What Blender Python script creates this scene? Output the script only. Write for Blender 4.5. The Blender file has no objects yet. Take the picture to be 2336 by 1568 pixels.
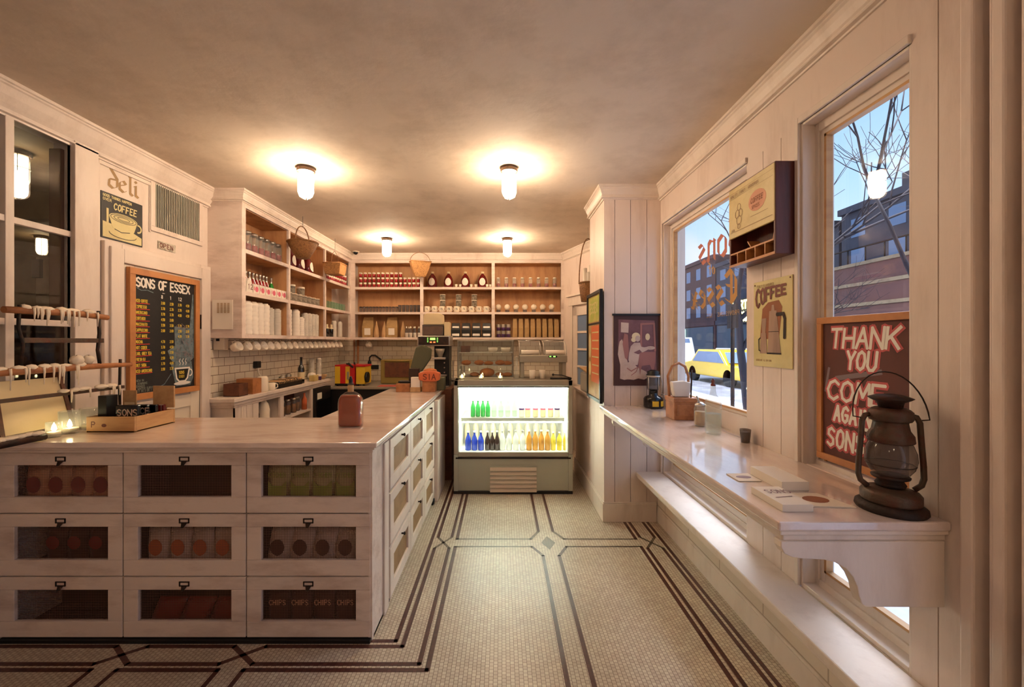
import bpy, math, random
from mathutils import Vector, Matrix
random.seed(7)
S = bpy.context.scene
COL = S.collection
# ---------------------------------------------------------------- camera, world, exposure
F, CX, CY, H = 930.0, 1145.0, 780.0, 1.55
cd = bpy.data.cameras.new('camera'); cam = bpy.data.objects.new('camera', cd); COL.objects.link(cam)
cam.location = (0, 0, H); cam.rotation_euler = (math.pi/2, 0, 0)
cd.sensor_width = 36; cd.lens = 36*F/2336; cd.shift_x = (1168-CX)/2336; cd.shift_y = (CY-784)/2336; cd.clip_start = .05
S.camera = cam
S.view_settings.view_transform = 'Standard'; S.view_settings.look = 'None'
S.view_settings.exposure = 1.5; S.view_settings.gamma = 1; S.view_settings.use_curve_mapping = False
S.cycles.transparent_max_bounces = 24
LAMP = 50.0      # strength of the ceiling lamps' glass
CASE = 20.0      # strength of the display case tubes

def lin(c):
    c = c/255
    return c/12.92 if c <= .04045 else ((c+.055)/1.055)**2.4
def rgb(r, g, b): return (lin(r), lin(g), lin(b), 1)

w = bpy.data.worlds.new('dusk'); S.world = w; w.use_nodes = True
nt = w.node_tree; nt.nodes.clear()
tc = nt.nodes.new('ShaderNodeTexCoord'); sp = nt.nodes.new('ShaderNodeSeparateXYZ')
cr = nt.nodes.new('ShaderNodeValToRGB'); nz = nt.nodes.new('ShaderNodeTexNoise'); cr2 = nt.nodes.new('ShaderNodeValToRGB')
mx = nt.nodes.new('ShaderNodeMix'); mx.data_type = 'RGBA'
bg = nt.nodes.new('ShaderNodeBackground'); ou = nt.nodes.new('ShaderNodeOutputWorld')
nt.links.new(tc.outputs['Generated'], sp.inputs[0]); nt.links.new(sp.outputs['Z'], cr.inputs[0])
cr.color_ramp.elements[0].position = 0.0; cr.color_ramp.elements[0].color = rgb(196, 205, 232)
cr.color_ramp.elements[1].position = .75; cr.color_ramp.elements[1].color = rgb(92, 132, 182)
e = cr.color_ramp.elements.new(.3); e.color = rgb(146, 176, 210)
nz.inputs['Scale'].default_value = 2.6; nz.inputs['Detail'].default_value = 3
nt.links.new(tc.outputs['Generated'], nz.inputs['Vector']); nt.links.new(nz.outputs['Fac'], cr2.inputs[0])
cr2.color_ramp.elements[0].position = .58; cr2.color_ramp.elements[0].color = (0, 0, 0, 1)
cr2.color_ramp.elements[1].position = .75; cr2.color_ramp.elements[1].color = (.8, .8, .8, 1)
nt.links.new(cr2.outputs[0], mx.inputs[0]); nt.links.new(cr.outputs[0], mx.inputs[6]); mx.inputs[7].default_value = rgb(225, 205, 225)
nt.links.new(mx.outputs[2], bg.inputs[0]); bg.inputs[1].default_value = .82; nt.links.new(bg.outputs[0], ou.inputs[0])

def arealamp(name, loc, rot, sx, sy, e, c):
    l = bpy.data.lights.new(name, 'AREA'); l.shape = 'RECTANGLE'; l.size = sx; l.size_y = sy; l.energy = e; l.color = c
    o = bpy.data.objects.new(name, l); COL.objects.link(o); o.location = loc; o.rotation_euler = rot; return o
def pointlamp(name, loc, e, c, r=.05):
    l = bpy.data.lights.new(name, 'POINT'); l.energy = e; l.color = c; l.shadow_soft_size = r
    o = bpy.data.objects.new(name, l); COL.objects.link(o); o.location = loc; return o

# ---------------------------------------------------------------- pixel -> place helpers
def P(x, y, Y): return Vector(((x-CX)/F*Y, Y, H-(y-CY)/F*Y))
def PX(x, y, X): return P(x, y, X*F/(x-CX))
def PZ(x, y, Z): return P(x, y, (H-Z)*F/(y-CY))

# ---------------------------------------------------------------- materials
M = {}
def mat(name, c, rough=.6, metal=0, var=.0, vscale=8, bump=0, bscale=60, c2=None, emit=0, ecol=None, stretch=None, coat=0, spec=.5, cover=(.45, .7)):
    m = bpy.data.materials.new(name); m.use_nodes = True; M[name] = m
    n = m.node_tree.nodes; L = m.node_tree.links; b = n['Principled BSDF']
    b.inputs['Base Color'].default_value = c; b.inputs['Roughness'].default_value = rough; b.inputs['Metallic'].default_value = metal
    b.inputs['Specular IOR Level'].default_value = spec
    if coat: b.inputs['Coat Weight'].default_value = coat; b.inputs['Coat Roughness'].default_value = .08
    if c2 or bump or var:
        t = n.new('ShaderNodeTexCoord'); mp = n.new('ShaderNodeMapping'); L.new(t.outputs['Object'], mp.inputs[0])
        if stretch: mp.inputs['Scale'].default_value = stretch
        if c2 or var:
            z = n.new('ShaderNodeTexNoise'); z.inputs['Scale'].default_value = vscale; z.inputs['Detail'].default_value = 6; z.inputs['Roughness'].default_value = .65
            L.new(mp.outputs[0], z.inputs['Vector'])
            r = n.new('ShaderNodeValToRGB'); L.new(z.outputs['Fac'], r.inputs[0])
            r.color_ramp.elements[0].position = cover[0]; r.color_ramp.elements[1].position = cover[1]
            r.color_ramp.elements[0].color = c
            r.color_ramp.elements[1].color = c2 if c2 else tuple(v*(1-var) for v in c[:3])+(1,)
            L.new(r.outputs[0], b.inputs['Base Color'])
        if bump:
            z2 = n.new('ShaderNodeTexNoise'); z2.inputs['Scale'].default_value = bscale; z2.inputs['Detail'].default_value = 4
            L.new(mp.outputs[0], z2.inputs['Vector'])
            bp = n.new('ShaderNodeBump'); bp.inputs['Strength'].default_value = bump; bp.inputs['Distance'].default_value = .01
            L.new(z2.outputs['Fac'], bp.inputs['Height']); L.new(bp.outputs[0], b.inputs['Normal'])
    if emit:
        b.inputs['Emission Color'].default_value = ecol or c; b.inputs['Emission Strength'].default_value = emit
    return m
def glassmat(name, tint=(1, 1, 1, 1), ior=1.45, rough=.02, body=0.0, bodycol=(.8, .8, .8, 1)):
    m = bpy.data.materials.new(name); m.use_nodes = True; M[name] = m
    n = m.node_tree.nodes; L = m.node_tree.links; n.clear()
    o = n.new('ShaderNodeOutputMaterial'); t = n.new('ShaderNodeBsdfTransparent'); g = n.new('ShaderNodeBsdfGlossy')
    lw = n.new('ShaderNodeLayerWeight'); lw.inputs[0].default_value = .5; mix = n.new('ShaderNodeMixShader')
    pw = n.new('ShaderNodeMath'); pw.operation = 'POWER'; pw.inputs[1].default_value = 5; L.new(lw.outputs['Facing'], pw.inputs[0])
    fr = n.new('ShaderNodeMath'); fr.operation = 'MULTIPLY_ADD'; L.new(pw.outputs[0], fr.inputs[0]); fr.inputs[1].default_value = .9; fr.inputs[2].default_value = .04*(ior/1.45)
    t.inputs[0].default_value = tint; g.inputs['Roughness'].default_value = rough
    L.new(fr.outputs[0], mix.inputs[0]); L.new(t.outputs[0], mix.inputs[1]); L.new(g.outputs[0], mix.inputs[2])
    last = mix
    if body:
        d = n.new('ShaderNodeBsdfDiffuse'); d.inputs[0].default_value = bodycol
        m2 = n.new('ShaderNodeMixShader'); m2.inputs[0].default_value = body
        L.new(mix.outputs[0], m2.inputs[1]); L.new(d.outputs[0], m2.inputs[2]); last = m2
    L.new(last.outputs[0], o.inputs[0]); return m

mat('white_paint', rgb(226, 211, 198), .45, c2=rgb(200, 180, 164), vscale=5, bump=.15, bscale=30, stretch=(1, 1, .25), cover=(.5, .8))
mat('white_wood', rgb(222, 204, 192), .55, c2=rgb(176, 150, 136), vscale=7, bump=.25, bscale=40, stretch=(.3, 1, 1), cover=(.48, .78))
mat('board_white', rgb(226, 208, 196), .5, c2=rgb(200, 178, 164), vscale=6, bump=.12, bscale=30, stretch=(1, 1, .2), cover=(.5, .8))
mat('bin_brown', rgb(158, 124, 84), .7, c2=rgb(136, 102, 66), vscale=10)
mat('counter_white', rgb(236, 216, 204), .16, c2=rgb(208, 184, 170), vscale=9, stretch=(.3, 1, 1), coat=.5, bump=.04, bscale=20)
mat('bar_white', rgb(228, 212, 204), .1, c2=rgb(210, 190, 180), vscale=9, stretch=(1, .3, 1), coat=.9, bump=.03, bscale=14)
mat('ceiling_plaster', rgb(220, 203, 184), .8, c2=rgb(200, 182, 162), vscale=2.2, bump=.2, bscale=18)
mat('shelf_wood', rgb(196, 146, 98), .6, c2=rgb(164, 112, 72), vscale=9, stretch=(1, 1, .2), bump=.1)
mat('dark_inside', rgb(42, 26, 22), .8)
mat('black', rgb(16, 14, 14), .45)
mat('black_gloss', rgb(12, 12, 14), .15)
mat('iron', rgb(44, 38, 34), .55, .6, c2=rgb(80, 52, 36), vscale=20)
mat('rust', rgb(84, 68, 54), .5, .4, c2=rgb(96, 46, 32), vscale=14, bump=.3, bscale=60)
mat('rust_dark', rgb(38, 26, 20), .6, .3, c2=rgb(70, 38, 24), vscale=16, bump=.3)
mat('steel', rgb(190, 184, 176), .28, .9)
mat('steel_dull', rgb(168, 160, 146), .45, .55)
mat('case_grey', rgb(168, 166, 150), .4, .2)
mat('grille', rgb(196, 180, 160), .4, .5)
mat('red_wood', rgb(96, 44, 38), .45, c2=rgb(58, 26, 26), vscale=12, stretch=(1, 1, .12), bump=.2)
mat('oak', rgb(196, 132, 76), .45, c2=rgb(160, 98, 54), vscale=14, stretch=(1, .2, .2), bump=.1)
mat('clear_plastic', rgb(200, 192, 178), .3, coat=.3)
mat('pine', rgb(206, 160, 106), .5, c2=rgb(178, 128, 80), vscale=10, stretch=(.2, .2, 1), bump=.1)
mat('box_wood', rgb(176, 116, 70), .5, c2=rgb(140, 84, 50), vscale=12, bump=.1)
mat('brown_wood', rgb(104, 60, 38), .5, c2=rgb(70, 38, 26), vscale=14, bump=.1)
mat('chalkboard', rgb(22, 20, 20), .7, c2=rgb(34, 31, 30), vscale=5)
mat('brown_board', rgb(96, 48, 38), .7, c2=rgb(74, 36, 30), vscale=6)
mat('chalk_white', rgb(236, 228, 216), .8)
mat('chalk_yellow', rgb(214, 184, 60), .8)
mat('chalk_red', rgb(204, 62, 48), .8)
mat('chalk_blue', rgb(112, 128, 132), .9, c2=rgb(58, 66, 70), vscale=26)
mat('chalk_pink', rgb(196, 92, 92), .8)
mat('chalk_grey', rgb(128, 110, 112), .8)
mat('chalk_dim', rgb(120, 124, 112), .8)
mat('wax', rgb(236, 220, 196), .4)
mat('tan_paper', rgb(196, 158, 112), .75, c2=rgb(170, 130, 88), vscale=12)
mat('kraft', rgb(176, 142, 92), .7, c2=rgb(150, 116, 72), vscale=10)
mat('paper', rgb(232, 222, 208), .7)
mat('ivory', rgb(232, 218, 196), .35)
mat('porcelain', rgb(238, 224, 202), .15)
mat('red_drink', rgb(150, 28, 30), .15, coat=.5)
mat('dark_red', rgb(104, 20, 22), .12, coat=.8)
mat('red', rgb(196, 30, 34), .35)
mat('yellow', rgb(226, 186, 50), .35)
mat('olive_metal', rgb(150, 130, 72), .4, .4)
mat('olive_cloth', rgb(92, 90, 66), .85, bump=.2, bscale=80)
mat('pink_paper', rgb(214, 96, 86), .6)
mat('amber', rgb(160, 58, 16), .06, coat=.9)
mat('green_bottle', rgb(40, 150, 60), .12, coat=.5)
mat('blue_bottle', rgb(16, 60, 190), .12, coat=.5)
mat('cola', rgb(50, 30, 24), .12, coat=.5)
mat('gold_drink', rgb(214, 150, 60), .2)
mat('lemon_drink', rgb(240, 214, 70), .2)
mat('milk', rgb(240, 240, 234), .25)
mat('plum', rgb(84, 50, 96), .4)
mat('rose', rgb(214, 96, 120), .4)
mat('wine_glass_dark', rgb(18, 14, 12), .08, coat=1)
mat('bread', rgb(190, 112, 52), .6, c2=rgb(140, 70, 30), vscale=18, bump=.4, bscale=30)
mat('wicker', rgb(150, 104, 58), .6, c2=rgb(96, 60, 32), vscale=60, bump=.8, bscale=160)
mat('wicker_light', rgb(196, 144, 88), .6, c2=rgb(140, 94, 52), vscale=60, bump=.8, bscale=160)
mat('tin_yellow', rgb(206, 184, 120), .4, c2=rgb(186, 160, 96), vscale=5)
mat('tin_cream', rgb(214, 200, 142), .35, c2=rgb(196, 180, 122), vscale=5)
mat('print_brown', rgb(112, 48, 30), .5)
mat('print_faint', rgb(160, 128, 84), .6)
mat('print_pink', rgb(214, 150, 116), .6)
mat('print_smoke', rgb(150, 88, 50), .6, c2=rgb(110, 52, 32), vscale=4)
mat('pot_grey', rgb(172, 142, 122), .4, c2=rgb(120, 90, 82), vscale=9, stretch=(1, 1, .1))
mat('cream', rgb(226, 204, 160), .6)
mat('photo_brown', rgb(70, 36, 30), .5)
mat('photo_mauve', rgb(126, 86, 90), .6, c2=rgb(100, 60, 62), vscale=6)
mat('photo_cream', rgb(206, 182, 166), .6, c2=rgb(186, 156, 140), vscale=7)
mat('photo_rose', rgb(160, 106, 98), .6)
mat('gold_leaf', rgb(196, 150, 90), .4, .3)
mat('rust_leaf', rgb(196, 120, 100), .5)
mat('tin_label', rgb(206, 196, 176), .4, c2=rgb(150, 140, 122), vscale=30, cover=(.5, .6))
mat('snack_bag', rgb(216, 150, 118), .35, c2=rgb(232, 180, 140), vscale=14)
mat('snack_silver', rgb(228, 200, 186), .35, c2=rgb(206, 168, 150), vscale=12)
mat('snack_green', rgb(160, 176, 70), .4, c2=rgb(214, 190, 120), vscale=6)
mat('snack_red', rgb(140, 34, 28), .3, coat=.3)
mat('snack_label', rgb(206, 104, 60), .5)
mat('foil', rgb(200, 192, 182), .25, .7, bump=.4, bscale=25)
mat('screen_green', rgb(90, 200, 60), .4, emit=1.0, ecol=(.25, .9, .1, 1))
mat('screen_red', rgb(220, 80, 40), .4, emit=.8, ecol=(1, .2, .05, 1))
mat('light_blue', rgb(120, 150, 240), .4, emit=1.2, ecol=(.35, .45, 1, 1))
mat('flame', rgb(255, 220, 150), .4, emit=14, ecol=(1, .78, .42, 1))
mat('lamp_glass', rgb(255, 236, 200), .3, emit=LAMP, ecol=(1, .75, .51, 1))
mat('lamp_glass_dim', rgb(255, 236, 200), .3, emit=4, ecol=(1, .74, .42, 1))
mat('lamp_glass_far', rgb(255, 236, 200), .3, emit=22, ecol=(1, .76, .52, 1))
mat('case_tube', rgb(240, 250, 240), .3, emit=CASE, ecol=(.90, 1, .86, 1))
mat('snow', rgb(226, 228, 236), .7, c2=rgb(180, 186, 200), vscale=1.5)
mat('asphalt', rgb(120, 122, 132), .5, c2=rgb(170, 172, 184), vscale=.6)
mat('brick_out', rgb(104, 70, 64), .8, c2=rgb(84, 58, 56), vscale=.8)
mat('brick_out2', rgb(78, 76, 84), .8, c2=rgb(60, 60, 70), vscale=.8)
mat('shop_front', rgb(70, 84, 96), .5)
mat('window_lit', rgb(150, 140, 100), .5, emit=.25, ecol=(1, .85, .5, 1))
mat('window_dusk', rgb(110, 130, 160), .15)
mat('sign_lit', rgb(255, 230, 120), .5, emit=4, ecol=(1, .80, .25, 1))
mat('shop_lit', rgb(170, 240, 220), .5, emit=1.4, ecol=(.5, 1, .85, 1))
mat('headlight', rgb(255, 250, 240), .3, emit=22, ecol=(1, .95, .85, 1))
mat('taxi', rgb(240, 196, 40), .25, coat=.6)
mat('van_white', rgb(230, 230, 236), .25, coat=.6)
mat('bark', rgb(40, 36, 44), .9, bump=.4)
mat('tyre', rgb(20, 20, 22), .7)
mat('next_wall', rgb(150, 128, 100), .7, c2=rgb(126, 104, 80), vscale=3)
mat('brown_jamb', rgb(96, 58, 36), .5)
glassmat('glass_pane', (.93, .95, .95, 1), 1.5, .01)
glassmat('glass_clear', (.90, .92, .90, 1), 1.45, .05, .15, (.8, .8, .75, 1))
glassmat('glass_thin', (.96, .96, .94, 1), 1.4, .04, .04, (.8, .8, .75, 1))
glassmat('glass_cups', (.88, .88, .86, 1), 1.45, .08, .25, (.8, .76, .7, 1))
glassmat('glass_green', (.72, .86, .74, 1), 1.45, .06, .12, (.4, .6, .45, 1))
glassmat('glass_smoke', (.55, .50, .46, 1), 1.5, .1, .25, (.3, .26, .24, 1))
glassmat('glass_grey', (.6, .6, .62, 1), 1.5, .1, .2, (.35, .35, .36, 1))
glassmat('water', (.9, .93, .9, 1), 1.35, .05, .2, (.75, .78, .72, 1))
glassmat('plastic_film', (.85, .85, .82, 1), 1.6, .12, .35, (.85, .8, .72, 1))

def meshscreen():
    m = bpy.data.materials.new('wire_screen'); m.use_nodes = True; M['wire_screen'] = m
    n = m.node_tree.nodes; L = m.node_tree.links; b = n['Principled BSDF']
    b.inputs['Base Color'].default_value = rgb(120, 90, 76); b.inputs['Metallic'].default_value = .4; b.inputs['Roughness'].default_value = .5
    t = n.new('ShaderNodeTexCoord'); s = n.new('ShaderNodeSeparateXYZ'); L.new(t.outputs['Object'], s.inputs[0])
    outs = []
    ad = n.new('ShaderNodeMath'); ad.operation = 'ADD'; L.new(s.outputs['X'], ad.inputs[0]); L.new(s.outputs['Y'], ad.inputs[1])
    for src in (ad.outputs[0], s.outputs['Z']):
        mu = n.new('ShaderNodeMath'); mu.operation = 'MULTIPLY'; mu.inputs[1].default_value = 1/.0085; L.new(src, mu.inputs[0])
        fr = n.new('ShaderNodeMath'); fr.operation = 'FRACT'; L.new(mu.outputs[0], fr.inputs[0])
        lt = n.new('ShaderNodeMath'); lt.operation = 'LESS_THAN'; lt.inputs[1].default_value = .17; L.new(fr.outputs[0], lt.inputs[0]); outs.append(lt)
    mxx = n.new('ShaderNodeMath'); mxx.operation = 'MAXIMUM'; L.new(outs[0].outputs[0], mxx.inputs[0]); L.new(outs[1].outputs[0], mxx.inputs[1])
    L.new(mxx.outputs[0], b.inputs['Alpha'])
meshscreen()

def tilemat(name, ax, tw, th, col, col2, grout, rough=.25, gw=.03):
    m = bpy.data.materials.new(name); m.use_nodes = True; M[name] = m
    n = m.node_tree.nodes; L = m.node_tree.links; b = n['Principled BSDF']; b.inputs['Roughness'].default_value = rough
    t = n.new('ShaderNodeTexCoord'); s = n.new('ShaderNodeSeparateXYZ'); c = n.new('ShaderNodeCombineXYZ'); L.new(t.outputs['Object'], s.inputs[0])
    L.new(s.outputs[ax[0]], c.inputs[0]); L.new(s.outputs[ax[1]], c.inputs[1])
    br = n.new('ShaderNodeTexBrick'); L.new(c.outputs[0], br.inputs['Vector'])
    br.inputs['Scale'].default_value = 1; br.inputs['Brick Width'].default_value = tw; br.inputs['Row Height'].default_value = th
    br.inputs['Mortar Size'].default_value = gw*th; br.inputs['Mortar Smooth'].default_value = .1; br.inputs['Bias'].default_value = 0
    br.inputs['Color1'].default_value = col; br.inputs['Color2'].default_value = col2; br.inputs['Mortar'].default_value = grout
    nz = n.new('ShaderNodeTexNoise'); nz.inputs['Scale'].default_value = 1.6; nz.inputs['Detail'].default_value = 4; L.new(t.outputs['Object'], nz.inputs['Vector'])
    mr = n.new('ShaderNodeMapRange'); mr.inputs[1].default_value = .3; mr.inputs[2].default_value = .7; mr.inputs[3].default_value = .82; mr.inputs[4].default_value = 1.06; L.new(nz.outputs['Fac'], mr.inputs[0])
    mm = n.new('ShaderNodeMix'); mm.data_type = 'RGBA'; mm.blend_type = 'MULTIPLY'; mm.inputs[0].default_value = 1
    L.new(br.outputs['Color'], mm.inputs[6]); L.new(mr.outputs[0], mm.inputs[7]); L.new(mm.outputs[2], b.inputs['Base Color'])
    bp = n.new('ShaderNodeBump'); bp.inputs['Strength'].default_value = .3; bp.inputs['Distance'].default_value = .002; bp.invert = True
    L.new(br.outputs['Fac'], bp.inputs['Height']); L.new(bp.outputs[0], b.inputs['Normal'])
# floor mosaic: columns run away from the door, joints staggered
tilemat('mosaic', 'YX', .0205, .0200, rgb(206, 194, 172), rgb(188, 170, 150), rgb(112, 92, 76), .35, .055)
tilemat('mosaic_dark', 'YX', .0205, .0200, rgb(74, 36, 32), rgb(92, 52, 42), rgb(56, 34, 28), .35, .05)
tilemat('mosaic_grey', 'YX', .0205, .0200, rgb(118, 104, 88), rgb(100, 86, 72), rgb(70, 56, 46), .35, .05)
tilemat('subway_left', 'YZ', .152, .078, rgb(226, 214, 192), rgb(218, 204, 182), rgb(120, 100, 80), .15, .035)
tilemat('subway_back', 'XZ', .152, .078, rgb(226, 214, 192), rgb(218, 204, 182), rgb(150, 130, 108), .15, .035)
tilemat('brick_panel', 'YZ', .42, .14, rgb(222, 206, 188), rgb(216, 200, 182), rgb(176, 156, 136), .5, .03)

# ---------------------------------------------------------------- mesh builder
WL = {}   # world location of every object built
class MB:
    def __init__(s): s.v = []; s.f = []; s.m = []; s.sm = []
    def add(s, vs, fs, m=0, sm=False):
        k = len(s.v); s.v += [Vector(v) for v in vs]
        for f in fs: s.f.append([i+k for i in f]); s.m.append(m); s.sm.append(sm)
        return s
    def box(s, x0, y0, z0, x1, y1, z1, m=0):
        x0, x1 = min(x0, x1), max(x0, x1); y0, y1 = min(y0, y1), max(y0, y1); z0, z1 = min(z0, z1), max(z0, z1)
        return s.add([(x0,y0,z0),(x1,y0,z0),(x1,y1,z0),(x0,y1,z0),(x0,y0,z1),(x1,y0,z1),(x1,y1,z1),(x0,y1,z1)],
              [(0,3,2,1),(4,5,6,7),(0,1,5,4),(1,2,6,5),(2,3,7,6),(3,0,4,7)], m)
    def prism(s, pts, ext, m=0, sm=False):
        n = len(pts); e = Vector(ext); a = [Vector(p) for p in pts]; nn = Vector((0,0,0))
        for i in range(n): nn += a[i].cross(a[(i+1) % n])
        if nn.dot(e) > 0: a.reverse()
        s.add(a+[p+e for p in a], [tuple(range(n)), tuple(range(2*n-1, n-1, -1))], m)
        k = len(s.v)-2*n
        for i in range(n):
            j = (i+1) % n; s.f.append([k+i, k+n+i, k+n+j, k+j]); s.m.append(m); s.sm.append(sm)
        return s
    def lathe(s, prof, c=(0,0,0), seg=16, m=0, sm=True, sx=1, sy=1, rot=None, cap=True):
        """prof: (r, z[, mat]) from bottom to top"""
        c = Vector(c); rings = []; k = len(s.v)
        for p in prof:
            r, z = p[0], p[1]
            for i in range(seg):
                a = 2*math.pi*i/seg; q = Vector((r*math.cos(a)*sx, r*math.sin(a)*sy, z))
                if rot: q = rot @ q
                s.v.append(c+q)
        for j in range(len(prof)-1):
            mm = prof[j+1][2] if len(prof[j+1]) > 2 else m
            for i in range(seg):
                i2 = (i+1) % seg
                s.f.append([k+j*seg+i, k+j*seg+i2, k+(j+1)*seg+i2, k+(j+1)*seg+i]); s.m.append(mm); s.sm.append(sm)
        if cap:
            if prof[0][0] > 1e-4: s.f.append([k+i for i in range(seg)][::-1]); s.m.append(prof[1][2] if len(prof[1]) > 2 else m); s.sm.append(False)
            if prof[-1][0] > 1e-4: s.f.append([k+(len(prof)-1)*seg+i for i in range(seg)]); s.m.append(prof[-1][2] if len(prof[-1]) > 2 else m); s.sm.append(False)
        return s
    def tube(s, pts, r, seg=8, m=0, closed=False):
        pts = [Vector(p) for p in pts]; n = len(pts); k = len(s.v); up = None
        for i, p in enumerate(pts):
            if closed: d = pts[(i+1) % n]-pts[i-1]
            else: d = pts[min(i+1, n-1)]-pts[max(i-1, 0)]
            d.normalize()
            if up is None: up = Vector((0,0,1)) if abs(d.z) < .9 else Vector((1,0,0))
            a = d.cross(up)
            if a.length < 1e-4: a = d.cross(Vector((0,1,0)))
            a.normalize(); b = a.cross(d).normalized(); up = b
            rr = r[i] if isinstance(r, (list, tuple)) else r
            for j in range(seg):
                t = 2*math.pi*j/seg; s.v.append(p+(a*math.cos(t)+b*math.sin(t))*rr)
        for i in range(n if closed else n-1):
            i2 = (i+1) % n
            for j in range(seg):
                j2 = (j+1) % seg
                s.f.append([k+i*seg+j, k+i2*seg+j, k+i2*seg+j2, k+i*seg+j2]); s.m.append(m); s.sm.append(True)
        if not closed:
            s.f.append([k+j for j in range(seg)]); s.m.append(m); s.sm.append(False)
            s.f.append([k+(n-1)*seg+j for j in range(seg)][::-1]); s.m.append(m); s.sm.append(False)
        return s
    def blob(s, c, rx, ry, rz, m=0, seg=12, rings=7, jit=0):
        prof = []
        for i in range(rings+1):
            a = -math.pi/2+math.pi*i/rings; prof.append((max(.001, math.cos(a)), math.sin(a)))
        c = Vector(c); k = len(s.v)
        s.lathe([(p[0]*rx, p[1]*rz) for p in prof], c, seg, m, True, 1, ry/rx)
        if jit:
            for i in range(k, len(s.v)): s.v[i] += Vector((random.uniform(-jit, jit), random.uniform(-jit, jit), random.uniform(-jit, jit)))
        return s
    def build(s, name, mats, parent=None, bevel=0, loc=None, sub=0):
        if isinstance(mats, str): mats = [mats]
        me = bpy.data.meshes.new(name)
        if parent is not None: o0 = WL[parent.name]
        elif loc is not None: o0 = Vector(loc)
        else:
            xs = [v.x for v in s.v]; ys = [v.y for v in s.v]; zs = [v.z for v in s.v]
            o0 = Vector(((min(xs)+max(xs))/2, (min(ys)+max(ys))/2, min(zs)))
        me.from_pydata([v-o0 for v in s.v], [], s.f)
        for n in mats: me.materials.append(M[n])
        me.polygons.foreach_set('material_index', s.m); me.polygons.foreach_set('use_smooth', s.sm)
        me.update()
        o = bpy.data.objects.new(name, me); COL.objects.link(o); WL[o.name] = o0
        if parent is not None: o.parent = parent
        else: o.location = o0
        if bevel:
            b = o.modifiers.new('bevel', 'BEVEL'); b.width = bevel; b.segments = 2; b.limit_method = 'ANGLE'; b.angle_limit = .7
        if sub:
            b = o.modifiers.new('sub', 'SUBSURF'); b.levels = sub; b.render_levels = sub
        return o

def tag(o, label, cat, group=None, kind=None):
    o['label'] = label; o['category'] = cat
    if group: o['group'] = group
    if kind: o['kind'] = kind
    return o
def thing(name, label, cat, loc, group=None, kind=None):
    o = bpy.data.objects.new(name, None); o.empty_display_size = .05; COL.objects.link(o); o.location = loc; WL[o.name] = Vector(loc)
    return tag(o, label, cat, group, kind)
def struct(mb, name, mats, bevel=0, loc=None):
    o = mb.build(name, mats, bevel=bevel, loc=loc); o['kind'] = 'structure'; return o
def dup(root, loc, label=None, rotz=None, group=None, scale=None):
    r = root.copy(); COL.objects.link(r); r.location = loc; WL[r.name] = Vector(loc)
    if label: r['label'] = label
    if group: r['group'] = group
    if rotz is not None: r.rotation_euler = (0, 0, rotz)
    if scale: r.scale = scale
    for ch in list(root.children):
        c = ch.copy(); COL.objects.link(c); c.parent = r
        for g in ch.children:
            d = g.copy(); COL.objects.link(d); d.parent = c
    return r
ORD = ['first', 'second', 'third', 'fourth', 'fifth', 'sixth', 'seventh', 'eighth', 'ninth', 'tenth', 'eleventh', 'twelfth', 'thirteenth',
       'fourteenth', 'fifteenth', 'sixteenth', 'seventeenth', 'eighteenth', 'nineteenth', 'twentieth', 'last']
def row(proto, spots, fmt, cat, group, rotz=None):
    """first spot moves the prototype, the rest are copies; fmt gets the ordinal"""
    for i, p in enumerate(spots):
        lab = fmt.format(ORD[i])
        if i == 0:
            proto.location = p; WL[proto.name] = Vector(p); tag(proto, lab, cat, group); o = proto
            if rotz is not None: o.rotation_euler = (0, 0, rotz)
        else: o = dup(proto, p, lab, rotz, group)

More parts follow.
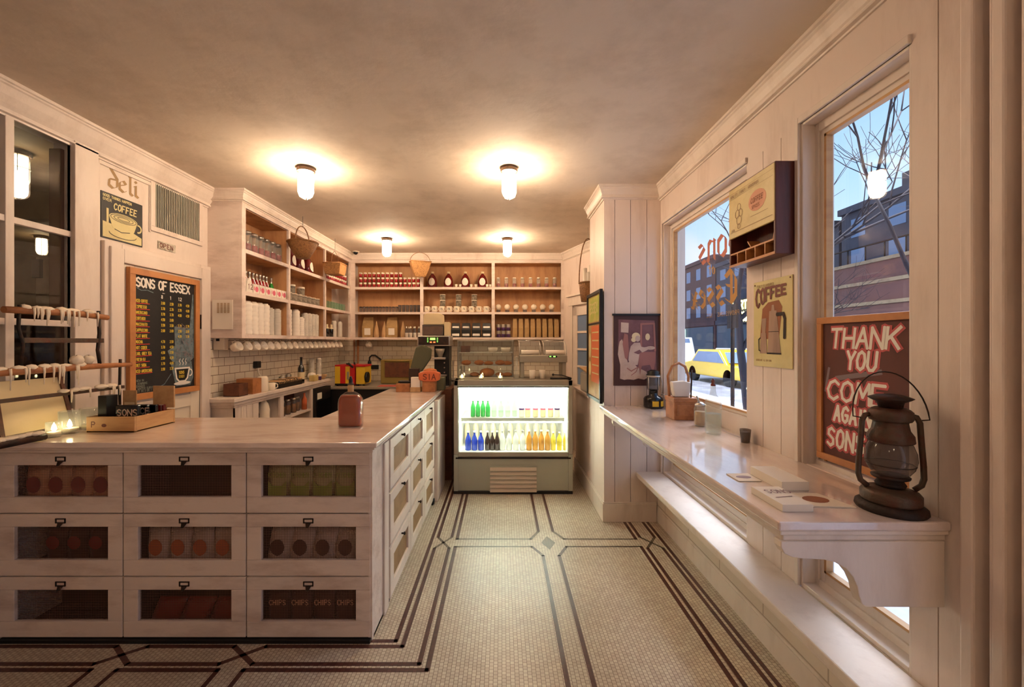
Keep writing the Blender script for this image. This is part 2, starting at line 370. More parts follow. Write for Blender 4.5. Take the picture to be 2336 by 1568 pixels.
# ---------------------------------------------------------------- lettering: stroke font on a 4 x 6 grid
G = {'A':['0,0 2,6 4,0','.7,2.2 3.3,2.2'],'B':['0,0 0,6 2.6,6 3.4,5 2.6,3.2 0,3.2','2.6,3.2 3.8,1.8 2.8,0 0,0'],'C':['3.8,5 2.4,6 .8,5.2 0,3 .8,.8 2.4,0 3.8,1'],
 'D':['0,0 0,6 2.2,6 3.8,4.4 3.8,1.6 2.2,0 0,0'],'E':['3.6,6 0,6 0,0 3.6,0','0,3.1 2.8,3.1'],'F':['3.6,6 0,6 0,0','0,3.1 2.8,3.1'],
 'G':['3.8,5 2.4,6 .8,5.2 0,3 .8,.8 2.4,0 3.8,1 3.8,2.8 2.2,2.8'],'H':['0,0 0,6','4,0 4,6','0,3 4,3'],'I':['1,0 1,6'],'J':['3,6 3,1 1.8,0 .4,1'],
 'K':['0,0 0,6','4,6 .2,2.6','1.2,3.4 4,0'],'L':['0,6 0,0 3.4,0'],'M':['0,0 .5,6 2.2,2 3.9,6 4.4,0'],'N':['0,0 0,6 4,0 4,6'],
 'O':['2,6 .6,5.2 0,3 .6,.8 2,0 3.4,.8 4,3 3.4,5.2 2,6'],'P':['0,0 0,6 2.8,6 3.8,4.6 2.8,3 0,3'],'Q':['2,6 .6,5.2 0,3 .6,.8 2,0 3.4,.8 4,3 3.4,5.2 2,6','2.6,1.6 4,-.4'],
 'R':['0,0 0,6 2.8,6 3.8,4.6 2.8,3.2 0,3.2','1.8,3.2 4,0'],'S':['3.6,5.2 2,6 .4,5.2 .4,3.8 3.4,2.4 3.6,.9 2,0 .2,.8'],'T':['0,6 4,6','2,6 2,0'],
 'U':['0,6 0,1.4 1.2,0 2.8,0 4,1.4 4,6'],'V':['0,6 2,0 4,6'],'W':['0,6 1,0 2.2,4 3.4,0 4.4,6'],'X':['0,0 4,6','0,6 4,0'],'Y':['0,6 2,3 2,0','4,6 2,3'],'Z':['0,6 4,6 0,0 4,0'],
 '0':['2,6 .6,5.2 .2,3 .6,.8 2,0 3.4,.8 3.8,3 3.4,5.2 2,6'],'1':['1,5 2,6 2,0'],'2':['.2,5 1.8,6 3.6,5 3.4,3.6 0,0 3.8,0'],'3':['.2,5.4 2,6 3.6,4.8 1.6,3.2 3.6,1.6 2,0 .2,.6'],
 '4':['3,0 3,6 0,2 4,2'],'5':['3.6,6 .6,6 .4,3.4 2.4,3.8 3.8,2 2.4,0 .2,.6'],'6':['3.2,6 .6,3.4 .4,1.2 2,0 3.6,1.4 2.4,3.2 .5,2.2'],'7':['0,6 3.8,6 1.4,0'],
 '8':['2,6 .6,5 1.8,3.3 3.6,1.6 2,0 .3,1.6 2,3.3 3.4,4.8 2,6'],'9':['3.5,4 2,3 .5,4.6 2,6 3.6,4.6 3.2,2 2,0'],'.':['1,0 1.3,0'],"'":['1,6 1,4.8'],'-':['.6,3 3,3'],' ':[],'$':['3.6,5 2,5.6 .5,4.6 3.5,1.8 2,.5 .3,1.2','2,6.4 2,-.4'],'&':['3.8,0 .8,4.6 1.8,6 2.8,4.8 .4,1.6 1.6,0 3.8,2.4'],'!':['1,6 1,2','1,.3 1,0']}
BL = {'d':[[(1,.85),(.25,.72),(.2,.2),(.55,0),(.95,.25),(.95,.9),(.3,1.7)]],'e':[[(.3,.5),(.85,.75),(.6,1),(.25,.75),(.25,.2),(.6,0),(.9,.2)]],
 'l':[[(.2,1.7),(.35,1.55),(.35,.15),(.6,0)]],'i':[[(.15,.9),(.35,1),(.35,.15),(.6,0)],[(.25,1.4),(.42,1.28)]],
 'o':[[(.5,1),(.2,.8),(.2,.2),(.5,0),(.85,.2),(.85,.8),(.5,1)]],'n':[[(.1,.9),(.25,1),(.25,0)],[(.25,.85),(.6,1),(.8,.85),(.8,.1),(.95,0)]],
 's':[[(.85,.9),(.5,1),(.25,.75),(.8,.35),(.5,0),(.15,.12)]],'x':[[(.15,.9),(.35,.95),(.7,.05),(.95,.1)],[(.85,.95),(.2,0)],[(.25,.5),(.75,.5)]],
 'f':[[(.8,1.6),(.5,1.7),(.4,1.4),(.4,0)],[(.15,1),(.75,1)]],
 'S':[[(1.1,1.4),(.7,1.7),(.25,1.4),(.3,1.05),(1,.7),(1.1,.3),(.7,0),(.2,.2)]],
 'E':[[(1.15,1.4),(.6,1.7),(.2,1.2),(.2,.4),(.65,0),(1.15,.25)],[(.6,1.65),(.58,.1)],[(.58,.85),(1.05,.95)]]}
class Plane:
    """a flat drawing surface: o + u*x + v*y, n towards the viewer"""
    def __init__(s, o, u, v, n): s.o = Vector(o); s.u = Vector(u).normalized(); s.v = Vector(v).normalized(); s.n = Vector(n).normalized()
    def p(s, x, y, d=0): return s.o+s.u*x+s.v*y+s.n*d
def poly(mb, pl, pts, d, m=0, t=.0006):
    mb.prism([pl.p(x, y, d) for x, y in pts], -pl.n*t, m)
def ribbon(mb, pl, pts, w, d, m=0):
    for i in range(len(pts)-1):
        (x0, y0), (x1, y1) = pts[i], pts[i+1]; dx, dy = x1-x0, y1-y0; L = math.hypot(dx, dy) or 1e-6
        nx, ny = -dy/L*w/2, dx/L*w/2; ex, ey = dx/L*w*.3, dy/L*w*.3
        q = [(x0-ex+nx, y0-ey+ny), (x0-ex-nx, y0-ey-ny), (x1+ex-nx, y1+ey-ny), (x1+ex+nx, y1+ey+ny)]
        mb.add([pl.p(a, b, d+(len(mb.f) % 40)*1e-5) for a, b in q], [(0, 1, 2, 3)], m)
    if w > .006 and len(pts) > 2:
        for x0, y0 in pts: mb.add([pl.p(x0+w/2*math.cos(k*math.pi/4), y0+w/2*math.sin(k*math.pi/4), d+(len(mb.f) % 40)*1e-5) for k in range(8)], [tuple(range(8))], m)
def write(mb, pl, text, x, y, h, w, d=.001, m=0, gap=.3, sx=1.0, slant=0, tops=None):
    """stroke lettering; h = cap height, w = pen width"""
    k = h/6
    for i, ch in enumerate(text.upper()):
        hh = tops(i) if tops else 1
        for st in G.get(ch, []):
            pts = [tuple(map(float, q.split(','))) for q in st.split()]
            ribbon(mb, pl, [(x+(a*sx+b*slant)*k, y+(b-6)*k*hh+6*k if tops else y+b*k) for a, b in pts], w, d, m)
        x += (({'I':2, '.':2, "'":2, ' ':2.6}).get(ch, 4)*sx+gap*4)*k
    return x
def blackletter(mb, pl, text, x, y, xh, w, d=.001, m=0, pitch=1.05, ang=.7):
    nx, ny = math.cos(ang)*w/2, math.sin(ang)*w/2
    for ch in text:
        for pts in BL.get(ch, []):
            for i in range(len(pts)-1):
                (a, b), (c, e) = pts[i], pts[i+1]; a, b, c, e = x+a*xh, y+b*xh, x+c*xh, y+e*xh
                t = w*.16
                q = [(a-nx, b-ny), (a+nx, b+ny), (c+nx, e+ny), (c-nx, e-ny)]
                mb.add([pl.p(u, v, d+(len(mb.f) % 40)*1e-5) for u, v in q], [(0, 1, 2, 3)], m)
                ribbon(mb, pl, [(a, b), (c, e)], t, d+1e-5, m)
        x += pitch*xh*(1.25 if ch in 'SE' else (.6 if ch in 'il' else 1))
    return x
def ell(cx, cy, rx, ry, n=20, a0=0, a1=2*math.pi):
    return [(cx+rx*math.cos(a0+(a1-a0)*i/n), cy+ry*math.sin(a0+(a1-a0)*i/n)) for i in range(n if abs(a1-a0-2*math.pi) < 1e-6 else n+1)]
# ---------------------------------------------------------------- room shell
XW, XL, YB, ZC = 1.37, -2.6, 6.5, 2.89
YN = -2.6                                   # wall behind the camera
fl = MB(); fl.box(XL-.15, YN, -.06, 1.7, YB, 0)
def strip(x0, y0, x1, y1, wd=.024, m=1):
    d = Vector((x1-x0, y1-y0, 0)); d.normalize(); n = Vector((-d.y, d.x, 0))*wd/2; e = d*wd/2*.6
    a = Vector((x0, y0, .0008))-e; b = Vector((x1, y1, .0008))+e
    fl.add([a-n, b-n, b+n, a+n], [(0, 1, 2, 3)], m)
# borders beside the drawer counter (left) and beside the window wall (right)
for X0, X1, mid in ((-.548, -.505, 0), (-.397, -.353, 0)): pass
strip(-.548, 2.11, -.548, 5.0); strip(-.505, 2.072, -.505, 3.06); strip(-.505, 3.23, -.505, 5.0)
strip(-.397, 1.959, -.397, 3.06); strip(-.397, 3.23, -.397, 5.0)
strip(-.353, 1.923, -.353, 3.08); strip(-.353, 3.2, -.353, 5.0)
strip(-.505, 3.06, -.397, 3.23, .02, 2); strip(-.397, 3.06, -.505, 3.23, .02, 2)
for s_, y_ in ((1, 3.06), (-1, 3.23)): pass
for X in (1.052, ): strip(X, YN, X, 3.08); strip(X, 3.2, X, 3.52)
strip(1.094, YN, 1.094, 3.06); strip(1.094, 3.23, 1.094, 3.52); strip(1.209, YN, 1.209, 3.06); strip(1.209, 3.23, 1.209, 3.52)
strip(1.248, YN, 1.248, 3.52); strip(1.094, 3.06, 1.209, 3.23, .02, 2); strip(1.209, 3.06, 1.094, 3.23, .02, 2)
# front border
strip(-2.6, 2.11, -.548, 2.11); strip(-2.6, 1.923, -1.94, 1.923); strip(-1.82, 1.923, -1.341, 1.923); strip(-1.221, 1.923, -.353, 1.923)
strip(-2.6, 2.072, -1.96, 2.072); strip(-1.8, 2.072, -1.36, 2.072); strip(-1.2, 2.072, -.505, 2.072)
strip(-2.6, 1.959, -1.96, 1.959); strip(-1.8, 1.959, -1.36, 1.959); strip(-1.2, 1.959, -.397, 1.959)
for xa, xb in ((-1.96, -1.8), (-1.36, -1.2)): strip(xa, 1.959, xb, 2.072); strip(xa, 2.072, xb, 1.959)
for X in (-1.341, -1.221, -1.94, -1.82): strip(X, YN, X, 1.923)
# centre cross with a diamond
cx0, cx1, cy0, cy1 = .298, .416, 3.082, 3.2
dxc, dyc = .072, .13
for X, s_ in ((cx0, -1), (cx1, 1)):
    strip(X, YN, X, cy0-dyc); strip(X, cy1+dyc, X, 5.2)
    for Y, t_ in ((cy0, -1), (cy1, 1)):
        strip(X, Y+t_*dyc, X+s_*dxc, Y, .022, 1 if t_ < 0 else 2)
for Y in (cy0, cy1):
    strip(cx0-dxc, Y, -.353, Y, .02, 2); strip(cx1+dxc, Y, 1.052, Y, .02, 2)
mx_, my_ = (cx0+cx1)/2, (cy0+cy1)/2
fl.add([(mx_-.054, my_, .0009), (mx_, my_-.105, .0009), (mx_+.054, my_, .0009), (mx_, my_+.105, .0009)], [(0, 1, 2, 3)], 2)
floor = struct(fl, 'floor', ['mosaic', 'mosaic_dark', 'mosaic_grey'], loc=(0, 0, 0))

b = MB(); b.box(XL-.2, YN-.1, ZC, 1.8, YB+.1, ZC+.12); struct(b, 'ceiling', 'ceiling_plaster', loc=(0, 0, ZC))

# ---- right wall with two tall windows
ZT, ZL, GX = 2.55, .431, 1.47
W1, W2 = (2.275, 3.47), (1.363, 1.872)
b = MB()
b.box(XW, W2[0], ZT, 1.485, 3.56, ZC)                         # header
b.box(XW, W2[0], -.0, 1.485, 3.56, ZL-.05)
b.box(XW, 1.282, 0, 1.485, W2[0], ZC); b.box(XW, 1.205, 0, 1.6, 1.278, ZC); b.box(XW+.006, 1.277, 0, 1.59, 1.283, ZC)                    # below the ledge
def boards_y(mb, x, ys, z0, z1, x2):
    for i in range(len(ys)-1): mb.box(x, ys[i]+.002, z0, x2, ys[i+1]-.002, z1)
b.box(XW+.006, W2[1]+.03, ZL-.05, 1.485, W1[0], ZT)
boards_y(b, XW, [W2[1]+.03, 2.0, 2.14, W1[0]], ZL-.05, ZT+.001, XW+.012)
b.box(XW, W1[1], ZL-.05, 1.485, 3.56, ZT)
b.box(XW, 3.56, 0, 1.6, YB, ZC)
b.box(XW, YN, 0, 1.6, .2, ZC)
# brick-jointed base under the ledge
struct(b, 'wall_right', ['board_white'], loc=(0, 0, 0))
b = MB(); b.box(1.345, 1.205, .13, XW, 3.516, .38); struct(b, 'trim_1', 'brick_panel', loc=(0, 0, 0))
b = MB(); b.box(1.335, 1.205, 0, 1.36, 3.516, .12); b.box(1.339, 1.205, .12, 1.36, 3.516, .135); struct(b, 'baseboard_right', 'white_paint', .003)
b = MB(); b.box(1.155, 1.205, .395, 1.3695, 3.516, .431); b.box(1.3705, W2[0], .395, 1.42, W2[1], .431); b.box(1.3705, W1[0], .395, 1.42, W1[1], .431); b.box(1.168, 1.205, .375, 1.35, 3.516, .395); struct(b, 'trim_2', 'white_paint', .006)

def window(name, y0, y1, z0, z1, rail, far_only=False):
    """frame of nested boards round a fixed pane, with a cross rail at bar height"""
    o = thing(name, 'x', 'window', (GX, (y0+y1)/2, z0)); o['kind'] = 'structure'
    m = MB()
    for k, (dx0, dx1, t) in enumerate(((XW-.012, XW+.03, -.022), (XW+.002, GX-.012, .012), (XW+.06, GX-.004, .03), (GX-.03, GX+.012, .055))):
        if k == 0: # casing lies on the wall
            m.box(dx0, y1-.0, z0, dx1, y1+.022, z1+.03); m.box(dx0, y0, z1-.0, dx1, y1, z1+.03)
        else:
            m.box(dx0, y1-t, z0, dx1, y1, z1); m.box(dx0, y0, z0, dx1, y0+t, z1)
            m.box(dx0, y0+t, z1-t-.02*(k > 1), dx1, y1-t, z1); m.box(dx0, y0+t, z0, dx1, y1-t, z0+t*1.6)
    f = m.build('window_frame', 'white_paint', o, bevel=.003)
    m = MB(); m.box(XW+.05, y0+.03, rail[0], GX+.02, y1-.03, rail[1]); m.box(GX-.03, y0+.05, rail[1], GX+.02, y1-.05, rail[1]+.02); m.build('rail', 'white_paint', o, bevel=.003)
    m = MB(); t = .055
    for a in ((y0+t, z0+.09, y1-t, z0+.1), (y0+t, z1-t-.03, y1-t, z1-t-.018), (y1-t-.012, z0+.09, y1-t, z1-t-.02), (y0+t, z0+.09, y0+t+.012, z1-t-.02), (y0+t, rail[1]+.018, y1-t, rail[1]+.03)):
        m.box(GX-.034, a[0], a[1], GX-.004, a[2], a[3])
    m.build('glazing_bead', 'pine', o)
    m = MB(); m.box(GX, y0+t-.01, z0+.06, GX+.006, y1-t+.01, z1-t+.0); m.build('pane', 'glass_pane', o)
    o['label'] = 'tall window behind the bar with %s' % ('gold mirrored lettering on its glass' if name == 'window_1' else 'the thank you board standing in it')
    return o
wn1 = window('window_1', W1[0], W1[1], ZL, ZT, (.97, 1.11))
wn2 = window('window_2', W2[0], W2[1], ZL, ZT, (.97, 1.02))
# mirrored shop name on the first window, read from the street
pl = Plane((GX-.003, 0, 0), (0, 1, 0), (0, 0, 1), (-1, 0, 0))
m = MB(); blackletter(m, pl, 'Sons', 2.47, 2.12, .14, .040, .001, 0, .98); m.build('lettering', 'rust_leaf', wn1)
m = MB(); blackletter(m, pl, 'of', 2.80, 2.02, .05, .016, .001, 0, 1.0); blackletter(m, pl, 'Essex', 2.53, 1.80, .125, .040, .001, 0, .95)
write(m, pl, 'PROVISIONS   NYC', 2.52, 1.72, .028, .004, .001, 0, .5); m.build('lettering', 'gold_leaf', wn1)

# ---- pier, low wall behind it
b = MB(); b.box(.9005, 3.5305, 0, XW-.001, 4.08, ZC)
xs = [.881, .973, 1.11, 1.25, XW]
for i in range(4): b.box(xs[i]+(.0 if i == 0 else .002), 3.516, .16, xs[i+1]-.002, 3.53, ZC-.1)
b.box(.881, 3.531, .16, .9, 4.08, ZC-.1)
struct(b, 'wall_pier', 'board_white', loc=(0, 0, 0))
b = MB(); b.box(.866, 3.50, 0, 1.33, 3.515, .155); b.box(.866, 3.5155, 0, .88, 4.9, .155); b.box(.872, 3.506, .155, 1.33, 3.515, .17); b.box(.872, 3.5155, .155, .88, 4.9, .17); struct(b, 'baseboard_pier', 'white_paint', .003)
b = MB(); b.box(.885, 4.08, 0, 1.0, 4.9, .985); b.box(.862, 4.08, .985, 1.10, 4.9, 1.012); struct(b, 'wall_low', 'board_white', .003)

# ---- corner door wall, set at an angle behind the pier
A_, B_ = Vector((.94, 6.2, 0)), Vector((1.60, 4.3, 0)); U_ = (B_-A_).normalized(); N_ = Vector((-U_.y, U_.x, 0))*-1
if N_.x > 0: N_ = -N_
def T(px): # distance along the corner wall at an image column
    k = (px-CX)/F; return (k*A_.y-A_.x)/(U_.x-k*U_.y)
def wq(mb, t0, t1, z0, z1, d0, d1, m=0):
    a = A_+U_*t0+N_*d0; c = A_+U_*t1+N_*d0; e = N_*(d1-d0)
    mb.prism([a+Vector((0,0,z0)), c+Vector((0,0,z0)), c+Vector((0,0,z1)), a+Vector((0,0,z1))], e, m)
b = MB(); wq(b, 0, 2.0, 0, ZC, -.1, 0); struct(b, 'wall_corner', 'board_white', loc=(0, 0, 0))
t0, t1 = T(1304), T(1352)
d = thing('door_2', 'white glazed door in the corner behind the pier', 'door', A_+U_*(t0+.4)); d['kind'] = 'structure'
b = MB(); wq(b, t0, t0+.07, 0, 2.07, 0, .03); wq(b, t0+.93, t0+1.0, 0, 2.07, 0, .03); wq(b, t0-.03, t0+1.03, 2.07, 2.2, 0, .04); wq(b, t0-.05, t0+1.05, 2.2, 2.23, 0, .07); b.build('casing', 'white_paint', d, bevel=.003)
b = MB(); ta = t0+.09
wq(b, ta, ta+.8, 0, 2.04, .0, .012)
wq(b, ta, ta+.12, 0, 2.04, .012, .03); wq(b, ta+.68, ta+.8, 0, 2.04, .012, .03); wq(b, ta, ta+.8, 1.92, 2.04, .012, .03); wq(b, ta, ta+.8, 0, .95, .012, .03)
wq(b, ta+.38, ta+.41, .95, 1.92, .012, .028)
for z in (1.19, 1.43, 1.67): wq(b, ta+.1, ta+.7, z, z+.03, .012, .028)
b.build('door_panel', 'white_paint', d, bevel=.002)
b = MB(); wq(b, ta+.12, ta+.68, .95, 1.92, .0125, .016); b.build('pane', 'window_dusk', d)

# ---- left wall: interior window, door, boards
IW = (1.0, 2.455, 1.10, 2.745)
b = MB(); X2 = XL-.10
b.box(X2, YN, 0, XL, IW[0], ZC); b.box(X2, IW[0], 0, XL, IW[1], IW[2]); b.box(X2, IW[0], IW[3], XL, IW[1], ZC); b.box(X2, IW[1], 0, XL, YB+.1, ZC)
struct(b, 'wall_left', 'white_paint', loc=(0, 0, 0))
o = thing('window_3', 'white muntined inner window looking into the dark next room', 'window', (XL, 1.8, IW[2])); o['kind'] = 'structure'
b = MB()
b.box(XL-.03, IW[0], IW[2], XL+.02, IW[1], IW[2]+.05); b.box(XL-.02, IW[1]-.0, 0.9, XL+.03, 2.60, IW[3]+.02)
b.box(XL-.03, 2.125, IW[2], XL+.012, 2.165, IW[3]); b.box(XL-.03, 1.55, IW[2], XL+.012, 1.59, IW[3])
for z in (2.18, 1.64): b.box(XL-.026, IW[0], z, XL+.008, IW[1], z+.035)
b.build('window_frame', 'white_paint', o, bevel=.003)
b = MB(); b.box(XL-.02, IW[0], IW[2], XL-.016, IW[1], IW[3]); b.build('pane', 'glass_pane', o)
# the jamb on the other side of the glass
b = MB(); b.box(XL-.105, IW[1]-.02, IW[2], XL-.035, IW[1]+.04, IW[3]-.04); struct(b, 'trim_3', 'brown_jamb')
# the room beyond
b = MB(); b.box(-7.2, 6.3, 0, X2-.1, 6.4, 2.9); b.box(-7.3, -1, 0, -7.2, 6.4, 2.9); b.box(-7.2, -1.1, 0, X2, -1.0, 2.9); struct(b, 'wall_next_room', 'next_wall', loc=(0,0,0))
b = MB(); b.box(-7.3, -1, 2.86, X2, 6.4, 2.95); struct(b, 'ceiling_next_room', 'next_wall', loc=(0,0,0))
b = MB(); b.box(-7.3, -1, -.06, X2, 6.4, 0); struct(b, 'floor_next_room', 'brown_wood', loc=(0,0,0))
b = MB(); b.box(-7.2, 3.55, 2.62, X2-.02, 3.65, 2.86); struct(b, 'trim_4', 'next_wall')
for px0, px1, y0, y1 in ((28, 49, 592, 634), (72, 95, 592, 634), (55, 68, 602, 634)):
    b = MB(); a = P(px0, y1, 6.27); c = P(px1, y0, 6.27); b.box(a.x, 6.24, a.z, c.x, 6.29, c.z); b2 = b.build('wall_picture', 'dark_inside' if px0 != 55 else 'photo_rose')
    tag(b2, {28: 'dark framed picture on the far wall beyond the inner window, leftmost', 72: 'dark framed picture on the far wall beyond the inner window, rightmost', 55: 'small reddish picture between the two dark ones beyond the inner window'}[px0], 'picture')
b = MB(); a = P(25, 660, 5.6); c = P(100, 640, 5.6); b.box(-7.1, 5.3, 0, -4.9, 6.0, 1.9); tag(b.build('bar_cabinet', 'brown_wood', bevel=.01), 'brown wooden cabinet far beyond the inner window', 'cabinet')

# boards and groove above the door
b = MB(); b.box(XL, 2.62, 2.70, XL+.012, 3.02, 2.725); b.box(XL, 2.60, .9, XL+.01, 2.63, 2.72); b.box(XL, 3.0, 2.36, XL+.008, 3.012, 2.71); struct(b, 'trim_5', 'white_paint', .003)
# door with casing
d = thing('door_1', 'cream panelled door hung with the chalkboard menu', 'door', (XL, 3.1, 0)); d['kind'] = 'structure'
b = MB()
for k, (w0, dd) in enumerate(((0, .03), (.03, .045), (.075, .03))):
    b.box(XL, 2.637+w0, 0, XL+dd, 2.76, 2.209-w0); b.box(XL, 3.474, 0, XL+dd, 3.60-w0, 2.209-w0); b.box(XL, 2.76, 2.085, XL+dd, 3.474, 2.209-w0)
b.build('casing', 'white_paint', d, bevel=.004)
b = MB(); b.box(XL, 2.76, 0, XL+.012, 3.474, 2.085)
for a in ((2.76, 0, 2.86, 2.085), (3.374, 0, 3.474, 2.085), (2.86, 0, 3.374, .25), (2.86, 1.95, 3.374, 2.085), (2.86, 1.02, 3.374, 1.12), (3.09, .25, 3.14, 1.95)):
    b.box(XL, a[0], a[1], XL+.024, a[2], a[3])
b.build('door_panel', 'ivory', d, bevel=.004)
b = MB(); b.box(XL+.02, 3.465, 1.66, XL+.04, 3.50, 1.78); b.build('hinge', 'iron', d)
# backs of the work area
b = MB(); b.box(XL-.14, YB, 0, 1.8, YB+.12, ZC); struct(b, 'wall_back', 'white_paint', loc=(0,0,0))
b = MB(); b.box(XL-.14, YN-.1, 0, 1.6, YN, ZC); struct(b, 'wall_front', 'white_paint', loc=(0,0,0))
b = MB(); b.box(XL, 3.62, 1.0, XL+.012, YB, 1.63); struct(b, 'trim_6', 'subway_left', loc=(0,0,0))
b = MB(); b.box(XL+.012, YB-.012, .9, .95, YB, 1.63); struct(b, 'trim_7', 'subway_back', loc=(0,0,0))

# ---- crowns: stepped cove profile run along each wall
def crown(mb, p, q, n, drop=.12, out=.085, m0=0, m1=0):
    """p->q along the wall face at ceiling, n = direction into the room; m0/m1 mitre the ends outwards (1) or inwards (-1)"""
    p, q, n = Vector(p), Vector(q), Vector(n); d = (q-p).normalized()
    prof = [(0, 0), (out, 0), (out, -.016), (out-.010, -.020), (out-.010, -.028), (out-.018, -.034), (out*.62, -drop*.45), (out*.40, -drop*.66), (.026, -drop*.78), (.022, -drop*.84), (.030, -drop*.86), (.030, -drop*.92), (.012, -drop*.94), (.010, -drop), (0, -drop)]
    k = len(prof)
    vs = [p+n*a-d*a*m0+Vector((0, 0, c)) for a, c in prof]+[q+n*a+d*a*m1+Vector((0, 0, c)) for a, c in prof]
    flip = d.cross(n).z > 0
    fs = [(i, (i+1) % k, k+(i+1) % k, k+i) for i in range(k)]+[tuple(range(k))[::-1], tuple(range(k, 2*k))]
    mb.add(vs, [f[::-1] for f in fs] if not flip else fs)
b = MB(); crown(b, (XL, .0, ZC), (XL, 3.62, ZC), (1,0,0), .16, .1); struct(b, 'trim_8', 'white_paint')
b = MB(); crown(b, (XW, 1.205, ZC), (XW, 3.516, ZC), (-1,0,0), .125, .06); struct(b, 'trim_9', 'white_paint')
b = MB(); crown(b, (.881, 3.516, ZC), (XW, 3.516, ZC), (0,-1,0), .115, .06, 1, 0); crown(b, (.881, 3.516, ZC), (.881, 4.08, ZC), (-1,0,0), .115, .06, 1, 0); struct(b, 'trim_10', 'white_paint')
b = MB(); crown(b, A_+Vector((0,0,ZC)), A_+U_*1.2+Vector((0,0,ZC)), N_, .12, .07); struct(b, 'trim_11', 'white_paint')

# ---- entry post and door casings at the right edge, near the camera
b = MB()
for x0, y0, y1 in ((1.350, 1.168, 1.2045), (1.400, 1.142, 1.168), (1.362, 1.128, 1.142), (1.352, 1.096, 1.128), (1.410, 1.066, 1.096), (1.355, 1.02, 1.066), (1.40, .95, 1.02)):
    b.box(x0, y0+.0002, 0, 1.6, y1-.0002, ZC)
struct(b, 'trim_12', 'board_white', .006)
# ---------------------------------------------------------------- ceiling lamps: caged jelly jar fixtures
def jelly_lamp(loc, label, glass='lamp_glass', sc=1.0, group='caged ceiling lamps'):
    t = thing('ceiling_lamp', label, 'ceiling lamp', loc, group)
    x, y, z = loc
    m = MB(); m.lathe([(.064, -.035), (.066, -.03), (.066, -.006), (.05, 0)], loc, 24); m.build('lamp_base', 'rust', t)
    m = MB(); m.lathe([(.004, -.232), (.03, -.226), (.046, -.205), (.051, -.17), (.051, -.06), (.045, -.036)], loc, 20); m.build('lamp_glass', glass, t)
    m = MB()
    for k in range(6):
        a = k*math.pi/3+.26; c, s_ = math.cos(a), math.sin(a)
        m.tube([(x+c*r, y+s_*r, z+h) for r, h in ((.058, -.034), (.058, -.19), (.045, -.225), (.012, -.243))], .0026, 5)
    m.tube([(x+.058*math.cos(a), y+.058*math.sin(a), z-.12) for a in [i*math.pi/8 for i in range(16)]], .0024, 5, closed=True)
    m.build('lamp_cage', 'steel', t)
    return t
jelly_lamp((-1.51, 3.14, ZC), 'caged ceiling lamp, nearer one on the left above the counter')
jelly_lamp((.055, 3.14, ZC), 'caged ceiling lamp, nearer one in the middle of the ceiling')
jelly_lamp((-1.49, 5.28, ZC), 'caged ceiling lamp at the back left near the shelf corner')
jelly_lamp((.07, 5.28, ZC), 'caged ceiling lamp at the back above the display case')
jelly_lamp((.0, -1.2, ZC), 'caged ceiling lamp behind the viewer by the entrance', 'lamp_glass_far')
jelly_lamp((-1.6, -1.2, ZC), 'caged ceiling lamp behind the viewer near the left wall', 'lamp_glass_far')
jelly_lamp((-3.32, 2.80, 2.86), 'large glowing caged lamp seen through the upper inner window pane', 'lamp_glass_dim', group=None)
jelly_lamp((-5.7, 5.05, 2.86), 'small distant glowing lamp seen through the lower inner window pane', 'lamp_glass_dim', group=None)

# ---------------------------------------------------------------- upper shelf units
ZS = (1.617, 2.003, 2.383, 2.75)
def shelf_unit_left():
    t = thing('shelf_unit', 'white open shelf unit with brown inside along the left wall', 'shelf unit', (-2.45, 4.9, ZS[0]-.03))
    xf, xb = -2.30, XL+.0
    ys = [3.62, 4.41, 5.31, 6.2]
    m = MB(); m.box(xb, 3.60, ZS[0]-.035, xf-.0205, 3.64, ZC); m.build('side_panel', 'white_wood', t, bevel=.002)
    m = MB(); m.box(xb+.001, 3.64, ZS[0], xb+.01, 6.2, ZS[3]+.02); m.build('back_panel', 'shelf_wood', t)
    m = MB(); m.box(xb+.01, 3.64, ZS[3]-.003, xf-.02, 6.2, ZS[3]+.02); m.build('soffit', 'shelf_wood', t)
    m = MB(); m.box(xf-.02, 3.60, ZS[3]+.0005, xf+.004, 6.2, ZC); m.build('fascia', 'white_wood', t)
    for z in ZS[:3]:
        m = MB(); m.box(xb+.01, 3.64, z-.03, xf-.018, 6.2, z-.002, 0); m.box(xf-.02, 3.656, z-.035, xf+.002, 6.159, z, 1)
        m.box(xb+.01, 3.64, z-.002, xf-.018, 6.2, z, 1)
        if z == ZS[0]: m.box(xb+.01, 3.62, z-.036, xf-.018, 6.2, z-.03, 1)
        m.build('shelf', ['shelf_wood', 'white_wood'], t)
    for y in ys[1:3]:
        m = MB(); m.box(xb+.01, y-.012, ZS[0], xf-.018, y+.012, ZS[3]-.003, 0); m.box(xf-.02, y-.018, ZS[0], xf+.003, y+.018, ZS[3], 1); m.build('divider', ['shelf_wood', 'white_wood'], t)
    m = MB(); m.box(xf-.02, 3.60, ZS[0]-.035, xf+.004, 3.655, ZS[3]); m.build('stile', 'white_wood', t); m = MB(); m.box(xf-.02, 6.16, ZS[0]-.035, xf+.003, 6.2, ZS[3]); m.build('stile', 'white_wood', t)
    return t
shelf_unit_left()
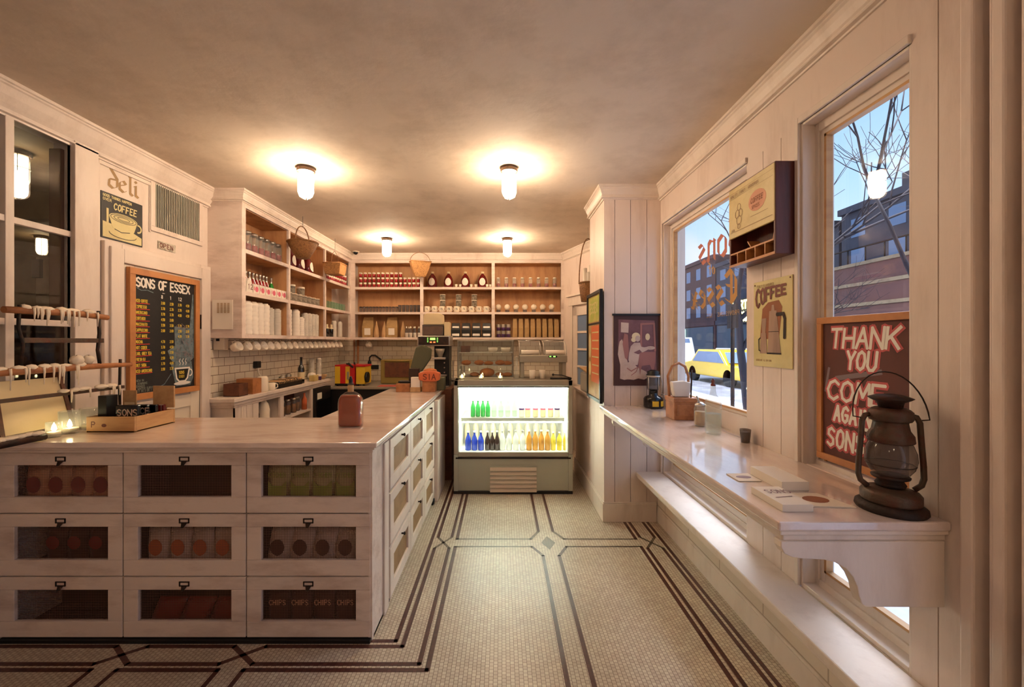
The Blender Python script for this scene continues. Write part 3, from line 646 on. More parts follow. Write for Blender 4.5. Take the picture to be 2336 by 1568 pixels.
def shelf_unit_back():
    t = thing('shelf_unit', 'white open shelf unit with brown inside across the back wall', 'shelf unit', (-.6, 6.35, ZS[0]-.03))
    yf = 6.2; xs = [-2.27, -1.22, -.133, .933]
    m = MB(); m.box(-2.29, YB-.012, ZS[0], .93, YB-.002, ZS[3]+.02); m.build('back_panel', 'shelf_wood', t)
    m = MB(); m.box(-2.297, yf, ZS[3], .96, yf+.02, ZC); m.build('fascia', 'white_wood', t)
    m = MB(); m.box(-2.29, yf+.02, ZS[3]-.003, .93, YB-.012, ZS[3]+.02); m.build('soffit', 'shelf_wood', t)
    for z in ZS[:3]:
        m = MB(); m.box(-2.29, yf+.018, z-.03, .93, YB-.012, z-.002, 0); m.box(-2.27, yf, z-.035, .93, yf+.02, z, 1); m.box(-2.29, yf+.02, z-.002, .93, YB-.012, z, 1)
        if z == ZS[0]: m.box(-2.29, yf+.018, z-.036, .93, YB-.012, z-.03, 1)
        m.build('shelf', ['shelf_wood', 'white_wood'], t)
    for x in xs[1:3]:
        m = MB(); m.box(x-.014, yf+.018, ZS[0], x+.014, YB-.012, ZS[3]-.003, 0); m.box(x-.024, yf-.002, ZS[0], x+.024, yf+.02, ZS[3], 1); m.build('divider', ['shelf_wood', 'white_wood'], t)
    m = MB(); m.box(-2.2955, yf-.002, ZS[0]-.035, -2.235, yf+.02, ZS[3]); m.build('stile', 'white_wood', t); m = MB(); m.box(.90, yf-.002, ZS[0]-.035, .99, yf+.02, ZC); m.build('stile', 'white_wood', t)
shelf_unit_back()
b = MB(); crown(b, (-2.296, 3.6, ZC), (-2.296, 6.2, ZC), (1,0,0), .10, .055, 1, -1); crown(b, (XL, 3.6, ZC), (-2.296, 3.6, ZC), (0,-1,0), .10, .055, 0, 1); struct(b, 'trim_13', 'white_paint')
b = MB(); crown(b, (-2.296, 6.2, ZC), (.96, 6.2, ZC), (0,-1,0), .10, .055, -1, 0); struct(b, 'trim_14', 'white_paint')
o = MB(); o.box(XL+.07, 3.585, 1.85, -2.36, 3.592, 2.03); o.box(XL+.07, 3.5835, 1.62, -2.36, 3.5855, 1.85); 
pl = Plane((XL+.07, 3.583, 1.62), (1,0,0), (0,0,1), (0,-1,0))
m = MB(); m.box(XL+.05, 3.589, 1.66, -2.37, 3.5945, 1.92); n_ = tag(m.build('notice_sheet', 'paper', bevel=0), 'pale notice sheet with columns of print on the shelf unit side', 'notice')
m = MB()
for k, (x, h) in enumerate(((.03, .09), (.06, .09), (.09, .08), (.12, .08))):
    for j in range(8): m.add([pl.p(x, .27-j*.0115, .0075-.001), pl.p(x+.02, .27-j*.0115, .0065), pl.p(x+.02, .263-j*.0115, .0065), pl.p(x, .263-j*.0115, .0065)], [(0,1,2,3)])
m.build('print', 'print_faint', n_)

# ---------------------------------------------------------------- work counter under the left shelves
t = thing('work_counter', 'white back work counter with open cubbies under the hanging mugs', 'counter', (-2.45, 4.8, 0))
m = MB(); m.box(XL+.013, 3.56, 1.015, -2.335, 5.55, 1.05); m.box(XL+.013, 3.58, .985, -2.35, 5.55, 1.015); m.box(XL+.013, 3.60, .962, -2.362, 5.55, .985); m.build('worktop', 'white_paint', t, bevel=.004)
m = MB(); m.box(XL+.013, 3.62, 0, -2.37, 3.64, .962); m.build('end_panel', 'white_paint', t); m = MB(); m.box(-2.39, 3.62, 0, -2.368, 3.97, .962)
for y in (3.70, 3.78, 3.87): m.box(-2.368, y, 0, -2.364, y+.07, .962)
m.box(-2.39, 4.35, 0, -2.364, 4.42, .962); m.box(XL+.02, 4.37, 0, -2.38, 4.40, .962); m.box(-2.39, 5.05, 0, -2.364, 5.10, .962); m.box(XL+.02, 5.06, 0, -2.38, 5.08, .962)
m.build('cubby_frame', 'white_paint', t, bevel=.002)
m = MB(); m.box(XL+.02, 3.64, .70, -2.366, 5.06, .725); m.build('shelf', 'white_paint', t)
m = MB(); m.box(XL+.014, 3.64, 0, XL+.022, 5.06, .96); m.build('back_panel', 'brown_wood', t)

# back steel work table with black undercounter fridge
t = thing('work_table', 'steel topped back work table over a black undercounter fridge', 'table', (-1.6, 6.0, 0))
m = MB(); m.box(-2.36, 5.56, .90, -.52, 6.48, .93); m.build('table_top', 'steel_dull', t, bevel=.004)
m = MB(); m.box(-2.36, 5.60, 0, -.55, 6.4, .90); m.build('fridge_body', 'black', t, bevel=.004)
m = MB(); m.box(-2.30, 5.585, .45, -1.5, 5.60, .47); m.box(-1.45, 5.585, .70, -1.0, 5.6, .72); m.build('handle', 'steel', t)
t = thing('fridge', 'black low fridge between the white cubbies and the corner', 'fridge', (-2.44, 5.33, 0))
m = MB(); m.box(XL+.02, 5.10, 0, -2.33, 5.55, .955); m.build('body', 'black', t, bevel=.004)
m = MB(); m.box(-2.33, 5.12, .1, -2.315, 5.53, .80); m.build('door', 'black_gloss', t, bevel=.003)
m = MB(); m.box(-2.325, 5.13, .82, -2.318, 5.25, .9); m.build('label', 'paper', t)

# ---------------------------------------------------------------- the L-shaped sales counter
XF, YF = -.672, 2.107
xc = [-2.6, -1.96, -1.322, -.678]; zr = [.018, .335, .661, .98]
def bin_pull(parent, x, z, y):   # label holder with a tongue
    m = MB(); m.box(x-.026, y-.004, z-.012, x+.026, y, z-.007); m.box(x-.026, y-.004, z+.008, x+.026, y, z+.013); m.box(x-.026, y-.004, z-.012, x-.021, y, z+.013); m.box(x+.021, y-.004, z-.012, x+.026, y, z+.013)
    m.prism([(x-.014, y-.001, z-.012), (x+.014, y-.001, z-.012), (x+.006, y-.014, z-.03), (x-.006, y-.014, z-.03)], (0, -.003, 0))
    m.build('handle', 'iron', parent)
cab = thing('drawer_cabinet', 'distressed white front counter cabinet of nine wire screened bins', 'cabinet', (-1.64, 2.4, 0))
m = MB()
m.box(XL+.01, 2.44, .018, -1.24, 2.70, .975, 0)
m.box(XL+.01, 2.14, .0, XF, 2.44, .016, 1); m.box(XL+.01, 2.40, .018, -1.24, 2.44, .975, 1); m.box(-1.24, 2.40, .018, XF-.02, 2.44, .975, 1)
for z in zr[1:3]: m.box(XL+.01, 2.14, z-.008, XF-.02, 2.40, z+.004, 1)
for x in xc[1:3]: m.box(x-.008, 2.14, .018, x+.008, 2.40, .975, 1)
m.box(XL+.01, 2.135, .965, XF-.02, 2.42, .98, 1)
m.box(XF-.02, 2.112, .0, XF, 2.40, .98, 0)
m.build('carcass', ['white_wood', 'dark_inside'], cab)
m = MB(); m.box(XL+.01, 2.09, 0, XF-.005, 2.14, .017); m.build('shadow_strip', 'black', cab)  # black strip standing in for the shadow along the counter's foot
for i in range(3):
    for j in range(3):
        x0, x1, z0, z1 = xc[i]+.003, xc[i+1]-.003, zr[j]+.003, zr[j+1]-.003
        wx0, wx1, wz0, wz1 = x0+.075, x1-.075, z0+.082, z1-.066

        m = MB()
        for a in ((x0, z0, x1, wz0), (x0, wz1, x1, z1), (x0, wz0, wx0, wz1), (wx1, wz0, x1, wz1)): m.box(a[0], 2.107, a[1], a[2], 2.130, a[3])
        d = m.build('bin_front', 'white_wood', cab, bevel=.003)
        m = MB(); m.box(wx0-.005, 2.122, wz0-.005, wx1+.005, 2.1235, wz1+.005); m.build('wire_screen', 'wire_screen', d)
        bin_pull(d, (x0+x1)/2, z1-.034, 2.107)
side = thing('drawer_cabinet', 'white side counter cabinet with three columns of tan backed bins', 'cabinet', (-.95, 3.4, 0))
m = MB(); m.box(-1.22, 2.745, 0, -.70, 4.44, .98); m.box(-.70, 2.441, 0, XF-.001, 4.44, .98); m.build('carcass', 'white_wood', side)
m = MB(); m.box(XF-.0005, 3.955, 0, -.62, 4.44, .975); m.build('end_post', 'white_paint', side, bevel=.004); m = MB(); m.box(XF-.0005, 2.30, 0, XF+.012, 2.385, .975); m.build('end_post', 'white_paint', side, bevel=.004)
m = MB(); m.box(-.668, 3.86, .0, -.650, 3.92, .045); m.tube([(-.668, 3.89, .028), (-.645, 3.89, .028)], .027, 14); m.build('caster', 'black', side)
yc = [2.395, 2.93, 3.45, 3.95]; wy = [(2.475, 2.855), (3.01, 3.37), (3.54, 3.88)]
for i in range(3):
    for j in range(3):
        y0, y1, z0, z1 = yc[i]+.003, yc[i+1]-.003, zr[j]+.02, zr[j+1]-.006
        wz0, wz1 = z0+.07, z1-.066
        m = MB()
        for a in ((y0, z0, y1, wz0), (y0, wz1, y1, z1), (y0, wz0, wy[i][0], wz1), (wy[i][1], wz0, y1, wz1)): m.box(-.671, a[0], a[1], -.655, a[2], a[3])
        d = m.build('bin_front', 'white_paint', side, bevel=.002)
        m = MB(); m.box(-.6715, wy[i][0], wz0, -.668, wy[i][1], wz1); m.build('bin_panel', 'bin_brown', d)
        m = MB(); yy = (y0+y1)/2; zz = z1-.03; m.tube([(-.656, yy, zz), (-.642, yy, zz)], .006, 8); m.lathe([(.004, 0), (.011, .004), (.011, .01), (.004, .014)], (-.643, yy, zz), 10, rot=Matrix.Rotation(math.pi/2, 3, 'Y')); m.build('knob', 'iron', d)
t = thing('counter_top', 'glossy white L shaped wooden top of the sales counter', 'counter', (-1.2, 2.6, .98))
def Lshape(mb, o, z0, z1, x2=-1.22):
    a = [(XL+.01, 2.07-o), (-.645+o, 2.07-o), (-.645+o, 4.45), (x2, 4.45), (x2, 2.742), (XL+.01, 2.742)]
    mb.prism([(x, y, z0) for x, y in a], (0, 0, z1-z0))
m = MB(); Lshape(m, .012, 1.012, 1.04); m.build('top_board', 'counter_white', t, bevel=.005)
m = MB(); Lshape(m, -.004, .998, 1.012); Lshape(m, -.016, .981, .998); m.build('moulding', 'white_wood', t, bevel=.003)

# ---------------------------------------------------------------- window bar with scroll bracket
t = thing('window_bar', 'glossy white narrow bar top running under the windows', 'counter', (1.1, 2.4, .93))
m = MB(); m.box(.842, 1.24, .972, XW, 3.515, 1.0); m.box(XW, W2[0]+.03, .972, XW+.05, W2[1]-.03, 1.0); m.box(XW, W1[0]+.02, .972, XW+.05, W1[1]-.02, 1.0); m.build('top_board', 'bar_white', t, bevel=.006)
m = MB(); m.box(.852, 1.248, .956, XW, 3.515, .972); m.box(.866, 1.258, .935, XW, 3.515, .956); m.build('moulding', 'white_paint', t, bevel=.004)
pts = []
for px, py in ((1782, 1236), (1782, 1250), (1790, 1264), (1806, 1272), (1832, 1276), (1880, 1278), (1906, 1284), (1930, 1298), (1946, 1318), (1956, 1340), (1960, 1362), (1966, 1378), (1976, 1386), (2156, 1387), (2156, 1236)):
    p = P(px, py, 1.25); p.y = 1.25; pts.append(p)
m = MB(); m.prism(pts, (0, .035, 0)); m.build('bracket', 'white_paint', t, bevel=.003)
m = MB(); m.prism([p+Vector((0, 1.9, 0)) for p in pts], (0, .035, 0)); m.build('bracket', 'white_paint', t, bevel=.003)

# ---------------------------------------------------------------- refrigerated display case
DX0, DX1, DY0, DY1 = -.49, .721, 4.142, 4.92
t = thing('display_case', 'glowing glass fronted refrigerated display case full of bottled drinks', 'display case', ((DX0+DX1)/2, 4.5, 0))
m = MB(); m.box(DX0, DY0, .0, DX1, DY1, .03, 1); m.box(DX0+.035, DY0+.012, .03, DX1-.035, DY1, .36, 0); m.box(DX0, DY0, .03, DX0+.045, DY1, .40, 0); m.box(DX1-.045, DY0, .03, DX1, DY1, .40, 0); m.build('lower_cabinet', ['case_grey', 'black'], t, bevel=.004)
m = MB()
m.box(DX0, DY0+.01, .40, DX0+.045, DY1, 1.158); m.box(DX1-.045, DY0+.01, .40, DX1, DY1, 1.158); m.box(DX0, DY0+.01, 1.10, DX1, DY1, 1.158); m.box(DX0+.045, DY0+.01, .375, DX1-.045, DY0+.03, .425)
m.build('frame', 'steel_dull', t, bevel=.005)
m = MB(); m.box(DX0+.02, DY0, .358, DX1-.02, DY0+.012, .374); m.build('gasket', 'rust_dark', t); m = MB(); m.box(DX0+.035, DY0+.002, 1.083, DX1-.035, DY0+.012, 1.095); m.build('gasket', 'rust_dark', t)
m = MB(); m.box(DX0+.045, DY1-.06, .36, DX1-.045, DY1, 1.10); m.box(DX0+.045, DY0+.03, .36, DX1-.045, DY1-.06, .40); m.box(DX0+.045, DY0+.03, .40, DX0+.05, DY1-.06, 1.10); m.box(DX1-.05, DY0+.03, .40, DX1-.045, DY1-.06, 1.10); m.box(DX0+.05, DY0+.03, 1.09, DX1-.05, DY1-.06, 1.10); m.build('liner', 'milk', t)
m = MB(); m.box(DX0+.055, 4.36, .715, DX1-.055, DY1-.06, .73); m.box(DX0+.055, 4.355, .70, DX1-.055, 4.362, .735); m.build('shelf', 'steel_dull', t)
m = MB(); m.tube([(DX0+.07, 4.24, 1.07), (DX1-.07, 4.24, 1.07)], .014, 8); m.tube([(DX0+.07, DY1-.09, 1.075), (DX1-.07, DY1-.09, 1.075)], .012, 8); m.tube([(DX0+.07, 4.38, .69), (DX1-.07, 4.38, .69)], .009, 8); m.build('light_tube', 'case_tube', t)
m = MB(); m.box(DX0+.045, DY0+.016, .425, DX1-.045, DY0+.020, 1.085); m.build('front_glass', 'glass_pane', t)
x0, x1 = P(1118, 0, DY0).x, P(1224, 0, DY0).x; z0, z1 = P(0, 1124, DY0).z, P(0, 1066, DY0).z
g = MB(); g.box(x0-.012, DY0+.004, z0-.008, x1+.012, DY0+.011, z1+.012); g = g.build('vent_grille', 'case_grey', t)
for k in range(6):
    zz = z0+(z1-z0)*(k+.5)/6
    m = MB(); m.prism([(x0, DY0+.003, zz-.013), (x0, DY0-.012, zz-.016), (x0, DY0-.012, zz-.010), (x0, DY0+.003, zz+.017)], (x1-x0, 0, 0)); m.build('louvre', 'grille', g)
# ---------------------------------------------------------------- things on the shelves (built at the origin, then set out)
def proto(mb, name, mats, bevel=0): return mb.build(name, mats, loc=(0, 0, 0), bevel=bevel)
XSH = -2.43       # middle of the left shelves
def leftrow(y0, y1, n, z, x=XSH): return [(x, y0+(y1-y0)*i/max(1, n-1), z+.001) for i in range(n)]
def backrow(x0, x1, n, z, y=6.34): return [(x0+(x1-x0)*i/max(1, n-1), y, z+.001) for i in range(n)]

def lidded_jar(r, h, fill):
    m = MB()
    m.lathe([(r*.9, 0, 0), (r, .006, 0), (r, h*.80, 0), (r*.8, h*.86, 0)], seg=14, m=0)
    m.lathe([(r*.86, .008, 1), (r*.9, h*fill, 1)], seg=12, m=1)
    m.lathe([(r*.86, h*.86, 2), (r*.86, h*.97, 2), (r*.6, h, 2)], seg=14, m=2)
    return m
# L1 top: tall glass jars of red sweets with bright lids
row(proto(lidded_jar(.040, .205, .42), 'glass_jar', ['glass_clear', 'red_drink', 'steel']), leftrow(3.72, 4.345, 7, ZS[2], -2.39),
    '{} tall glass jar of red sweets from the left, top left shelf', 'jar', 'tall jars on the top left shelf')
# L1 middle: soda bottles behind printed cartons
def soda(liquid, cap='steel'):
    m = MB(); m.lathe([(.026, 0, 0), (.029, .006, 0), (.029, .10, 0), (.022, .135, 0), (.011, .165, 0), (.011, .195, 1), (.013, .197, 1), (.013, .22, 1), (.009, .225, 1)], seg=12)
    return proto(m, 'soda_bottle', [liquid, cap])
row(soda('red_drink'), leftrow(3.78, 4.24, 9, ZS[1], -2.45), '{} red soda bottle from the left behind the printed cartons', 'bottle', 'red soda bottles behind the cartons')
o = soda('green_bottle'); o.location = (-2.45, 4.33, ZS[1]+.001); tag(o, 'single green soda bottle at the right end of the red ones', 'bottle')
m = MB(); m.box(-.035, -.045, 0, .035, .045, .088); c = MB
pl = Plane((.0355, -.045, 0), (0, 1, 0), (0, 0, 1), (1, 0, 0)); poly(m, pl, ell(.052, .042, .026, .026, 14), .0006, 1); poly(m, pl, [(.008, .03), (.018, .03), (.018, .065), (.008, .065)], .0006, 1)
row(proto(m, 'printed_carton', ['paper', 'rose'], 0), leftrow(3.86, 4.35, 6, ZS[1], -2.36), '{} white carton with a red print from the left, middle left shelf', 'carton', 'printed cartons on the left shelf')
m = MB(); m.prism([(.04, -.05, 0), (.04, .05, 0), (.04, .03, .10), (.04, 0, .13), (.04, -.03, .10)], (-.07, 0, 0), 0); pl = Plane((.041, -.05, 0), (0, 1, 0), (0, 0, 1), (1, 0, 0)); write(m, pl, '12', .025, .03, .045, .007, .0006, 1)
o = proto(m, 'peaked_carton', ['paper', 'print_brown']); o.location = (-2.355, 3.74, ZS[1]+.001); tag(o, 'peaked white carton at the left end of the printed cartons', 'carton')
# L1/L2 bottom: paper cup towers
def cup_tower(h, r0, r1, n, mats='porcelain'):
    m = MB(); prof = [(r0*.7, 0)]
    for i in range(n):
        z = h*.55+h*.4*i/n; rr = r0+(r1-r0)*(i/n); prof += [(rr, z), (rr+.0015, z+h*.2/n)]
    prof = [(r0, 0), (r0*.98, h*.62)]+[(r0*.98-(r0-r1)*i/n, h*.62+h*.38*i/n) for i in range(1, n+1)]
    m.lathe(prof, seg=16); return m
def cupstack(h, r, k=22):
    prof = []; 
    for i in range(k):
        z = h*i/k; prof += [(r*.94, z), (r, z+h/k*.25), (r, z+h/k*.55), (r*.94, z+h/k*.9)]
    prof += [(r*.7, h), (r*.66, h+.01)]
    m = MB(); m.lathe(prof, seg=16); return m
row(proto(cupstack(.30, .047, 7), 'paper_cup_stack', 'paper'), leftrow(3.69, 4.07, 5, ZS[0], -2.37), '{} tall stack of white paper cups from the left, first bay', 'cup stack', 'white paper cup stacks in the first bay')
o = proto(cupstack(.27, .042, 16), 'plastic_cup_stack', 'clear_plastic'); row(o, [(-2.38, 4.18, ZS[0]+.001), (-2.38, 4.31, ZS[0]+.001)], '{} stack of clear plastic cups beside the white ones, first bay', 'cup stack', 'clear cup stacks in the first bay')
row(proto(cupstack(.29, .046, 7), 'paper_cup_stack', 'paper'), leftrow(4.50, 4.68, 2, ZS[0], -2.37), '{} tall stack of white paper cups from the left, second bay', 'cup stack', 'white paper cup stacks in the second bay')
o = proto(cupstack(.21, .042, 9), 'paper_cup_stack', 'paper'); o.location = (-2.36, 4.78, ZS[0]+.001); tag(o, 'shorter stack of white paper cups right of the tall ones, second bay', 'cup stack')
row(proto(cupstack(.27, .042, 16), 'plastic_cup_stack', 'clear_plastic'), leftrow(4.92, 5.2, 4, ZS[0], -2.38), '{} stack of clear plastic cups from the left, second bay', 'cup stack', 'clear cup stacks in the second bay')
# L2 top: dark red jugs, also used on the back wall
def syrup_jug(sc=1):
    m = MB(); m.lathe([(.05, 0, 0), (.066, .01, 0), (.070, .07, 0), (.062, .13, 0), (.04, .18, 0), (.02, .2, 0), (.018, .215, 0), (.022, .216, 1), (.022, .245, 1), (.0, .247, 1)], seg=18)
    m.tube([(0, .02, .21), (0, .05, .20), (0, .058, .175), (0, .045, .15)], .007, 6, 0)
    pts = ell(0, .085, .045, .058, 20)
    k = len(m.v); 
    ring = []
    for a, b in pts:
        ang = a/.070; rr = .0715 if b < .09 else .0715-(b-.09)*.22
        ring.append((rr*math.sin(ang), -rr*math.cos(ang), b))
    m.add([(0, -.073, .085)]+ring, [(0, i+1, (i+1) % 20+1) for i in range(20)], 2)
    return m
jug = proto(syrup_jug(), 'syrup_jug', ['dark_red', 'cream', 'paper'])
row(jug, [(-2.40, 4.60, ZS[2]+.001), (-2.40, 4.80, ZS[2]+.001), (-2.40, 5.02, ZS[2]+.001)], '{} dark red syrup jug from the left beneath the round basket', 'jug', 'syrup jugs on the left shelf', math.pi/2)
for i, x in enumerate((-1.075, -.825, -.565, -.30)):
    dup(jug, (x, 6.31, ZS[2]+.001), '%s dark red syrup jug from the left on the back wall shelf' % ORD[i], 0, 'syrup jugs on the back shelf', (1.08, 1.08, 1.02))
# L2 middle: printed tins, pairs stacked behind
def tin(r, h, lab='tin_label', lid='steel'):
    m = MB(); m.lathe([(r, 0, 0), (r, h*.9, 0), (r*1.03, h*.9, 1), (r*1.03, h, 1), (r*.8, h, 1)], seg=14); return m
small_tin = proto(tin(.040, .09), 'tea_tin', ['tin_label', 'ivory'])
row(small_tin, leftrow(4.50, 5.18, 7, ZS[1], -2.36), '{} printed tea tin from the left in the low front row', 'tin', 'tea tins in the low front row')
row(proto(tin(.046, .215), 'tall_tin', ['tin_label', 'ivory']), leftrow(4.55, 5.0, 3, ZS[1], -2.47), '{} tall printed tin from the left, standing behind the low tins', 'tin', 'tall tins behind the low ones')
# L3
sj = MB(); sj.lathe([(.024, 0, 0), (.026, .05, 0), (.022, .056, 1), (.024, .058, 1), (.024, .074, 1), (.01, .075, 1)], seg=12)
spice = proto(sj, 'spice_jar', ['red_drink', 'ivory'])
row(spice, leftrow(5.40, 6.10, 11, ZS[2], -2.35), '{} red spice jar from the left, lower row, third bay', 'jar', 'spice jars lower row third bay')
for i, p in enumerate(leftrow(5.40, 6.10, 11, ZS[2]+.0765, -2.35)): dup(spice, p, '%s red spice jar from the left, upper row, third bay' % ORD[i], None, 'spice jars upper row third bay')
gj = MB(); gj.lathe([(.03, 0, 0), (.033, .07, 0), (.028, .08, 0), (.03, .082, 1), (.03, .1, 1), (.012, .101, 1)], seg=12)
row(proto(gj, 'green_jar', ['glass_green', 'glass_green']), leftrow(5.42, 6.08, 8, ZS[1], -2.37), '{} small green glass jar from the left, third bay', 'jar', 'green glass jars in the third bay')
db = MB(); db.lathe([(.034, 0), (.036, .01), (.036, .17), (.015, .23), (.014, .29), (.017, .30)], seg=12)
o = proto(db, 'dark_bottle', 'wine_glass_dark'); row(o, [(-2.40, 5.40, ZS[0]+.001)], '{} tall dark bottle standing left in the lowest third bay', 'bottle', None)
o = MB(); o.lathe([(.026, 0, 0), (.028, .11, 0), (.014, .14, 1), (.014, .17, 1)], seg=12); row(proto(o, 'small_dark_bottle', ['wine_glass_dark', 'cream']), leftrow(5.50, 5.64, 2, ZS[0], -2.36), '{} short dark bottle with cream cap, lowest third bay', 'bottle', 'short dark bottles third bay')
row(proto(cupstack(.22, .036, 3), 'glass_cylinder', 'clear_plastic'), leftrow(5.78, 5.98, 2, ZS[0], -2.38), '{} clear tall cylinder right of the dark bottles, third bay', 'glass', 'clear cylinders third bay')

# B1 top: walls of red spice jars
for r_, n_ in ((0, 14), (1, 14), (2, 10)):
    for i in range(n_):
        dup(spice, (-2.17+.068*i, 6.27, ZS[2]+.001+.0775*r_), '%s red spice jar from the left, %s row, back wall' % (ORD[i], ('bottom', 'middle', 'top')[r_]), None, 'spice jars stacked on the back wall')
# B1 middle: dark little jars then tan glasses
dj = MB(); dj.lathe([(.022, 0, 0), (.024, .065, 0), (.024, .067, 1), (.024, .085, 1)], seg=10)
row(proto(dj, 'dark_jar', ['glass_grey', 'cola']), backrow(-2.17, -1.62, 12, ZS[1], 6.27), '{} small dark jar from the left, middle back shelf', 'jar', 'dark jars on the middle back shelf')
tg = MB(); tg.lathe([(.024, 0), (.028, .11), (.026, .11), (.022, .006)], seg=12)
row(proto(tg, 'tan_tumbler', 'glass_smoke'), backrow(-1.57, -1.28, 6, ZS[1], 6.27), '{} brownish tumbler from the left, middle back shelf', 'glass', 'tumblers on the middle back shelf')
# B1 bottom: flour bags, cone bags, label bottles
def paper_bag(w_, d_, h_, lab=True):
    m = MB(); m.add([(-w_,-d_,0),(w_,-d_,0),(w_,d_,0),(-w_,d_,0),(-w_*1.04,-d_*1.1,h_*.5),(w_*1.04,-d_*1.1,h_*.5),(w_,d_,h_*.5),(-w_,d_,h_*.5),(-w_*.86,-.008,h_),(w_*.86,-.008,h_),(w_*.86,.008,h_),(-w_*.86,.008,h_)],
        [(0,3,2,1),(0,1,5,4),(1,2,6,5),(2,3,7,6),(3,0,4,7),(4,5,9,8),(5,6,10,9),(6,7,11,10),(7,4,8,11),(8,9,10,11)], 0)
    if lab: m.add([(-w_*.55,-d_*1.1-.002,h_*.12),(w_*.55,-d_*1.1-.002,h_*.12),(w_*.55,-d_*1.1-.004,h_*.45),(-w_*.55,-d_*1.1-.004,h_*.45)], [(0,1,2,3)], 1)
    return m
row(proto(paper_bag(.085, .05, .31), 'paper_bag', ['kraft', 'paper'], .004), [(-2.07, 6.33, ZS[0]+.001), (-1.70, 6.33, ZS[0]+.001)], '{} big tan bag with a white label from the left, lowest back shelf', 'bag', 'labelled bags on the lowest back shelf')
cb = MB(); cb.lathe([(.035, 0), (.04, .06), (.03, .14), (.01, .22), (.002, .25)], seg=8, sm=False)
row(proto(cb, 'cone_bag', 'tan_paper'), [(-1.93, 6.27, ZS[0]+.001), (-1.82, 6.31, ZS[0]+.001), (-1.53, 6.31, ZS[0]+.001)], '{} pointed tan bag from the left, lowest back shelf', 'bag', 'pointed bags on the lowest back shelf')
lb = MB(); lb.lathe([(.022, 0, 1), (.024, .07, 1), (.024, .075, 0), (.022, .11, 0), (.009, .14, 0), (.009, .165, 2), (.006, .166, 2)], seg=12)
row(proto(lb, 'vial_bottle', ['glass_smoke', 'paper', 'ivory']), backrow(-1.46, -1.265, 4, ZS[0], 6.24)+backrow(-1.44, -1.29, 3, ZS[0], 6.32), '{} small bottle with a tall white label, lowest back shelf', 'bottle', 'white labelled bottles on the lowest back shelf')
# B2 top: little cups between the jugs
lc = MB(); lc.lathe([(.015, 0), (.024, .045), (.022, .045), (.012, .006)], seg=10)
row(proto(lc, 'white_cup', 'porcelain'), [(-.70, 6.25, ZS[2]+.001), (-.64, 6.25, ZS[2]+.001), (-.47, 6.25, ZS[2]+.001), (-.40, 6.25, ZS[2]+.001), (-.225, 6.25, ZS[2]+.001), (-.175, 6.25, ZS[2]+.001)], '{} tiny white cup from the left between the back wall jugs', 'cup', 'tiny cups between the jugs')
# B2 middle
mg = MB(); mg.lathe([(.036, 0), (.044, .02), (.044, .088), (.040, .088), (.038, .01)], seg=14); mg.tube([(.042, -.01, .07), (.062, -.014, .06), (.062, -.014, .035), (.042, -.01, .022)], .005, 6); mg.add([(-.02,-.0448,.03),(.02,-.0448,.03),(.02,-.0448,.065),(-.02,-.0448,.065)], [(0,1,2,3)], 1)
mugo = proto(mg, 'printed_mug', ['porcelain', 'tin_label'])
row(mugo, backrow(-1.15, -.24, 9, ZS[1], 6.26), '{} white printed mug from the left, bottom row, back wall', 'mug', 'printed mugs bottom row')
for k, x in enumerate((-.91, -.665, -.425)):
    for j in range(2):
        dup(small_tin, (x, 6.26, ZS[1]+.0905+.091*j), '%s printed tin of the %s pair standing on the mugs' % (('lower', 'upper')[j], ORD[k]), None, 'tins stacked on the mugs', (1.05, 1.05, 1))
# B2 bottom: coffee bags
cbag = paper_bag(.068, .04, .22, False); cbag.add([(-.055,-.046,.02),(.055,-.046,.02),(.05,-.03,.17),(-.05,-.03,.17)], [(0,1,2,3)], 1)
row(proto(cbag, 'coffee_bag', ['black', 'foil'], .004), backrow(-.71, -.235, 4, ZS[0], 6.29), '{} black and silver coffee bag from the left', 'bag', 'coffee bags right of the grinder')
# B3 top / middle / bottom
row(proto(lidded_jar(.030, .155, .38), 'glass_jar', ['glass_clear', 'red_drink', 'ivory']), backrow(-.055, .81, 8, ZS[2], 6.27), '{} jar with a pale lid from the left, top right back shelf', 'jar', 'jars on the top right back shelf')
gb = MB(); gb.lathe([(.03, 0, 1), (.034, .03, 1), (.03, .034, 1)], seg=14); gb.blob((0, 0, .08), .045, .045, .045, 0, 14, 8); row(proto(gb, 'round_jar', ['ivory', 'glass_grey']), backrow(-.055, .765, 7, ZS[1], 6.28), '{} round white jar from the left, right middle back shelf', 'jar', 'round jars on the right middle shelf')
cn = MB(); cn.lathe([(.034, 0, 0), (.034, .05, 0), (.034, .09, 1), (.034, .1, 1)], seg=12); can = proto(cn, 'drink_can', ['plum', 'light_can']) if False else proto(cn, 'drink_can', ['plum', 'steel_dull'])
row(can, [(-.05, 6.27, ZS[0]+.001), (.025, 6.27, ZS[0]+.001), (.10, 6.27, ZS[0]+.001)], '{} dark can from the left in the lower row, right back shelf', 'can', 'dark cans lower row')
for i in range(3): dup(can, (-.05+.075*i, 6.27, ZS[0]+.102), '%s dark can from the left in the upper row, right back shelf' % ORD[i], None, 'dark cans upper row')
row(proto(paper_bag(.034, .045, .29, False), 'tall_kraft_bag', ['kraft', 'paper'], .003), backrow(.20, .84, 8, ZS[0], 6.30), '{} tall tan kraft bag from the left, lowest right back shelf', 'bag', 'tall kraft bags')
sp_ = MB(); sp_.lathe([(.045, 0), (.02, .03), (.008, .07), (.002, .1)], seg=10); o = proto(sp_, 'paper_cone', 'paper'); o.location = (.09, 6.21, ZS[0]+.001); o.scale = (.5, .1, 1); bpy.data.objects.remove(o)

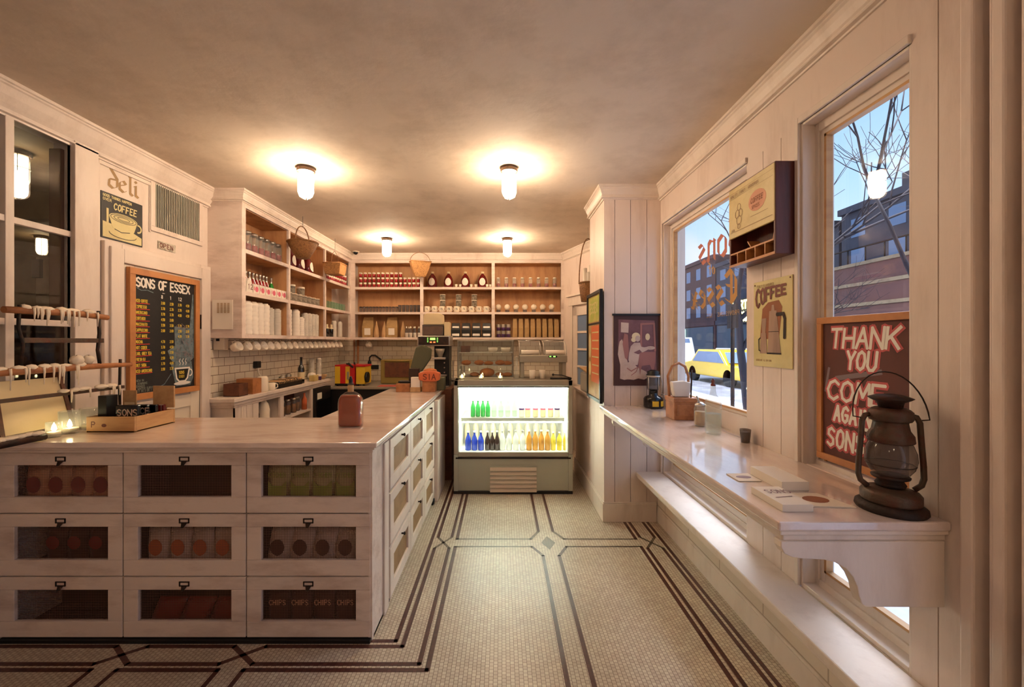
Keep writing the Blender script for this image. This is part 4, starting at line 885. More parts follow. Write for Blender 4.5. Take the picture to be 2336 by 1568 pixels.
# ---------------------------------------------------------------- mugs hanging under the left shelves
cup = thing('coffee_cup', 'x', 'cup', (0, 0, 0))
m = MB(); rot = Matrix.Rotation(math.radians(-78), 3, 'Y')
m.lathe([(.02, -.0), (.036, .012), (.044, .05), (.046, .078), (.043, .078), (.038, .03)], (0, 0, -.075), 16, rot=Matrix.Rotation(math.radians(68), 3, 'Y')); m.build('bowl', 'porcelain', cup)
m = MB(); m.tube([(.012, 0, -.045), (.005, 0, -.012), (.03, 0, -.004), (.05, 0, -.02), (.052, 0, -.038)], .005, 6); m.build('handle', 'porcelain', cup)
m = MB(); m.tube([(.028, 0, .022), (.028, 0, -.002), (.034, 0, -.010)], .0022, 5); m.build('hook', 'steel', cup)
spots = []
for px in (544, 566, 585, 602, 617, 632, 646, 660, 673, 685, 697, 708, 719, 729, 739, 749, 758, 767, 776): spots.append((-2.42, -2.36*F/(px-CX), ZS[0]-.0565))
row(cup, spots, '{} white cup from the left hanging under the left shelves', 'cup', 'white cups on hooks')
dup(cup, (-2.10, 6.30, ZS[0]-.0565), 'white cup hanging alone by the corner under the back shelves', None, 'lone hanging cup')

# ---------------------------------------------------------------- baskets, camera
def basket(name, loc, label, rim, base, h, mat_, handle_h, sx=1, sy=1, seg=20, square=False, rotz=0, tilt=0, hw=.006, along='x'):
    t = thing(name, label, 'basket', loc); x, y, z = loc
    m = MB(); R = Matrix.Rotation(rotz, 3, 'Z') @ Matrix.Rotation(tilt, 3, 'X')
    sg = 4 if square else seg; off = math.pi/4 if square else 0
    prof = [(base, 0), ((base*.6+rim*.4)*1.03, h*.35), ((base*.25+rim*.75)*1.02, h*.7), (rim, h), (rim*.93, h), (base*.9, .012)]
    RR = R @ Matrix.Diagonal((sx, sy, 1)) @ Matrix.Rotation(off, 3, 'Z')
    m.lathe(prof, loc, sg, rot=RR, sm=not square); m.build('basket_body', mat_, t, bevel=.006 if square else 0)
    m = MB(); q = rim*(.707 if square else 1)
    ring = [Vector(loc)+RR @ Vector((rim*math.cos(a), rim*math.sin(a), h)) for a in [2*math.pi*i/sg for i in range(sg)]]
    m.tube(ring, .009, 6, closed=True); m.build('rim', mat_, t)
    m = MB(); ax = Vector((1, 0, 0)) if along == 'x' else Vector((0, 1, 0)); k = q*(sx if along == 'x' else sy)
    m.tube([Vector(loc)+R @ (ax*(k*math.cos(a))+Vector((0, 0, h+handle_h*math.sin(a)))) for a in [math.pi*i/16 for i in range(17)]], hw, 6); m.build('handle', 'wicker', t)
    return t
m = MB()
basket('basket', (-2.13, 4.36, 2.44), 'round bottomed brown wicker basket hanging before the left shelves', .152, .06, .17, 'wicker', .17, 1, 1, 20, along='y')
basket('basket', (-2.17, 5.30, 2.42), 'square wicker basket hanging before the third bay of shelves', .155, .13, .14, 'wicker_light', .16, 1, 1, 4, True, 0, along='y', hw=.003)
basket('basket', (-1.20, 5.97, 2.50), 'tapered tan wicker basket hanging over the back wall divider', .205, .10, .22, 'wicker_light', .13, 1, .7, 4, True, .35, .1, along='x', hw=.004)
basket('basket', (1.01, 4.78, 2.02), 'basket with a tall hoop handle hanging behind the pier', .105, .08, .22, 'wicker', .52, 1, 1, 18, along='x', hw=.007)
for (bx, by, bz) in ((-2.13, 4.36, 2.78), (-2.17, 5.30, 2.71), (-1.20, 5.97, 2.85), (1.01, 4.78, 2.76)):
    m = MB(); m.tube([(bx, by, ZC), (bx, by, bz+.012), (bx+.012, by, bz), (bx+.004, by, bz-.012)], .003, 6); tag(m.build('ceiling_hook', 'steel'), 'thin ceiling hook holding the %s' % {2.78: 'round bottomed wicker basket', 2.71: 'square wicker basket', 2.85: 'tapered tan basket', 2.76: 'hoop handled basket behind the pier'}[bz], 'hook')
m = MB()
for dx, dy, hh in ((-.03, 0, .17), (.03, .02, .21), (.0, -.03, .12)): m.tube([(1.01+dx, 4.78+dy, 2.05), (1.01+dx*1.2, 4.78+dy, 2.24+hh)], .024, 10)
tag(m.build('rolled_menus', 'paper'), 'rolled white menus standing in the hoop handled basket', 'menus')
t = thing('security_camera', 'small dome security camera in the back left ceiling corner', 'camera', P(812, 573, 6.1))
p = P(812, 576, 6.05); m = MB(); m.lathe([(.05, 0), (.05, .03), (.045, .035)], (p.x, p.y, p.z), 16); m.build('housing', 'ivory', t)
m = MB(); m.blob((p.x, p.y-.012, p.z-.004), .034, .034, .034, 0); m.build('dome', 'black_gloss', t)
# ---------------------------------------------------------------- bottles inside the display case
def bottle_mb(r, h, neck=.4, body=0, cap=1, seg=12, label=None):
    m = MB(); hb = h*(1-neck)
    prof = [(r*.85, 0, body), (r, .006, body)]
    if label is not None: prof += [(r, hb*.25, body), (r*1.02, hb*.26, label), (r*1.02, hb*.8, label), (r, hb*.82, body)]
    prof += [(r, hb, body), (r*.75, hb+h*neck*.3, body), (r*.36, hb+h*neck*.6, body), (r*.34, h*.93, body), (r*.42, h*.93, cap), (r*.42, h, cap)]
    m.lathe(prof, seg=seg); return m
def deck(px0, px1, n, y, z): return [((px0+(px1-px0)*i/max(1, n-1)-CX)/F*y, y, z) for i in range(n)]
z1, z0 = .731, .401
row(proto(bottle_mb(.026, .185, .45, 0, 1), 'drink_bottle', ['green_bottle', 'milk']), deck(1079, 1113, 4, 4.47, z1), '{} green bottle from the left on the upper case shelf', 'bottle', 'green bottles in the case')
row(proto(bottle_mb(.028, .18, .4, 0, 1), 'drink_bottle', ['glass_green', 'milk']), deck(1127, 1174, 4, 4.47, z1), '{} clear bottle from the left on the upper case shelf', 'bottle', 'clear bottles in the case')
yb = MB(); yb.lathe([(.027, 0, 0), (.029, .006, 0), (.029, .075, 0), (.0295, .076, 1), (.0295, .095, 1), (.029, .097, 2), (.022, .13, 2), (.017, .14, 2), (.017, .165, 2)], seg=12)
yo = proto(yb, 'yogurt_bottle', ['cream', 'rose', 'milk']); row(yo, deck(1204, 1256, 4, 4.46, z1), '{} pink banded drink bottle from the left, upper case shelf', 'bottle', 'pink banded bottles in the case')
yb2 = proto(yb, 'yogurt_bottle', ['ivory', 'plum', 'milk']); row(yb2, [deck(1190, 1190, 1, 4.46, z1)[0], deck(1271, 1271, 1, 4.46, z1)[0]], '{} plum banded drink bottle from the left, upper case shelf', 'bottle', 'plum banded bottles in the case')
row(proto(bottle_mb(.033, .20, .5, 0, 1), 'water_bottle', ['blue_bottle', 'milk']), deck(1068, 1097, 3, 4.33, z0), '{} blue bottle from the left at the bottom of the case', 'bottle', 'blue bottles in the case')
row(proto(bottle_mb(.028, .20, .5, 0, 1), 'drink_bottle', ['cola', 'milk']), deck(1112, 1134, 3, 4.33, z0), '{} dark cola bottle from the left at the bottom of the case', 'bottle', 'cola bottles in the case')
row(proto(bottle_mb(.030, .21, .45, 0, 1), 'drink_bottle', ['milk', 'steel']), deck(1146, 1192, 4, 4.33, z0), '{} white bottle from the left in the front bottom row', 'bottle', 'white bottles in the case')
row(proto(bottle_mb(.030, .21, .45, 0, 1), 'drink_bottle', ['gold_drink', 'milk']), deck(1207, 1249, 4, 4.33, z0), '{} amber bottle from the left at the bottom of the case', 'bottle', 'amber bottles in the case')
row(proto(bottle_mb(.026, .19, .4, 0, 1), 'drink_bottle', ['lemon_drink', 'milk']), deck(1262, 1290, 3, 4.33, z0), '{} yellow bottle from the left at the bottom of the case', 'bottle', 'yellow bottles in the case')
row(proto(bottle_mb(.029, .27, .3, 0, 1), 'tall_bottle', ['cream', 'milk']), deck(1066, 1262, 11, 4.60, z0), '{} tall pale bottle from the left in the rear bottom row', 'bottle', 'tall pale bottles at the back of the case')

# ---------------------------------------------------------------- on top of the display case
ZD = 1.159
t = thing('pastry_case', 'clear two shelf pastry case standing on the left of the display case', 'pastry case', (-.18, 4.48, ZD))
x0, x1, y0, y1, zt = -.475, .125, 4.34, 4.70, 1.555
m = MB()
for a in ((x0, y0, x1, y0+.004), (x0, y1-.004, x1, y1), (x0, y0+.004, x0+.004, y1-.004), (x1-.004, y0+.004, x1, y1-.004)): m.box(a[0], a[1], ZD+.012, a[2], a[3], zt)
m.box(x0, y0, zt, x1, y1, zt+.006); m.build('case_panes', 'glass_pane', t)
m = MB(); m.box(x0, y0, ZD, x1, y1, ZD+.012)
for x in (x0, x1-.012):
    for y in (y0, y1-.012): m.box(x, y, ZD+.012, x+.012, y+.012, zt)
m.box(x0, y0-.001, zt, x1, y0+.011, zt+.012); m.box(x0, y1-.011, zt, x1, y1, zt+.012); m.build('case_frame', 'steel_dull', t, bevel=.002)
for z in (1.29, 1.43):
    m = MB(); m.box(x0+.006, y0+.012, z, x1-.006, y1-.012, z+.005); m.build('shelf', 'plastic_film', t)
def pastry(kind):
    m = MB()
    if kind == 'croissant':
        n = 9
        pts = [(math.cos(a)*.045, math.sin(a)*.03, .02) for a in [math.pi*(i/(n-1)) for i in range(n)]]
        m.tube(pts, [.006, .013, .018, .022, .024, .022, .018, .013, .006], 8, 0)
    else: m.blob((0, 0, .026), .055, .045, .028, 0, 14, 7, .002)
    return proto(m, kind, 'bread')
rl = pastry('bread_roll'); row(rl, [(-.39, 4.46, 1.296), (-.25, 4.46, 1.296), (-.02, 4.46, 1.296)], '{} round bun from the left on the middle pastry shelf', 'bun', 'buns in the pastry case')
cr_ = pastry('croissant'); row(cr_, [(-.145, 4.45, 1.296), (.06, 4.45, 1.296), (-.30, 4.46, ZD+.013), (-.02, 4.46, ZD+.013), (.06, 4.44, ZD+.013)], '{} croissant in the pastry case, counted down from the middle shelf', 'croissant', 'croissants in the pastry case')
o = dup(rl, (-.16, 4.44, ZD+.013), 'large browned bun alone on the pastry case floor', None, 'lone bun', (1.5, 1.3, 1.7))
m = MB(); m.box(-.05, -.05, 0, .05, .05, .07); o = proto(m, 'paper_box', 'brown_wood', .004); row(o, [(-.40, 4.5, 1.436)], '{} dark brown box on the top pastry shelf', 'box', None)
m = MB(); m.lathe([(.045, 0), (.055, .05), (.05, .05), (.035, .008)], seg=14); row(proto(m, 'white_bowl', 'porcelain'), [(-.10, 4.5, 1.436), (.04, 4.5, 1.436)], '{} white bowl on the top pastry shelf', 'bowl', 'bowls in the pastry case')
m = MB(); m.blob((0, 0, .012), .012, .012, .012, 0, 8, 5); o = m.build('indicator_lamp', 'light_blue', loc=(0, 0, 0)); o.location = (-.24, 4.6, 1.48); bpy.data.objects.remove(o)
tl = thing('tea_light', 'x', 'candle', (0, 0, 0))
m = MB(); m.lathe([(.022, 0), (.026, .04), (.024, .04), (.018, .006)], seg=14); m.build('glass_cup', 'glass_clear', tl)
m = MB(); m.lathe([(.017, .006), (.017, .018)], seg=12); m.build('wax', 'wax', tl)
m = MB(); m.lathe([(.001, .018), (.010, .028), (.007, .042), (.001, .055)], seg=8); m.build('flame', 'flame', tl)
row(tl, [P(1054, 868, 4.22)*1 for _ in (0,)]+[P(1098, 868, 4.22), P(1141, 868, 4.22)], '{} lit tea light from the left before the pastry case', 'candle', 'tea lights on the display case')
for o in [q for q in bpy.data.objects if q.name.startswith('tea_light')]: o.location.z = ZD; o.location.y = 4.22
# covered machines on the right: slicer like appliance with curved lids
t = thing('panini_press', 'steel appliance with two curved clear lids on the display case', 'appliance', (.43, 4.5, ZD))
m = MB(); m.box(.19, 4.36, ZD+.17, .70, 4.68, ZD+.245); m.box(.20, 4.38, ZD, .24, 4.66, ZD+.17); m.box(.65, 4.38, ZD, .69, 4.66, ZD+.17); m.build('body', 'steel_dull', t, bevel=.006)
for x0_, x1_ in ((.19, .42), (.455, .70)):
    m = MB()
    for k in range(8):
        a0, a1 = math.pi/2*k/8, math.pi/2*(k+1)/8
        p0 = (4.66-.24*math.sin(a0)*1.0, ZD+.25+.15*math.cos(a0)); p1 = (4.66-.24*math.sin(a1), ZD+.25+.15*math.cos(a1))
        m.add([(x0_, p0[0], p0[1]), (x1_, p0[0], p0[1]), (x1_, p1[0], p1[1]), (x0_, p1[0], p1[1])], [(0, 1, 2, 3)], 0, True)
    m.build('lid', 'glass_clear', t)
    m = MB()
    for x in (x0_, x1_): m.tube([(x, 4.66-.24*math.sin(a), ZD+.25+.15*math.cos(a)) for a in [math.pi/2*k/8 for k in range(9)]], .005, 6)
    m.tube([(x0_, 4.66, ZD+.40), (x1_, 4.66, ZD+.40)], .007, 6); m.build('lid_frame', 'steel', t)
    m = MB(); m.tube([((x0_+.02), 4.42, ZD+.275), (x1_-.02, 4.42, ZD+.275)], .026, 12); m.build('roll', 'paper', t)
m = MB(); m.box(.50, 4.352, ZD+.222, .59, 4.36, ZD+.243); m.build('display', 'black', t)
m = MB(); m.box(.508, 4.35, ZD+.228, .527, 4.352, ZD+.238); m.box(.548, 4.35, ZD+.227, .572, 4.352, ZD+.239); m.build('digits', 'screen_green', t)
m = MB(); m.lathe([(.028, 0), (.034, .09), (.032, .09), (.024, .006)], seg=14); row(proto(m, 'paper_cup', 'paper'), [(.32, 4.30, ZD), (.43, 4.34, ZD)], '{} white paper cup from the left before the steel appliance', 'cup', 'paper cups on the display case')
m = MB(); m.tube([(.50, 4.22, ZD+.012), (.72, 4.22, ZD+.012)], .009, 8); m.tube([(.53, 4.22, ZD+.05), (.62, 4.22, ZD+.045), (.72, 4.22, ZD+.015)], .005, 8); m.blob((.53, 4.22, ZD+.05), .013, .013, .013); m.build('tongs', 'black'); tag(bpy.data.objects['tongs'], 'black serving tongs lying at the right of the display case top', 'tongs')
t = thing('glass_carafe', 'slim clear glass carafe between the pastry case and the steel appliance', 'carafe', (.155, 4.40, ZD))
m = MB(); m.lathe([(.022, 0), (.026, .08), (.014, .16), (.012, .20), (.018, .22)], (.157, 4.30, ZD), 14); m.build('body', 'glass_clear', t)
m = MB(); m.lathe([(.013, 0), (.012, .015), (.0, .022)], (.157, 4.30, ZD+.22), 10); m.build('stopper', 'steel', t)

# ---------------------------------------------------------------- coffee brewer beyond the counter end
t = thing('brewer_stand', 'narrow dark stand holding the coffee brewer beside the display case', 'stand', (-.73, 4.8, 0))
m = MB(); m.box(-.93, 4.56, 0, -.56, 5.05, 1.02); m.build('body', 'brown_wood', t, bevel=.004)
t = thing('coffee_brewer', 'tall black and steel coffee brewer with a green lit panel', 'coffee maker', (-.75, 4.75, 1.02))
Yb = 4.68; a = P(952, 790, Yb); c = P(1026, 766, Yb)
m = MB(); m.box(a.x, Yb, a.z, c.x, Yb+.30, c.z); m.build('head', 'steel', t, bevel=.008)
m = MB(); m.box(a.x+.012, Yb-.004, a.z+.014, c.x-.012, Yb, c.z-.014); m.build('control_panel', 'rust_dark', t, bevel=.003)
q0 = P(981, 776, Yb-.004); q1 = P(993, 771, Yb-.004); m = MB(); m.box(q0.x, Yb-.006, q0.z, q1.x, Yb-.004, q1.z)
for px in (976, 998):
    for py in (772, 776, 780): q = P(px, py, Yb); m.box(q.x-.006, Yb-.006, q.z-.005, q.x+.006, Yb-.004, q.z+.005)
m.build('green_display', 'screen_green', t)
m = MB()
for px in (983, 991): q = P(px, 781, Yb); m.box(q.x-.012, Yb-.006, q.z-.007, q.x+.012, Yb-.004, q.z+.007)
m.build('red_buttons', 'screen_red', t)
m = MB(); a = P(988, 880, Yb); c = P(1023, 790, Yb); m.box(a.x, Yb+.08, 1.02, c.x, Yb+.30, c.z); m.build('tower', 'black', t, bevel=.006)
m = MB(); q = P(1003, 800, Yb); m.lathe([(.012, -.09), (.022, -.08), (.05, -.01), (.055, .02)], (q.x, Yb+.04, q.z), 14); m.build('filter_funnel', 'steel_dull', t)
m = MB(); q = P(1001, 818, Yb); m.box(q.x-.075, Yb-.0, q.z-.012, q.x+.075, Yb+.08, q.z+.01); q = P(1008, 857, Yb); m.box(q.x-.05, Yb, q.z-.012, q.x+.05, Yb+.08, q.z+.008); m.box(q.x-.09, Yb+.02, 1.02, q.x+.075, Yb+.29, 1.04); m.build('warmer_plates', 'steel', t, bevel=.003)
m = MB()
for py in (828, 839, 850): q = P(1014, py, Yb+.08); m.tube([(q.x, Yb+.08, q.z), (q.x, Yb+.066, q.z)], .008, 10)
m.build('knobs', 'steel', t)
t = thing('bean_hopper', 'cream lidded brown bean hopper standing on the coffee brewer', 'hopper', (-.79, 4.82, 1.62))
zt = P(0, 766, Yb).z; a = P(963, 741, Yb+.03); c = P(1011, 766, Yb+.03)
m = MB(); m.box(a.x, Yb+.03, zt+.001, c.x, Yb+.25, a.z); m.build('hopper', 'glass_smoke', t, bevel=.006)
m = MB(); m.box(a.x+.012, Yb+.045, zt+.006, c.x-.012, Yb+.235, a.z-.02); m.build('beans', 'box_wood', t, bevel=.01)
b_ = P(966, 715, Yb+.03); d_ = P(1007, 741, Yb+.03); m = MB(); m.prism([(b_.x-.005, Yb+.035, a.z+.001), (d_.x+.01, Yb+.035, a.z+.001), (d_.x+.004, Yb+.035, b_.z-.01), (d_.x-.03, Yb+.035, b_.z), (b_.x+.03, Yb+.035, b_.z), (b_.x, Yb+.035, b_.z-.02)], (0, .2, 0)); m.build('lid', 'cream', t, bevel=.008)
m = MB(); a = P(1013, 765, Yb+.06); c = P(1025, 735, Yb+.06); m.box(a.x, Yb+.06, zt+.001, c.x, Yb+.2, c.z); tag(m.build('cream_carton', 'cream', bevel=.004), 'cream carton standing right of the bean hopper on the brewer', 'carton')
t = MB(); a = P(938, 856, 4.52); 
cl = MB(); pts = [(948, 793), (964, 787), (984, 797), (982, 818), (962, 848), (938, 852), (936, 838)]
cl.prism([P(x, y, 4.63) for x, y in pts], (0, .06, 0)); tag(cl.build('draped_cloth', 'olive_cloth', bevel=.015), 'olive green folded cloth hanging from the coffee brewer', 'cloth')
m = MB(); a = P(932, 862, 4.36); c = P(956, 841, 4.36); m.box(a.x, 4.36, 1.041, c.x, 4.43, c.z); o = m.build('card_terminal', 'cola', bevel=.008); tag(o, 'dark card terminal below the olive cloth on the counter end', 'card terminal')
# steel shelf glimpsed between counter end and case
t = thing('dish_rack', 'steel shelf rack seen in the gap left of the display case', 'rack', (-.52, 5.3, 0))
m = MB()
for z in (.22, .55, .86, 1.05): m.box(-.66, 5.1, z, -.50, 5.45, z+.02)
m.build('shelf', 'steel', t)
m = MB()
for x in (-.66, -.51):
    for y in (5.1, 5.43): m.box(x, y, 0, x+.015, y+.015, 1.3)
m.build('post', 'steel', t)

# ---------------------------------------------------------------- on the far end of the sales counter
ZC1 = 1.0405
def boxpx(name, mat_, px0, px1, pytop, Y, depth, label, cat, bev=.004, zb=ZC1, parent=None):
    a = P(px0, 0, Y); c = P(px1, pytop, Y); m = MB(); m.box(a.x, Y, zb, c.x, Y+depth, c.z)
    o = m.build(name, mat_, parent, bevel=bev)
    if label: tag(o, label, cat)
    return o
t = thing('wooden_caddy', 'small open reddish wooden box on the counter end, leftmost', 'box', (P(919, 0, 4.15).x, 4.2, ZC1))
x0, x1 = P(903, 0, 4.13).x, P(935, 0, 4.13).x
m = MB(); m.box(x0, 4.13, ZC1, x1, 4.14, ZC1+.085); m.box(x0, 4.24, ZC1, x1, 4.25, ZC1+.075); m.box(x0, 4.14, ZC1, x0+.01, 4.24, ZC1+.08); m.box(x1-.01, 4.14, ZC1, x1, 4.24, ZC1+.08); m.box(x0, 4.14, ZC1, x1, 4.24, ZC1+.008); m.build('box_body', 'box_wood', t, bevel=.002)
m = MB(); m.box(x0+.02, 4.17, ZC1+.01, x1-.02, 4.22, ZC1+.06); m.build('packets', 'tan_paper', t)
t = thing('napkin_holder', 'white napkins in a tan holder on the counter end', 'napkin holder', (P(948, 0, 4.15).x, 4.18, ZC1))
boxpx('holder', 'tan_paper', 935, 959, 884, 4.12, .09, None, None, parent=t); boxpx('napkins', 'paper', 937, 958, 861, 4.135, .06, None, None, parent=t)
t = thing('bread_crate', 'brown crate with an orange lettered bread sign on the counter end', 'crate', (P(980, 0, 4.15).x, 4.2, ZC1))
boxpx('crate', 'box_wood', 963, 992, 868, 4.12, .13, None, None, parent=t)
m = MB(); c = P(980, 859, 4.13); m.prism([(c.x+a_, 4.10, c.z+b_) for a_, b_ in ((-.11, .035), (-.06, .052), (0, .06), (.06, .054), (.11, .035), (.105, -.035), (.06, -.05), (-.06, -.05), (-.105, -.035))], (0, .06, 0)); m.build('bread_sign', 'snack_label', t, bevel=.01)
pl = Plane((c.x, 4.099, c.z), (1, 0, 0), (0, 0, 1), (0, -1, 0)); m = MB(); write(m, pl, 'SIA', -.06, -.03, .055, .009, .001, 0, .45); m.build('lettering', 'print_brown', t)
m = MB(); m.blob((c.x, 4.16, c.z+.055), .07, .04, .025, 0, 12, 6, .002); tag(m.build('bread_loaf', 'bread'), 'round bread loaf resting on top of the lettered crate', 'bread')
boxpx('tea_canister', 'olive_cloth', 993, 1013, 862, 4.26, .14, 'dark olive canister right of the bread crate', 'canister', .01)
boxpx('card_tray', 'black', 908, 934, 870, 4.30, .1, 'black tray behind the small wooden box', 'tray')

# ---------------------------------------------------------------- back table: toaster oven, red and yellow juicer
t = thing('toaster_oven', 'olive gold toaster oven with a dark window on the back table', 'oven', (-1.58, 6.2, .93))
Yt = 6.0; x0, x1, zt = P(868, 0, Yt).x, P(940, 0, Yt).x, P(0, 821, Yt).z
m = MB(); m.box(x0, Yt, .932, x1, Yt+.34, zt); m.build('oven_body', 'olive_metal', t, bevel=.012)
m = MB(); a = P(878, 861, Yt); c = P(934, 827, Yt); m.box(a.x, Yt-.008, a.z, c.x, Yt+.001, c.z); m.build('oven_window', 'brown_wood', t, bevel=.006)
m = MB(); m.tube([(a.x, Yt-.012, c.z+.02), (c.x, Yt-.012, c.z+.02)], .008, 8); m.build('handle', 'olive_metal', t)
wx = YB-.012
m = MB(); q = [P(x, y, 6.45) for x, y in ((843, 824), (843, 816), (848, 811), (856, 811), (864, 817), (872, 823))]; m.tube(q, .012, 8); m.blob(q[0]+Vector((0, 0, -.03)), .03, .03, .045, 0); tag(m.build('power_cord', 'black'), 'thick black power cord arching beside the toaster oven', 'cord')
m = MB(); a = P(839, 842, wx-.03); c = P(863, 833, wx-.03); m.box(a.x, wx-.03, a.z, c.x, wx-.001, c.z); tag(m.build('wall_socket', 'black', bevel=.004), 'black wall socket block on the tiles left of the toaster oven', 'socket')
m = MB(); m.tube([(-2.28, YB-.04, .932), (-2.28, YB-.04, 1.58)], .016, 8); m.tube([(-2.34, YB-.04, .932), (-2.34, YB-.04, 1.58)], .01, 8); tag(m.build('copper_pipe', 'box_wood'), 'pair of brown copper pipes rising in the tiled corner', 'pipe')
t = thing('juicer', 'boxy red and yellow striped machine on the back table', 'machine', (-2.13, 5.9, .93))
Yj = 5.70; X = lambda px, Y=Yj: P(px, 0, Y).x
m = MB(); 
for px0, px1, k in ((764, 776, 1), (776, 788, 0), (788, 798, 1), (798, 808, 0)): m.box(X(px0), Yj, .94, X(px1), Yj+.3, 1.215, k)
m.box(X(764), Yj-.002, 1.205, X(808), Yj+.3, 1.225, 0); m.build('machine_body', ['red', 'yellow'], t)
m = MB(); m.box(X(811), Yj+.02, .955, X(832), Yj+.28, 1.20, 1); m.box(X(810), Yj+.01, 1.20, X(833), Yj+.29, 1.225, 0); m.build('side_hopper', ['red', 'yellow'], t, bevel=.004)
m = MB(); m.tube([(X(832)+.0, Yj+.06, 1.05), (X(832)+.03, Yj+.06, 1.05)], .075, 18); m.build('wheel', 'black', t)
m = MB(); 
for px in (768, 804, 814, 828): m.box(X(px)-.012, Yj+.02, .931, X(px)+.012, Yj+.05, .956)
m.box(X(764), Yj-.001, .94, X(808), Yj+.01, .965); m.build('base', 'black', t)
m = MB(); m.tube([(X(795), Yj-.01, 1.25), (X(806), Yj-.01, 1.19)], .014, 8); m.tube([(X(786), Yj+.1, 1.225), (X(786), Yj+.1, 1.245)], .016, 8); m.tube([(X(803), Yj+.1, 1.225), (X(803), Yj+.1, 1.26)], .012, 8); m.build('levers', 'black', t)
m = MB(); m.box(X(790)+.01, Yj-.004, 1.02, X(797)-.005, Yj, 1.13); m.build('nameplate', 'steel_dull', t)
m = MB(); m.box(-1.72, 5.62, .931, -1.42, 5.80, .936); tag(m.build('paper_sheet', 'pink_paper'), 'pink paper lying on the back steel table', 'paper')
m = MB(); m.lathe([(.05, 0), (.065, .05), (.06, .05), (.04, .008)], (-1.25, 5.72, .931), 16); tag(m.build('steel_bowl', 'steel'), 'small steel bowl on the back table right of the pink paper', 'bowl')

# ---------------------------------------------------------------- on the left work counter
ZW = 1.0505
def at(px, X_): return X_*F/(px-CX)
y = at(530, -2.44); t = thing('utensil_box', 'dark brown open wooden box at the near end of the work counter', 'box', (-2.45, y, ZW))
m = MB(); x0, x1, y0, y1 = -2.53, -2.385, 3.70, 3.83
for a in ((x0, y0, x1, y0+.01), (x0, y1-.01, x1, y1), (x0, y0+.01, x0+.01, y1-.01), (x1-.01, y0+.01, x1, y1-.01)): m.box(a[0], a[1], ZW, a[2], a[3], ZW+.115)
m.box(x0, y0, ZW, x1, y1, ZW+.008); m.build('box_body', 'brown_wood', t, bevel=.002)
m = MB(); m.box(x0+.02, y0+.02, ZW+.01, x1-.02, y1-.02, ZW+.07); m.build('contents', 'black', t)
m = MB(); m.box(-2.53, 3.88, ZW, -2.37, 4.02, ZW+.145); tag(m.build('recipe_box', 'box_wood', bevel=.003), 'orange brown closed wooden box behind the dark open box', 'box')
m = MB(); m.lathe([(.055, 0), (.058, .01), (.055, .13), (.045, .15), (.03, .155)], (-2.41, 4.10, ZW), 18); tag(m.build('canister', 'porcelain'), 'white ceramic canister next to the orange brown box', 'canister')
t = thing('coffee_mug', 'white mug lying with its handle towards the dark tray', 'mug', (-2.385, 4.22, ZW))
m = MB(); m.lathe([(.03, 0), (.036, .01), (.036, .075), (.032, .075), (.03, .01)], (-2.385, 4.22, ZW), 16); m.build('bowl', 'porcelain', t)
m = MB(); m.tube([(-2.36, 4.245, ZW+.065), (-2.35, 4.27, ZW+.055), (-2.35, 4.27, ZW+.025), (-2.36, 4.245, ZW+.015)], .006, 8); m.build('handle', 'porcelain', t)
t = thing('pastry_tray', 'long black tray lined with ragged tan baking paper', 'tray', (-2.45, 4.65, ZW))
m = MB(); m.box(-2.55, 4.32, ZW, -2.37, 4.84, ZW+.008); m.box(-2.38, 4.32, ZW, -2.37, 4.84, ZW+.065); m.box(-2.55, 4.32, ZW, -2.54, 4.84, ZW+.065); m.box(-2.54, 4.32, ZW, -2.38, 4.33, ZW+.065); m.box(-2.54, 4.83, ZW, -2.38, 4.84, ZW+.065); m.build('tray_body', 'black', t, bevel=.002)
m = MB(); random.seed(3); n = 16
for i in range(n):
    y0, y1 = 4.33+.50*i/n, 4.33+.50*(i+1)/n; h0, h1 = .072+random.uniform(-.006, .012), .072+random.uniform(-.006, .012)
    m.add([(-2.53, y0, ZW+h0), (-2.375, y0, ZW+h0), (-2.375, y1, ZW+h1), (-2.53, y1, ZW+h1), (-2.366, (y0+y1)/2, ZW+.045)], [(0, 1, 2, 3), (1, 4, 2)], 0)
m.build('baking_paper', 'tan_paper', t)
t = thing('wine_bottle', 'dark wine bottle with a pale label on the work counter', 'bottle', (-2.42, at(687, -2.42), ZW)); y = WL[t.name].y
m = MB(); m.lathe([(.034, 0), (.038, .008), (.038, .17), (.030, .20), (.015, .225), (.014, .30), (.016, .302), (.016, .315)], (-2.42, y, ZW), 18); m.build('glass', 'wine_glass_dark', t)
m = MB(); m.lathe([(.0385, .05), (.0385, .135)], (-2.42, y, ZW), 18, cap=False); m.build('paper_label', 'cream', t)
for i, (px, h_) in enumerate(((655, .09), (668, .10))):
    m = MB(); y = at(px, -2.50); m.lathe([(.04, 0), (.042, h_), (.036, h_+.01), (.02, h_+.02)], (-2.565+.015, y+.0, ZW), 14); o = m.build('steel_pot', 'steel_dull'); tag(o, '%s steel pot between the tray and the tiled wall' % ('nearer', 'farther')[i], 'pot'); o.location.z = ZW; o.location.x = -2.55+.0; o.scale = (.7, 1, 1)
m = MB(); m.box(-2.43, 5.07+.06, ZW, -2.36, 5.25, ZW+.075); tag(m.build('food_tub', 'tin_yellow', bevel=.008), 'pale yellow tub right of the wine bottle', 'tub')
m = MB(); m.lathe([(.028, 0, 0), (.030, .05, 0), (.028, .055, 1), (.03, .075, 1)], (-2.385, 5.32, ZW), 14); tag(m.build('preserve_jar', ['plum', 'ivory']), 'purple preserve jar with a pale lid on the work counter', 'jar')
m = MB(); m.blob((-2.47, 5.30, ZW+.05), .05, .06, .05, 0, 12, 7, .006); tag(m.build('plastic_bag', 'paper'), 'crumpled white bag behind the purple jar', 'bag')
